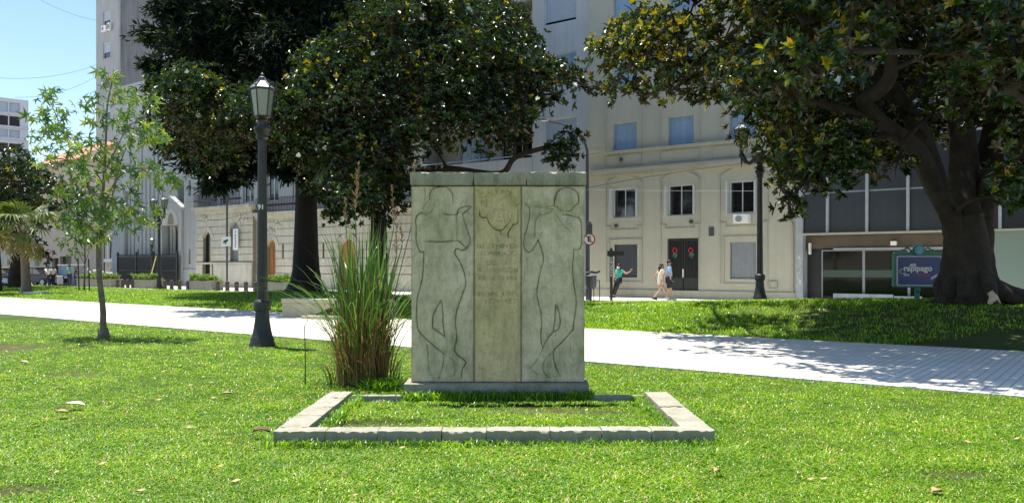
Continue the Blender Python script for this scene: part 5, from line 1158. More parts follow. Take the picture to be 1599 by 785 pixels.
# ---- sapling with star leaves
r=np.random.default_rng(35); Zs=18.4; xs_,ys_,_=W(162,528,Zs); gs=gz(xs_,ys_); O=Vector((xs_,ys_,gs)); WS=lambda px,py,dz=0: Vector(W(px,py,Zs+dz))-O
ts=thing('sapling_tree','slender young tree with bright green star shaped leaves in the near lawn','tree',tuple(O))
b=MB(); T0=[(0,0,-.1),(-.01,0,.15),WS(161,480),WS(156,430),WS(155,380),WS(157,345)]
limb(b,T0,.078,.052,5,9,.12,.6); b.tube([(0.02,0,-.1),(.0,0,.1),(-.01,0,.22)],[.16,.12,.10],9,.15)
SB=[([WS(157,348),WS(148,320,.2),WS(138,290,.3),WS(132,262,.3),WS(128,235,.4),WS(100,205,.5),WS(88,180,.5),WS(75,150,.4)],.035,.008),
 ([WS(157,348),WS(161,300),WS(164,260,-.1),WS(166,215,-.1),WS(168,165),WS(175,130),WS(178,112)],.042,.007),
 ([WS(158,345),WS(168,310,-.3),WS(180,285,-.5),WS(196,268,-.6),WS(215,262,-.7),WS(250,275,-.9)],.028,.006),
 ([WS(157,350),WS(172,320,.4),WS(190,250,.6),WS(205,215,.8),WS(215,180,.8)],.028,.006),
 ([WS(155,368),WS(130,345,-.3),WS(105,330,-.4),WS(90,345,-.5)],.022,.006),([WS(156,365),WS(180,345,-.2),WS(210,330,-.3),WS(235,345,-.5)],.022,.006),
 ([WS(164,270),WS(178,240,-.4),WS(200,200,-.6),WS(225,185,-.7)],.02,.005),([WS(132,262,.3),WS(105,250,.2),WS(75,245,.1),WS(58,235)],.02,.005),([WS(100,205,.5),WS(75,200),WS(60,180,-.2)],.015,.005),([WS(166,200),WS(150,180,.3),WS(138,160,.3),WS(130,155,.3)],.012,.004),([WS(160,310),WS(140,300,-.6),WS(110,290,-.8)],.018,.005)]
for p,r0,r1 in SB: limb(b,p,r0,r1,5,6,.08)
pts=[]
CLS=[(75,150,20,16),(62,180,22,22),(85,180,24,22),(62,215,22,20),(90,225,26,26),(70,245,24,22),(110,245,26,26),(130,225,22,22),(100,205,22,20),(125,165,14,12),(140,158,10,8),(160,120,14,10),(180,125,16,12),(172,150,22,20),(195,150,20,16),(215,165,22,18),(235,160,14,10),(150,190,22,18),(180,190,26,24),(215,200,24,20),(240,205,18,14),(232,215,16,14),(255,220,12,10),(160,230,26,26),(195,235,24,20),(140,260,26,26),(170,275,26,26),(200,270,24,20),(225,275,24,20),(250,270,22,18),(262,290,16,14),(268,275,8,8),(110,290,24,22),(95,310,20,18),(135,310,28,30),(165,320,26,28),(195,310,26,24),(220,330,24,22),(240,340,18,16),(110,340,24,24),(145,345,28,34),(175,345,26,30),(205,345,22,18),(130,365,20,18),(150,378,16,14),(165,368,18,14),(98,345,14,10),(120,270,18,14)]
sl=[]
for px,py,rad,n in CLS:
    n=int(n*.82)
    for _ in range(n):
        a=r.uniform(0,2*pi); q=rad*sqrt(r.uniform(0,1)); dz=r.normal(0,.5); sl.append((px+q*cos(a),py+q*sin(a)*.9,dz))
# dark underside of twigs reach every leaf group
for px,py,rad,n in CLS:
    t=WS(px,py,0); allq=[q for p,_,_ in SB for q in p if isinstance(q,Vector)]; nb=min(allq,key=lambda q:(q-t).length); limb(b,[nb,(nb+t)/2+Vector((0,0,.04)),t],.009,.004,3,5,0)
b.build('trunk',M_barkl,ts,smooth='all')
def star_mesh(var):
    f=MB(); lob=[(-1.9,.62),(-.95,.88),(0,1.0),(.95,.88),(1.9,.62)]; cv=[]; 
    vs=[(0,0,0)]; fs=[]
    for i,(a,l) in enumerate(lob):
        for da,ll in ((-.42,.30),(-.13,.66),(0,1.0),(.13,.66)):
            A=a+da*.9; L__=l*ll; vs.append((L__*cos(A),L__*sin(A),-.22*L__*L__+.05*(ll<.5)))
    A=lob[-1][0]+.42; vs.append((.18*cos(A),.18*sin(A),0))
    for i in range(5):
        k=1+4*i; fs.append((0,k,k+1,k+2)); fs.append((0,k+2,k+3,k+4))
    V=np.array(vs); me=np_mesh('leaf',V,np.array(fs),M_sapleaf,{'tint':('FACE',np.full(10,[.1,.3,.5,.7,.95][var]))}); return me
SM=[star_mesh(i) for i in range(5)]
base=[np.array([v.co[:] for v in SM[0].vertices]), np.array([p.vertices[:] for p in SM[0].polygons])]
VV=[];QQ=[];TT=[];off=0
order=r.permutation(len(sl))
for j,i in enumerate(order):
    px,py,dz=sl[i]; p=WS(px,py,dz); size=r.uniform(.13,.25); rot=(r.uniform(.5,1.5)*(1 if r.uniform()<.8 else -1),r.uniform(-.5,.5),r.uniform(-1.2,1.2)+(pi if r.uniform()<.3 else 0)); var=int(r.integers(0,5))
    if j<300:
        q=bpy.data.objects.new('leaf',SM[var]); COL.objects.link(q); q.parent=ts; q.location=p; q.rotation_euler=rot; q.scale=(size,)*3
    else:
        from mathutils import Euler
        R=np.array(Euler(rot).to_matrix()); VV.append(base[0]*size@R.T+np.array(p)); QQ.append(base[1]+off); TT.append(np.full(10,[.1,.3,.5,.7,.95][var])); off+=len(base[0])
me=np_mesh('crown',np.concatenate(VV),np.concatenate(QQ),M_sapleaf,{'tint':('FACE',np.concatenate(TT))}); link('crown',me,M_sapleaf,ts,kind='stuff')
TS[0]=1.0
# ---- small staked tree
r=np.random.default_rng(36); x,y,_=W(132,452,50); g_=gz(x,y); t_=thing('staked_tree','small young tree tied between thin stakes on the far lawn','tree',(x,y,g_)); O=Vector((x,y,g_))
b=MB(); limb(b,[(0,0,0),(.03,0,1.2),(.05,0,2.2),(.0,0,3.4)],.06,.03,4,7,.08); 
for dx,dz in ((-.6,2.2),(.0,2.6),(.35,2.0)): limb(b,[(.04,0,1.6),(dx*.5,0,dz),(dx,.1,dz+.8)],.03,.01,3,6,.08)
b.build('trunk',M_barkl,t_,smooth='all')
for dx,dy in ((-.28,-.05),(.26,.1)): MB().tube([(dx,dy,0),(dx*1.05-.06,dy,1.9)],.035,6).build('stake',M_bark,t_)
C_,A_=clumps_to_tips([(x-.9,y,2.6,.7),(x-.3,y,3.2,.8),(x+.4,y,2.9,.7),(x-1.4,y,3.0,.5),(x-.6,y,2.2,.5),(x+.1,y,3.9,.6),(x-1.0,y,3.7,.6)],60,r,(x,y,2)); crown(t_,rosettes(C_,A_,.17,6,r),M_sapleaf,0)
# ---- fan palm
r=np.random.default_rng(37); x,y,_=W(41,452,46); g_=gz(x,y); O=Vector((x,y,g_)); t_=thing('fan_palm','short fan palm with ragged green and brown leaves beside a dark trunk','palm tree',tuple(O))
b=MB(); b.tube([(0.05,0,-.1),(.02,0,.15),(0,0,.5),(-.05,0,1.5),(-.14,0,2.9),(-.25,0,3.75)],[.42,.30,.24,.21,.22,.26],12,.10); b.build('trunk',M_barkl,t_,smooth='all')
def fan(n,rad,droop,r):
    V=[];Q=[];T=[];o=0
    for i in range(n):
        a=(i/(n-1)-.5)*3.9; l=rad*(1-.12*abs(a)/1.9)*r.uniform(.85,1.05); w=.5*3.9/n*.9
        p=[(0,0,0),(l*.55*cos(a-w),l*.55*sin(a-w),.02),(l*.62*cos(a),l*.62*sin(a),-.03),(l*.55*cos(a+w),l*.55*sin(a+w),.02),(l*cos(a),l*sin(a),-droop*l*r.uniform(.4,1.2))]
        V+=p; Q+=[(o,o+1,o+2,o+3),(o+1,o+4,o+3,o+2)]; o+=5
    return np.array(V),np.array(Q)
top=Vector((-.25,0,3.75)); stalks=MB()
for i in range(34):
    az=r.uniform(0,2*pi); el=r.choice([r.uniform(.1,1.2),r.uniform(-1.1,.1)],p=[.6,.4]); Ls=r.uniform(.9,1.5); dv=Vector((cos(az)*cos(el),sin(az)*cos(el),sin(el))); e=top+dv*Ls+Vector((0,0,-.15)); stalks.tube([top,(top+e)/2+Vector((0,0,.08)),e],[.03,.02,.015],5)
    V,Q=fan(18,r.uniform(.85,1.2),.45,r); dead=el<-.45; tt=np.full(len(Q),r.uniform(.8,1.0) if dead else r.uniform(.1,.6)); tt=tt+r.normal(0,.05,len(Q))
    me=np_mesh('leaf',V,Q,M_palm,{'tint':('FACE',np.clip(tt,0,1))}); q=link('leaf',me,M_palm,t_,loc=e)
    q.rotation_euler=(dv+Vector((0,0,-.35 if not dead else -.6))).to_track_quat('X','Z').to_euler()
stalks.build('stalks',M_barkl,t_)
# ---- tall ornamental reed clump beside the monument
r=np.random.default_rng(38); RX,RY=-2.02,11.35; t_=thing('reed_clump','tall clump of arching green reeds with straw coloured base beside the monument','ornamental grass',(RX,RY,0))
M_reed=leafmat('reed_blade',[(0.0,(0.02,0.07,0.015)),(.4,(.06,.15,.03)),(.7,(.22,.31,.12)),(.8,(.17,.11,.05)),(1.0,(.36,.25,.12))],None,.38,.35,.6,(1.7,1.6,.7))
def reeds(n,h0,h1,lean,base,w,tl,seed,seg=9,strawto=.0):
    r=np.random.default_rng(seed); V=[];Q=[];T=[]
    a=r.uniform(0,2*pi,n); rr_=base*np.sqrt(r.uniform(0,1,n)); bx,by=rr_*np.cos(a),rr_*np.sin(a)*.8; az=a+r.normal(0,.7,n); h=r.uniform(h0,h1,n); ln=lean(r,n)*h; ww=w*r.uniform(.6,1.25,n); tint=tl(r,n); kink=r.uniform(0,1,n)<.12
    for k in range(seg+1):
        t=k/seg; out=ln*(.25*t+.75*t**2.6); up=h*(t-.16*(ln/h)*t**4*2.2); wdt=ww*(1-.35*t)*(1 if k<seg else .06)*(0.8 if k==0 else 1)
        cx=bx+np.cos(az)*out; cy=by+np.sin(az)*out; sx,sy=-np.sin(az+.7*np.sin(3*h)),np.cos(az+.7*np.sin(3*h))
        V.append(np.stack([np.stack([cx-sx*wdt,cy-sy*wdt,up],-1),np.stack([cx+sx*wdt,cy+sy*wdt,up],-1)],1))
    V=np.stack(V,1).reshape(-1,3); b0=np.arange(n)*(seg+1)*2; Q=np.concatenate([np.stack([b0+2*k,b0+2*k+1,b0+2*k+3,b0+2*k+2],-1) for k in range(seg)])
    T=np.concatenate([np.where((k/seg<strawto*(.6+.8*r.uniform(0,1,n)))&(tint<.75),r.uniform(.78,1,n),tint) for k in range(seg)]); return V,Q,T
def joinm(lst):
    o=0;V=[];Q=[];T=[]
    for v,q,t in lst: V.append(v);Q.append(q+o);T.append(t);o+=len(v)
    return np.concatenate(V),np.concatenate(Q),np.concatenate(T)
green=lambda r,n: r.beta(2,2,n)*.72
straw=lambda r,n: r.uniform(.76,1,n)
V,Q,T=joinm([reeds(430,1.0,2.38,lambda r,n:np.abs(r.normal(.10,.13,n)),.33,.0085,green,1,strawto=.42),
 reeds(85,1.0,2.1,lambda r,n:r.uniform(.3,.9,n),.36,.0075,green,2,strawto=.3),
 reeds(60,1.2,2.2,lambda r,n:r.uniform(.75,1.15,n),.33,.007,green,3,strawto=.15),
 reeds(420,.4,1.2,lambda r,n:np.abs(r.normal(.14,.2,n)),.36,.0058,straw,4,6),
 reeds(130,.25,.8,lambda r,n:r.uniform(.3,1.0,n),.45,.006,straw,5,6),reeds(90,.2,.5,lambda r,n:r.uniform(.3,.9,n),.5,.007,green,6,6)])
link('blades',np_mesh('blades',V,Q,M_reed,{'tint':('FACE',T)}),M_reed,t_,kind='stuff')
M_plume=mat('reed_plume',(0.30,0.19,0.09),.9,.2,30)
for px,py0,py1,lean_,thick in [(560,330,255,-.12,1.0),(648,330,248,.02,.8),(612,350,290,.1,.6),(618,400,325,.05,.7),(540,345,310,0,.5),(625,380,345,.1,.5)]:
    p0=Vector(W(px+lean_*40,py0,11.3)); p1=Vector(W(px,py1,11.3)); O=Vector((RX,RY,0)); base_=Vector((RX+(px-575)/1300*3,11.35,.0)); f=MB(); limb(f,[base_-O,(base_*.5+p0*.5)-O+Vector((.0,0,.1)),p0-O],.009,.006,5,5,0); q=f.build('stem',M_yelrod if False else M_reed,t_)
    a=q.data.attributes.new('tint','FLOAT','FACE'); a.data.foreach_set('value',[.45]*len(q.data.polygons))
    f=MB(); f.tube([p0-O,p1-O],[.006,.002],4)
    for i in range(int(40*thick)+12):
        t=r.uniform(0,1); c=(p0+(p1-p0)*t)-O; a_=r.uniform(0,2*pi); l=.12*(1-.6*t)*thick*r.uniform(.5,1.2); e=c+Vector((cos(a_)*l*.7,sin(a_)*l*.5,l*.9)); f.tube([c,e],[.0045,.0055],3)
    f.build('plume',M_plume,t_)
x,y,_=W(477,597,11.2); f=MB(); limb(f,[(0,0,0),(.0,0,.4),(-.01,0,.78)],.009,.007,4,5,0); limb(f,[(-.01,0,.78),(.03,0,.86),(.02,0,.95)],.007,.002,3,4,0); limb(f,[(-.01,0,.78),(-.08,0,.82),(-.3,.0,.9)],.004,.002,3,4,0)
q=f.build('lone_reed',M_reed,None,loc=(x,y,0),label='single thin dark reed stem standing alone in the grass left of the clump',cat='reed'); a=q.data.attributes.new('tint','FLOAT','FACE'); a.data.foreach_set('value',[.1]*len(q.data.polygons))
# weeds at the foot of the reeds
V,Q,T=blades(260,.30,.17,.010,1.1,77); link('weed_patch',np_mesh('weed_patch',V,Q,M_blade,{'tint':('FACE',T*.5)}),M_blade,None,loc=(-1.72,10.95,0),label='low leafy weeds at the foot of the reed clump',cat='weeds',kind='stuff')
# ------------------------------------------------------------------ street furniture
def text_mesh(txt, size, ext=.004, bold=0.0):
    cu=bpy.data.curves.new('t','FONT'); cu.body=txt; cu.size=size; cu.extrude=ext; cu.offset=bold; cu.align_x='CENTER'; cu.align_y='CENTER'; cu.resolution_u=3
    o=bpy.data.objects.new('t',cu); COL.objects.link(o); dg=bpy.context.evaluated_depsgraph_get(); me=bpy.data.meshes.new_from_object(o.evaluated_get(dg)); bpy.data.objects.remove(o); bpy.data.curves.remove(cu); me.materials.clear(); return me
def lantern(par, x, z, sc=1.0):
    n=6; L=MB(); L.lathe([(.05*sc,z-.10*sc),(.13*sc,z-.05*sc),(.19*sc,z-.012*sc),(.19*sc,z)],n,x,0,.5); 
    for k in range(n):
        a=2*pi*(k+.5)/n; L.tube([(x+.185*sc*cos(a),.185*sc*sin(a),z),(x+.265*sc*cos(a),.265*sc*sin(a),z+.56*sc)],.014*sc,5)
        L.tube([(x+.19*sc*cos(a),.19*sc*sin(a),z+.01),(x+.23*sc*cos(a),.23*sc*sin(a),z-.05*sc)],.012*sc,4)
    L.lathe([(.262*sc,z+.55*sc),(.30*sc,z+.56*sc),(.30*sc,z+.585*sc),(.27*sc,z+.60*sc)],n,x,0,.5)
    f=L.build('lantern_frame',M_iron,par)
    G_=MB(); G_.lathe([(.176*sc,z+.003),(.252*sc,z+.553*sc)],n,x,0,.5); G_.build('glass',M_lampglass,f)
    R_=MB(); R_.lathe([(.275*sc,z+.603*sc),(.10*sc,z+.76*sc),(.08*sc,z+.80*sc)],n,x,0,.5); R_.build('lantern_roof',M_rim,f)
    K=MB(); K.lathe([(.085*sc,z+.801*sc),(.09*sc,z+.83*sc),(.03*sc,z+.87*sc),(.045*sc,z+.90*sc),(.0*sc+.01,z+.95*sc)],8,x,0); 
    for k in range(n):
        a=2*pi*(k+.5)/n; K.tube([(x+.275*sc*cos(a),.275*sc*sin(a),z+.612*sc),(x+.09*sc*cos(a),.09*sc*sin(a),z+.80*sc)],.012*sc,4); K.ball((x+.29*sc*cos(a),.29*sc*sin(a),z+.625*sc),.026*sc,5,4)
    K.build('finial',M_iron,f)
def post(par, top, s=1.0):
    B_=MB(); B_.lathe([(.27*s,-.2),(.27*s,.05*s),(.245*s,.09*s),(.245*s,.14*s),(.215*s,.20*s),(.185*s,.32*s),(.155*s,.50*s),(.14*s,.68*s),(.14*s,.71*s)],12,flute=.05); B_.build('base',M_iron,par,smooth=True)
    Cc=MB(); Cc.lathe([(.145*s,.705*s),(.17*s,.72*s),(.175*s,.86*s),(.16*s,.90*s),(.125*s,.93*s)],12,0,0,.5); Cc.build('collar',M_iron,par,smooth=True)
    S_=MB(); S_.lathe([(.108*s,.92*s),(.098*s,top*.5),(.085*s,top)],20,flute=.07); S_.build('shaft',M_iron,par)
    H_=MB(); H_.lathe([(.094*s,top-.01),(.13*s,top+.03),(.11*s,top+.07),(.135*s,top+.14),(.17*s,top+.20),(.155*s,top+.24),(.10*s,top+.27)],12); H_.build('capital',M_iron,par,smooth=True)
def single_lamp(px,py,Z,label,top=4.12,s=1.0,group='single lantern posts'):
    x,y,_=W(px,py,Z); o=thing('street_lamp',label,'street lamp',(x,y,gz(x,y)),-ANG*.3,group); post(o,top,s)
    n=MB(); n.lathe([(.10*s,top+.25),(.085*s,top+.34),(.11*s,top+.38),(.05*s,top+.42),(.06*s,top+.44)],10); n.build('neck',M_iron,o,smooth=True); lantern(o,0,top+.46*s,s*.92); return o
sl_=single_lamp(410,540,16.6,'tall black iron street lamp with one glass lantern beside the path, nearest the camera')
t=text_mesh('91',.13,.002,.004); link('number',t,M_white,sl_,loc=(.03,-.114,2.76),rz=(radians(90),0,ANG*.3))
x,y,_=W(237.5,447,64); o=single_lamp(237.5,447,64,'small black single lantern post standing in front of the church fence',2.85,.72)
def double_lamp(x,y,label,top=4.55):
    o=thing('street_lamp',label,'street lamp',(x,y,gz(x,y)),-ANG,'double armed lantern posts'); post(o,top)
    h=MB(); h.lathe([(.09,top+.25),(.20,top+.33),(.09,top+.40),(.10,top+.46),(.22,top+.50),(.24,top+.52),(.24,top+.62),(.26,top+.70),(.30,top+.72),(.30,top+.74),(.17,top+.76),(.15,top+.86),(.06,top+.92),(.07,top+.98),(.02,top+1.08)],12); h.build('hub',M_iron,o,smooth=True)
    for sx in (-1,1):
        a=MB(); a.tube([(sx*.2,0,top+.60),(sx*.36,0,top+.52),(sx*.50,0,top+.58),(sx*.56,0,top+.72),(sx*.63,0,top+.82)],[.09,.07,.075,.075,.08],8)
        a.lathe([(.012,top+.42),(.03,top+.55),(.04,top+.72),(.085,top+.76),(.10,top+.82),(.07,top+.89),(.05,top+.93),(.085,top+.97),(.085,top+1.0),(.05,top+1.03),(.10,top+1.10)],10,sx*.64,0); a.build('arm',M_iron,o,smooth=True)
        lantern(o,sx*.64,top+1.16,.92)
    return o
x,y,_=W(1187,472,28.2); dl=double_lamp(x,y,'black iron post with two lantern arms half hidden by the right magnolia',4.18)
x,y,_=W(249,452,55); c=copy_tree(dl); c.location=(x,y,gz(x,y)); c['label']='distant black iron post with two lanterns in front of the church'
# street light with curved arm + signs at the monument's right edge
x,y,_=W(917.5,469,38.5); sp_=thing('street_light','thin grey street light pole with a long arm curving to the left','street light',(x,y,0))
m=MB(); z=lambda py:1.6-(py-415)*38.5/1300; X_=lambda px:(px-917.5)*38.5/1300
m.tube([(0,0,0),(0,0,z(260)),(0,0,z(235)),(X_(912),0,z(218)),(X_(900),0,z(204)),(X_(880),0,z(194)),(X_(858),0,z(189))],[.09,.08,.06,.055,.05,.045,.04],8); m.build('pole',M_cable,sp_,smooth=True); m=MB(); m.ball((X_(851),0,z(187.5)),.16,8,5,(1.7,.7,.5)); m.build('lamp_head',M_rim,sp_,smooth=True)
def disc(mb,x,y,z,r,t=.02,n=28,hole=0): 
    P=[(x+r*cos(2*pi*k/n),z+r*sin(2*pi*k/n)) for k in range(n)]
    if not hole: mb.prism(P,y-t,y)
    else:
        Q=[(x+hole*cos(2*pi*k/n),z+hole*sin(2*pi*k/n)) for k in range(n)]
        for k in range(n): mb.prism([P[k],P[(k+1)%n],Q[(k+1)%n],Q[k]],y-t,y)
def no_parking(x,y,zb,zc,label,r=.27,crossed=True,rz=-ANG*.3):
    o=thing('road_sign',label,'road sign',(x,y,zb),rz); MB().tube([(0,0,0),(0,0,zc+.35)],.03,8).build('post',M_cable,o,smooth=True)
    f=MB(); disc(f,0,-.035,zc,r); f.build('sign_face',M_white,o); f=MB(); disc(f,0,-.058,zc,r,.008,28,r*.80); w=r*.07
    for a in ((pi/4,) if not crossed else (pi/4,-pi/4)): 
        c_,s_=cos(a+pi/2),sin(a+pi/2); l=r*.86; f.prism([(c_*l+s_*w,zc+s_*l-c_*w),(c_*l-s_*w,zc+s_*l+c_*w),(-c_*l-s_*w,zc-s_*l+c_*w),(-c_*l+s_*w,zc-s_*l-c_*w)],-.0585-.003*(a<0),-.0575+.002*(a>0))
    f.build('red_ring',M_red,o); t=text_mesh('E',r*1.25,.002,.012); link('letter',t,M_black,o,loc=(0,-.057,zc),rz=(radians(90),0,0)); return o
x,y,_=W(920.5,468,38.2); no_parking(x,y,0,z(374),'round red ringed no parking sign with a crossed letter E beside the monument',.28,False,0)
m=MB(); m.box(-.14,.14,-.30,-.10,z(366),z(350)); m.box(-.10,.10,-.26,-.14,z(350),z(347)); m.build('signal_box',M_shutterdark,None,loc=(x-.02,y,0),label='dark metal box fixed to the pole above the red no parking sign',cat='box',bevel=.02)
b_=thing('litter_bin','dark narrow litter bin with a curved lid on the pole base beside the monument','litter bin',(x+.05,y-.25,0)); m=MB(); m.lathe([(.20,.55),(.26,.7),(.27,1.15),(.25,1.17)],12); m.build('body',M_shutterdark,b_,smooth=True); m=MB(); m.tube([(-.25,0,1.25),(0,0,1.33),(.25,0,1.28),(.42,0,1.36)],.05,6); m.build('lid',M_cable,b_,smooth=True); MB().tube([(0,.1,0),(0,.1,.7)],.06,8).build('stand',M_cable,b_); f=MB(); frame_box(f,.12,.42,0.0,.95,.04,-.02,.02); f.build('frame',M_cable,b_)
x,y,_=W(955,472.5,36.4); p_=thing('marker_post','slim black post with a small bracket and white vertical lettering on the pavement','post',(x,y,0)); MB().box(-.055,.055,-.055,.055,0,2.38).build('post',M_black,p_,bevel=.01); MB().box(-.17,.55,-.05,.06,2.02,2.26).build('bracket',M_black,p_,bevel=.01)
m=MB(); rg=random.Random(5)
for k in range(10): zz=1.15+.085*k; m.box(-.04+rg.uniform(0,.02),.04-rg.uniform(0,.03),-.061,-.056,zz,zz+rg.uniform(.015,.035)); m.box(-.04,-.02+rg.uniform(0,.03),-.0615,-.0565,zz+.036,zz+.06)
m.build('lettering',M_white,p_)
# bollards and planters along the park edge
bo=None
bx=[184,192,200,208,258,268.5,281,294,340.5,355.5,370,384.5,399,411]
where=['first','second','third','fourth']
for i,px in enumerate(bx):
    k=KP(px); Zb=31.0/(CA+SA*k); x,y=k*Zb,Zb
    if bo is None:
        bo=thing('bollard','','bollard',(x,y,0),-ANG,'bollards along the pavement edge'); m=MB(); m.lathe([(.13,0),(.13,.50),(.135,.51),(.135,.56),(.11,.61),(.04,.64)],12); m.build('post',M_bollard,bo,smooth=True); m=MB(); m.lathe([(.16,0),(.16,.06),(.14,.08)],12); m.build('foot',M_bollard,bo,smooth=True); o=bo
    else: o=copy_tree(bo); o.location=(x,y,0)
    o['label']=('%s bollard from the left in the row left of the far double lantern'%where[i]) if i<4 else ('%s dark bollard right of the far double lantern post'%where[i-4]) if i<8 else ('%s dark bollard right of the planter before the stone palace'%(['first','second','third','fourth','fifth','sixth'][i-8]))
M_plant=leafmat('planter_leaves',[(0,(.06,.13,.02)),(.6,(.13,.22,.04)),(1,(.24,.32,.09))],None,.5,.35,.4,(1.8,1.7,.6))
for n_,(a,b,lab) in enumerate([(215,247,'stone planter of bright green leaves beside the far double lantern post'),(302,339,'stone planter of bright green leaves in front of the arched iron gate'),(418,462,'stone planter half hidden by the dark conifer trunk'),(128,181,'long stone planter with white flowers behind the staked tree')]):
    d_=31.4; sa=F(a,415,d_)[0]; sb=F(b,415,d_)[0]; o=thing('planter',lab,'planter',SD(sa,d_-.4,0),-ANG,'stone planters along the pavement'); L=sb-sa
    m=MB(); m.box(0,L,0,.9,-.05,.62); m.build('trough',M_planter,o,bevel=.03); MB().box(-.03,L+.03,-.04,.94,.56,.63).build('rim',M_planter,o,bevel=.02)
    rq=np.random.default_rng(60+n_); P=[];
    nb=int(420*L); bxx=rq.uniform(.05,L-.05,nb); V=[];Q=[]
    for i in range(nb):
        x0,y0=bxx[i],rq.uniform(.05,.85); a_=rq.uniform(0,2*pi); l=rq.uniform(.2,.42)*(1+.45*sin(x0*4.1+n_)+.3*sin(x0*9.7)); w_=.022; c_,s_=cos(a_),sin(a_); z0=.55; o_=len(V)
        V+=[(x0-s_*w_,y0+c_*w_,z0),(x0+s_*w_,y0-c_*w_,z0),(x0+c_*l*.45+s_*w_,y0+s_*l*.45-c_*w_,z0+l*.85),(x0+c_*l*.45-s_*w_,y0+s_*l*.45+c_*w_,z0+l*.85),(x0+c_*l*1.05,y0+s_*l*1.05,z0+l*.75)]; Q+=[(o_,o_+1,o_+2,o_+3),(o_+3,o_+2,o_+4,o_+4)]
    me=bpy.data.meshes.new('foliage'); me.from_pydata(V,[],[tuple(dict.fromkeys(q)) for q in Q]); me.materials.append(M_plant); at=me.attributes.new('tint','FLOAT','FACE'); at.data.foreach_set('value',rq.uniform(0,1,len(me.polygons)).astype(np.float32)); link('foliage',me,M_plant,o,kind='stuff')
    if n_==3:
        f=MB()
        for i in range(14): f.ball((rq.uniform(.3,L),.4,1.0+rq.uniform(-.1,.35)),.09,6,4)
        f.build('white_flowers',M_flower,o)
# stone bench by the path
x,y,_=W(441,497,25.6); sbn,dbn=toSD(x,y)
bn=thing('stone_bench','massive pale stone bench with a sloping wedge support on the far edge of the path','bench',SD(sbn,dbn,0),-ANG*.62)
m=MB(); m.prism([(0,.0),(.55,.0),(1.3,.17),(1.75,.36),(1.75,.47),(0,.47)],0,.62); m.build('wedge_support',M_bench,bn,bevel=.012)
MB().box(-.02,3.6,-.03,.66,.474,.60).build('seat',M_bench,bn,bevel=.015)
m=MB(); m.prism([(2.6,.0),(3.58,.0),(3.58,.47),(1.9,.47),(1.9,.36)],0.02,.60); m.build('wedge_support',M_bench,bn,bevel=.012)
MB().box(1.05,3.2,-.45,.9,.0,.12).build('foot_slab',M_bench,bn,bevel=.012)
# flat plaque on far lawn, overhead signs
x,y,_=W(57,457.5,45); s_,d_=toSD(x,y); g_=gz(x,y)
MB().box(-.55,.55,-.35,.35,.0,.09).build('ground_slab',M_pavement,None,loc=(x,y,g_+.04),rz=-.35,bevel=.01,label='flat pale stone slab lying in the far lawn in front of the palm',cat='stone slab')
x,y,_=W(77,443,64); no_parking(x,y,0,1.6-(397-415)*64/1300,'round red ringed no parking sign with a crossed letter E near the far palm',.40,True)
# sign pole with camera pictogram before the palace
x,y,_=W(355,443,57); o=thing('camera_sign','white rectangular sign with a black camera symbol on a tall thin pole','sign',(x,y,0),-ANG*.5)
MB().tube([(0,0,0),(0,0,6.6)],.07,8).build('post',M_cable,o,smooth=True); zc=1.6+38*57/1300
MB().box(-.38,.38,-.12,-.08,zc-.33,zc+.33).build('sign_panel',M_white,o); m=MB(); m.prism([(-.20,zc-.12),(.12,zc-.02),(.20,zc+.10),(.12,zc+.16),(-.22,zc+.02)],-.13,-.121); m.box(-.05,.02,-.131,-.1215,zc-.2,zc-.06); m.build('camera_symbol',M_black,o)
# banner on the palace
a,h1=F(376,355); b,_=F(385,355); o=thing('wall_banner','narrow white vertical banner hanging between the palace windows','banner',SD(a,D0-.62,0),-ANG); MB().box(0,.62,-.02,0,2.75,4.3).build('cloth',M_white,o); 
m=MB(); rg=random.Random(8)
for k in range(9): zz=2.95+.11*k; m.box(.2+rg.uniform(0,.05),.42-rg.uniform(0,.06),-.027,-.0205,zz,zz+.06)
m.build('lettering',M_signblue,o); m=MB(); disc(m,.31,-.0205,4.08,.10,.006); m.build('emblem',M_lblue,o); MB().box(.02,.1,-.02,.5,4.28,4.34).build('bracket',M_cable,o)
# leaning rod
x,y,_=W(233,432,62); m=MB(); m.tube([(0,0,.3),(.42,.3,2.35)],.035,6); m.build('leaning_rod',M_yelrod,None,loc=(x,y,0),label='thin yellow rod leaning by the church fence',cat='rod')
# grey kiosk
x,y,_=W(105,445,66); o=thing('kiosk','pale grey metal kiosk with people in front at far left','kiosk',(x,y,0),-ANG*.3); MB().box(-.78,.72,0,1.2,0,1.62).build('cabinet',M_concrete,o,bevel=.02); MB().box(-.84,.78,-.08,1.26,1.623,1.70).build('roof',M_modern,o,bevel=.02); m=MB(); frame_box(m,-.70,.64,.1,1.55,.03,-.02,-.002); m.build('panel_frame',M_window_frame,o)
MB().box(-.5,-.15,-.03,-.004,.7,1.35).build('poster',M_lblue,o)
# ---- billboard
x,y,_=W(1433,460,23.6); zb=gz(x,y); K=23.6/1300; o=thing('billboard','green framed blue advertising billboard reading rapipago under a round teal crest','billboard',(x,y,0),0.0)
hz=lambda py:1.6-(py-415)*K; hx=lambda px:(px-1433)*K
def rrect(x0,x1,z0,z1,r,n=5):
    P=[]
    for cx,cz,a0 in ((x1-r,z0+r,-pi/2),(x1-r,z1-r,0),(x0+r,z1-r,pi/2),(x0+r,z0+r,pi)): P+=[(cx+r*cos(a0+pi/2*k/n),cz+r*sin(a0+pi/2*k/n)) for k in range(n+1)]
    return P
m=MB(); m.prism(rrect(hx(1395),hx(1472.5),hz(448.5),hz(394),.05),-.06,.10); m.build('frame',M_signgreen,o,bevel=.01)
m=MB(); m.prism(rrect(hx(1398.6),hx(1469.5),hz(446),hz(399.5),.05),-.075,-.061); m.build('white_border',M_window_frame,o)
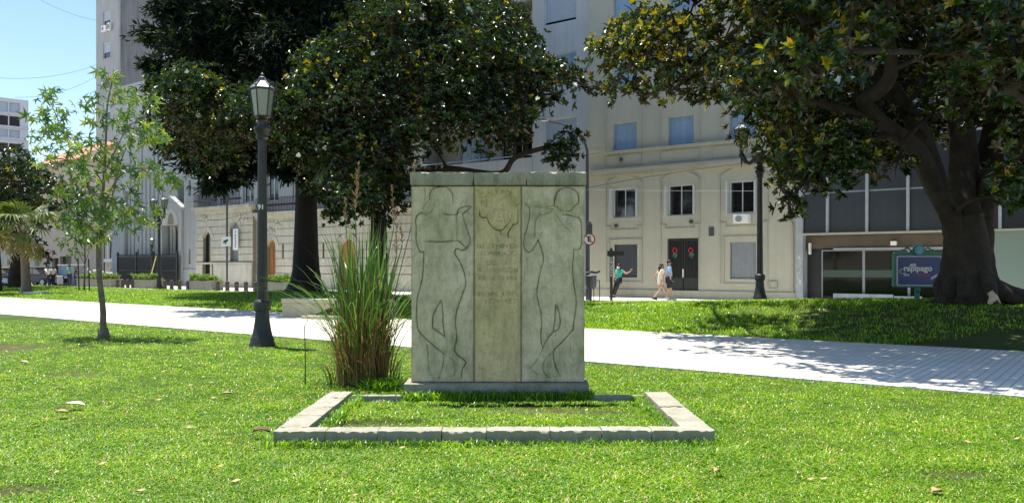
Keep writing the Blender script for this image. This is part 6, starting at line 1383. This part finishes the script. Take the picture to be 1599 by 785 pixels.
m=MB(); m.prism(rrect(hx(1401),hx(1467.3),hz(444.3),hz(401.2),.04),-.085,-.076); m.build('poster',M_signblue,o)
m=MB(); m.tube([(hx(1395),-.02,hz(394.6)),(hx(1472),-.02,hz(394.6))],.025,6); m.build('top_rail',M_window_frame,o)
m=MB(); disc(m,hx(1433),-.02,hz(390.5),.165,.08); m.build('crest_ring',M_signgreen,o); m=MB(); disc(m,hx(1433),-.101,hz(390.5),.125,.012); m.build('crest',M_signteal,o)
m=MB(); m.tube([(hx(1433)+.172*cos(t),-.06,hz(390.5)+.172*sin(t)) for t in np.linspace(.1,pi-.1,14)],.013,5); m.build('crest_trim',M_window_frame,o)
for sx in (-1,1):
    m=MB(); m.tube([(hx(1433)+sx*(.2+.09+.09*cos(t)),-.01,hz(392)+.09*sin(t)+.0) for t in np.linspace(-.6,pi*1.1,12)],.022,6); m.tube([(hx(1433)+sx*(.38+.05*cos(t)+.05),-.01,hz(394)+.05*sin(t)+.02) for t in np.linspace(0,pi,8)],.018,6); m.build('scroll',M_signgreen,o,smooth='all')
t=text_mesh('rapipago',.235,.003,.0065); q=link('lettering',t,M_white,o,loc=(hx(1431.5),-.09,hz(419)),rz=(radians(90),0,0)); q.scale=(1.0,1.0,1)
t=text_mesh('ESTÉS',.062,.002,.0028); link('lettering',t,M_white,o,loc=(hx(1414),-.088,hz(429.3)),rz=(radians(90),0,0)); t=text_mesh('DONDE ESTÉS',.060,.002,.0028); link('lettering',t,M_signpink,o,loc=(hx(1440),-.088,hz(429.3)),rz=(radians(90),0,0))
m=MB(); m.prism([(hx(1451),hz(433.5)),(hx(1462),hz(427)),(hx(1463),hz(430)),(hx(1453),hz(436.5))],-.09,-.0865); m.prism([(hx(1418),hz(416)),(hx(1420),hz(411.5)),(hx(1429),hz(411)),(hx(1427),hz(417))],-.0895,-.0862); m.tube([(hx(1408)+.09*cos(t),-.088,hz(423.5)+.07*sin(t)) for t in np.linspace(1.2,6,12)],.012,5); m.build('torn_sticker',M_window_frame,o)
m=MB(); m.tube([(hx(1433),0.02,hz(448)),(hx(1433),.02,zb-.1)],.07,8); m.ball((hx(1433),-.02,hz(452)),.08,8,6,(1,1,1.4)); m.build('post',M_signgreen,o,smooth='all')
# ---- cables
def cable(a,b,sag,r,mt,label):
    A,B=Vector(a),Vector(b); P=[A.lerp(B,t)-Vector((0,0,4*sag*t*(1-t))) for t in np.linspace(0,1,18)]; m=MB(); m.tube([p-A for p in P],r,5); m.build('overhead_cable',mt,None,loc=A,label=label,cat='cable')
cable(W(40,-14,60),W(150,32,62),.3,.012,M_cable,'thin dark overhead cable crossing the top left sky')
cable(W(-20,120,60),W(150,102,70),.5,.012,M_cable,'thin dark overhead cable across the middle of the sky')
cable(W(24,152,60),W(150,120,70),.5,.012,M_cable,'lowest thin overhead cable rising to the grey tower block')
xc,zc_=F(919,281); cable(SD(xc,D0-.3,5.6),SD(F(1245,270)[0],D0-.4,6.35),-.12,.018,M_black,'black cable running along the cream facade under its cornice')
cable(W(905,296,36),W(1260,298,34),.03,.006,M_cablelight,'pale thin wire stretched across the upper windows of the cream facade')
cable(W(180,316,62),W(330,313,62),.1,.014,M_cable,'thin wire crossing the front of the church and palace')
# ---- litter and fallen leaves on the near lawn
def dead_leaf(px,py,L,mt,label,curl=.3,rot=0.3):
    Z=1.56*1300/(py-415); x=KP(px)*Z; m=MB(); n=6
    for i in range(n):
        t0,t1=i/n,(i+1)/n; w0,w1=.36*L*sin(pi*(.06+.9*t0)),.36*L*sin(pi*(.06+.9*t1)); z0,z1=curl*L*sin(pi*t0),curl*L*sin(pi*t1)
        m.add([(L*(t0-.5),-w0,z0+.02),(L*(t1-.5),-w1,z1+.02),(L*(t1-.5),0,z1),(L*(t0-.5),0,z0),(L*(t1-.5),w1,z1+.025),(L*(t0-.5),w0,z0+.025)],[(0,1,2,3),(3,2,4,5)])
    m.build('fallen_leaf',mt,None,loc=(x,Z,.036),rz=(.0,.1,rot),label=label,cat='fallen leaf',smooth='all')
M_dl=mat('pale_dead_leaf',(.62,.56,.46),.8,.1,20); M_dt=mat('tan_dead_leaf',(.45,.30,.15),.8,.2,20); M_db=mat('brown_dead_leaf',(.12,.06,.03),.8,.3,20)
dead_leaf(118,632,.19,M_dl,'long pale dried leaf lying on the near lawn at left',.08,.15); dead_leaf(97,644,.12,M_dt,'small tan dried leaf just below the long pale one',.10,.4); dead_leaf(355,615,.11,M_dt,'tan dried leaf on the lawn left of the stone border',.1,.6); dead_leaf(38,566,.12,M_dl,'small pale dried leaf on the lawn near the sapling shadow',.1,.1)
dead_leaf(409,674,.16,M_db,'crumpled dark brown leaf beside the front left corner of the stone border',.14,.3); dead_leaf(1463,768,.10,M_dt,'tan leaf in the bottom right foreground grass',.1,.5); dead_leaf(1120,737,.08,M_dt,'small brown leaf below the right corner of the stone border',.2,.8)
_rl=random.Random(21); _m=MB()
for _i in range(150):
    _Z=5.0+_rl.random()**1.4*9; _x=_rl.uniform(-.62,.62)*_Z
    if -2.1<_x<2.1 and 7.3<_Z<10.6 and _rl.random()<.8: continue
    if toSD(_x,_Z)[1]>P0-.2: continue
    _a=_rl.uniform(0,6.3); _l=_rl.uniform(.012,.04); _u=Vector((cos(_a)*_l,sin(_a)*_l,_rl.uniform(-.006,.012))); _w=Vector((-sin(_a)*_l*.4,cos(_a)*_l*.4,.006)); _p=Vector((_x,_Z,gz(_x,_Z)+.034))
    _m.add([_p-_u,_p-_w,_p+_u,_p+_w],[(0,1,2,3)])
_m.build('leaf_litter',M_dt,None,label='tiny scraps of dry leaf scattered over the near grass',cat='leaf litter',kind='stuff')
# ---- vehicles
def car(name,label,x,y,rz,paint,L=4.4,taxi=False):
    o=thing(name,label,'car',(x,y,0),rz); Wd=1.72
    prof=[(-L/2,.30),(-L/2,.62),(-L/2+.12,.80),(-L*.27,.90),(-L*.14,1.36),(-L*.06,1.44),(L*.16,1.44),(L*.26,1.36),(L*.38,.98),(L/2-.06,.88),(L/2,.62),(L/2,.30)]
    b=MB(); low=[p for p in prof if p[1]<=.99]; b.prism([(p[0],p[1]) for p in prof[:4]]+[(L*.38,.98)]+prof[9:],-Wd/2,Wd/2); b.build('body',paint,o,bevel=.06)
    b=MB(); P=[(-L*.27,.90),(-L*.14,1.36),(-L*.06,1.42),(L*.16,1.42),(L*.26,1.34),(L*.38,.97)]; b.prism([(p[0],p[1]+.004) for p in P],-Wd/2+.10,Wd/2-.10); b.build('cabin_glass',M_glass,o,bevel=.04)
    b=MB(); b.box(-L*.14,L*.25,-Wd/2+.09,Wd/2-.09,1.40,1.47)
    for xx in (-L*.03,L*.1,): b.box(xx-.04,xx+.04,-Wd/2+.08,Wd/2-.08,.9,1.41)
    b.build('roof',paint if not taxi else M_yellow,o,bevel=.03)
    for sx in (-L*.31,L*.31):
        for sy in (-1,1):
            w=MB(); w.lathe([(.31,0),(.33,.04),(.33,.17),(.31,.2)],18); w=w.build('wheel',M_rubber,o,loc=(sx,sy*(Wd/2-.08)+.1,.33),rz=(radians(90),0,0),smooth=True); r_=MB(); r_.lathe([(.2,-.005),(.21,.0),(.21,.205),(.2,.21)],12); r_.build('rim',M_rim,w)
    for sx,mt in ((-1,M_white),(1,M_red)):
        for sy in (-1,1): MB().box(sx*L/2-.03,sx*L/2+.03,sy*.62-.16,sy*.62+.16,.62,.76).build('headlight' if sx<0 else 'tail_light',mt,o)
    return o
x,y,_=W(2,447,68); car('parked_car','yellow and black taxi parked behind the left tree trunks',x,y,-.35,M_carblack,4.3,True)
x,y,_=W(62,447,66); car('parked_car','dark blue black car parked just right of the palm trunk',x,y,-.35+pi,M_carblack,4.2)
x,y,_=W(16,450,60); o=thing('parked_motorbike','pale blue motor scooter standing in front of the yellow taxi','scooter',(x,y,0),-.3)
m=MB(); m.prism([(-.5,.35),(.1,.32),(.45,.5),(.55,.95),(.45,1.0),(.3,.55),(.0,.5),(-.1,.75),(-.55,.75)],-.13,.13); m.build('body',M_bluecar,o,bevel=.04); MB().box(-.55,-.05,-.15,.15,.75,.84).build('seat',M_rubber,o,bevel=.03)
for sx in (-.5,.55): w=MB(); w.lathe([(.22,0),(.24,.03),(.24,.09),(.22,.12)],14); w.build('wheel',M_rubber,o,loc=(sx,.06,.24),rz=(radians(90),0,0))
m=MB(); m.tube([(.5,-.28,1.05),(.47,0,1.0),(.5,.28,1.05)],.02,6); m.build('handlebar',M_rim,o)
x,y,_=W(88,447,65); o=thing('handcart','small white box cart on the pavement beside the seated people','cart',(x,y,0),-.3); MB().box(-.42,.42,-.3,.3,.16,.62).build('box',M_white,o,bevel=.04); MB().box(-.1,.42,-.28,.28,.623,.82).build('lid',M_modern,o,bevel=.04)
for sx in (-.3,.3): w=MB(); w.lathe([(.14,0),(.16,.03),(.14,.06)],12); w.build('wheel',M_rubber,o,loc=(sx,-.31,.16),rz=(radians(90),0,0))
# ------------------------------------------------------------------ people
def skin_obj(name, joints, edges, mt, parent, sub=2, root=0):
    me=bpy.data.meshes.new(name); names=list(joints); idx={k:i for i,k in enumerate(names)}
    me.from_pydata([joints[k][0] for k in names],[(idx[a],idx[b]) for a,b in edges],[]); me.materials.append(mt)
    o=bpy.data.objects.new(name,me); COL.objects.link(o); o.parent=parent
    md=o.modifiers.new('skin','SKIN'); md.use_smooth_shade=True
    if not me.skin_vertices: raise RuntimeError('no skin layer')
    sv_=me.skin_vertices[0].data
    for i,k in enumerate(names):
        r=joints[k][1]; sv_[i].radius=r if isinstance(r,tuple) else (r,r); sv_[i].use_root=(i==root)
    o.modifiers.new('sub','SUBSURF').levels=sub; o.modifiers['sub'].render_levels=sub
    return o
def person(label, loc, rz, J, top, top_len, bottom, bot_len, hair_long=False, shoes=M_white, sc=1.0, dress=False, mask=None):
    """J: joint positions (x right of the person, y forward, z up)"""
    o=thing('person',label,'person',loc,rz); o.scale=(sc,sc,sc)
    V=lambda k: Vector(J[k])
    js={'pelvis':(V('pelvis'),.13),'belly':(V('belly'),.115),'chest':(V('chest'),.135),'neckb':(V('neck')-Vector((0,0,.06)),.065),'neck':(V('neck'),.052)}
    hd=V('head'); js['jaw']=(hd+Vector((0,.02,-.06)),.058); js['skull']=(hd+Vector((0,0,.04)),.088); js['crown']=(hd+Vector((0,-.01,.09)),.06)
    E=[('pelvis','belly'),('belly','chest'),('chest','neckb'),('neckb','neck'),('neck','jaw'),('jaw','skull'),('skull','crown')]
    for s in 'LR':
        for k,r_,p in (('sh',.062,'chest'),('el',.042,'sh'),('wr',.027,'el'),('hand',.030,'wr')): js[k+s]=(V(k+s),r_); E.append((p if p=='chest' else p+s,k+s))
        for k,r_,p in (('hip',.088,'pelvis'),('kn',.056,'hip'),('an',.036,'kn'),('toe',.034,'an')): js[k+s]=(V(k+s),r_); E.append((p if p=='pelvis' else p+s,k+s))
    skin_obj('body',js,E,M_skin,o)
    for s in 'LR':  # five fingers
        h=V('hand'+s); d=(h-V('wr'+s)).normalized(); side=d.cross(Vector((0,1,0.2))).normalized(); palm=side.cross(d); m=MB()
        for i,(off,l) in enumerate(((-.027,.065),(-.009,.078),(.009,.073),(.026,.058))): b0=h+side*off+d*.01; b1=b0+d*l*.55+palm*.006; m.tube([b0,b1,b1+d*l*.4+palm*.022],[.009,.008,.006],5)
        b0=h-side*.025-d*.03; m.tube([b0,b0-side*.03+d*.025,b0-side*.035+d*.055],[.011,.009,.007],5); m.build('fingers',M_skin,o,smooth='all')
    # face: nose, eyes, mouth, ears
    f=V('face'); rt=f.cross(Vector((0,0,1))).normalized(); m=MB(); c=hd+f*.085; m.ball(c+Vector((0,0,.005)),.018,6,5,(.8,1,1.3)); 
    for sx in (-1,1): m.ball(hd+rt*sx*.088+Vector((0,0,.01)),.022,6,5,(.5,1,1.4))
    m.build('nose_and_ears',M_skin,o,smooth='all'); m=MB()
    for sx in (-1,1): m.ball(hd+f*.080+rt*sx*.032+Vector((0,0,.032)),.012,6,4)
    m.box(-.02,.02,-.004,.004,-.003,.003); m.v=[tuple(Vector(v)) for v in m.v[:-8]]+[tuple(hd+f*.088+rt*v[0]+Vector((0,0,v[2]-.045))) for v in m.v[-8:]]; m.build('eyes_and_mouth',M_hair,o)
    if mask: q=MB(); q.ball(hd+f*.055+Vector((0,0,-.035)),.062,8,6,(1,1,.8)); q.build('face_mask',mask,o,smooth='all')
    h=MB(); h.ball(hd-f*.018+Vector((0,0,.065)),.102,12,8,(1,1,.92)); 
    if hair_long: h.tube([hd-f*.04+Vector((0,0,.05)),hd-f*.085-Vector((0,0,.08)),hd-f*.09-Vector((0,0,.22)),hd-f*.07-Vector((0,0,.34))],[.085,.08,.065,.03],8)
    h.build('hair',M_hair,o,smooth='all')
    lerp=lambda a,b,t:V(a).lerp(V(b),t)
    # top
    t={'c':(V('chest')+Vector((0,0,-.01)),.158),'b':(V('belly'),.142),'p':(V('pelvis')+Vector((0,0,.03 if not dress else -.05)),.150 if not dress else .165),'n':(V('neck')-Vector((0,0,.055)),.075)}
    E=[('c','b'),('b','p'),('c','n')]
    if dress: t['hem']=(V('pelvis')+Vector((0,0,-.24)),.185); E.append(('p','hem'))
    for s in 'LR': t['s'+s]=(V('sh'+s),.082); t['e'+s]=(lerp('sh'+s,'el'+s,top_len),.068); E+=[('c','s'+s),('s'+s,'e'+s)]
    skin_obj('dress' if dress else 'shirt',t,E,top,o)
    if bottom:
        t={'p':(V('pelvis')+Vector((0,0,-.02)),.146)}; E=[]
        for s in 'LR':
            t['h'+s]=(V('hip'+s),.105); E.append(('p','h'+s))
            if bot_len<=1: t['k'+s]=(lerp('hip'+s,'kn'+s,bot_len),.088); E.append(('h'+s,'k'+s))
            else: t['k'+s]=(V('kn'+s),.072); t['a'+s]=(lerp('kn'+s,'an'+s,.92),.056); E+=[('h'+s,'k'+s),('k'+s,'a'+s)]
        skin_obj('shorts' if bot_len<=1 else 'trousers',t,E,bottom,o)
    for s in 'LR':
        a=V('an'+s); tt=V('toe'+s); m=MB(); dv=(tt-a); dv.z=0; dv=dv.normalized(); m.tube([a-dv*.05-Vector((0,0,.035)),a+dv*.05-Vector((0,0,.03)),tt+dv*.03+Vector((0,0,0.0))],[.048,.055,.042],8); m.build('shoe',shoes,o,smooth='all')
    return o
walkJ=lambda st,arm: {'pelvis':(0,0,.95),'belly':(0,.01,1.10),'chest':(0,.02,1.32),'neck':(0,.03,1.50),'head':(0,.05,1.60),'face':(0,1,0),
 'shL':(-.17,.02,1.41),'shR':(.17,.02,1.41),'elL':(-.23,-arm*.18,1.14),'elR':(.23,arm*.14,1.14),'wrL':(-.22,-arm*.16+.04,.90),'wrR':(.22,arm*.36,.95),'handL':(-.22,-arm*.14+.06,.82),'handR':(.20,arm*.44,.90),
 'hipL':(-.09,0,.90),'hipR':(.09,0,.90),'knL':(-.09,st*.22,.50),'knR':(.09,-st*.06,.48),'anL':(-.09,st*.42,.09),'anR':(.09,-st*.38,.13),'toeL':(-.09,st*.42+.16,.045),'toeR':(.09,-st*.38+.15,.045)}
x,y,_=W(1032,468.5,38.3); person('woman with long dark hair in a short cream dress walking beside a man',(x,y,.02),radians(-82),walkJ(1.0,1.2),M_creamcloth,.55,None,0,True,M_darkcloth,.97,True,M_darkcloth)
J=walkJ(.35,.2); J['head']=(0,.02,1.60); J['face']=(0,1,0)
x,y,_=W(1045,468,38.2); person('man in light blue shirt and black shorts walking in front of the dark door',(x,y,.02),radians(-100),J,M_lblue,.75,M_darkcloth,.95,False,M_white,1.06,False,M_darkcloth)
# man leaning on the window grille, facing the park
J={'pelvis':(0,-.02,.90),'belly':(.03,0,1.05),'chest':(.09,.02,1.26),'neck':(.10,.03,1.43),'head':(.08,.06,1.54),'face':(-.35,.93,0),'shL':(-.08,.02,1.36),'shR':(.26,.02,1.34),'elL':(-.22,-.02,1.12),'wrL':(-.12,.10,.93),'handL':(-.06,.13,.90),
 'elR':(.46,.0,1.20),'wrR':(.66,-.06,1.30),'handR':(.72,-.07,1.38),'hipL':(-.09,-.01,.87),'hipR':(.09,-.01,.87),'knL':(-.16,.08,.48),'knR':(.0,.12,.47),'anL':(-.30,.05,.08),'anR':(-.12,.16,.08),'toeL':(-.34,.20,.045),'toeR':(-.16,.32,.045)}
s_=F(975,462)[0]; x,y,_=SD(s_,D0-.62,0); flip=lambda J:{k:(-v[0],v[1],v[2]) for k,v in J.items()}
person('man in a teal shirt leaning on the barred window with one arm out',(x,y,.02),radians(180)-ANG,flip(J),M_teal,.5,M_darkcloth,2,False,M_darkcloth,1.0,False,M_white)
st=walkJ(.15,.15)
x,y,_=W(109,446,64.5); person('distant person in green top standing before the grey kiosk',(x,y,0),radians(20),st,M_greencloth,.6,M_navy,2,False,M_darkcloth,.98)
x,y,_=W(118.5,446,65); person('distant person in blue trousers standing at the right of the kiosk',(x,y,0),radians(-60),walkJ(.2,.2),M_darkcloth,.6,M_signblue,2,False,M_darkcloth,.86)
x,y,_=W(83.5,446,64.5); person('distant person in a pale top standing by the white cart',(x,y,0),radians(10),walkJ(.3,.3),M_creamcloth,.6,M_darkcloth,2,False,M_darkcloth,.92)
x,y,_=W(75,446,63.5); person('distant person in white leaning over the dark parked car',(x,y,0),radians(60),walkJ(.3,1.5),M_white,.6,M_navy,2,False,M_darkcloth,.93)
print('objects',len(bpy.data.objects))
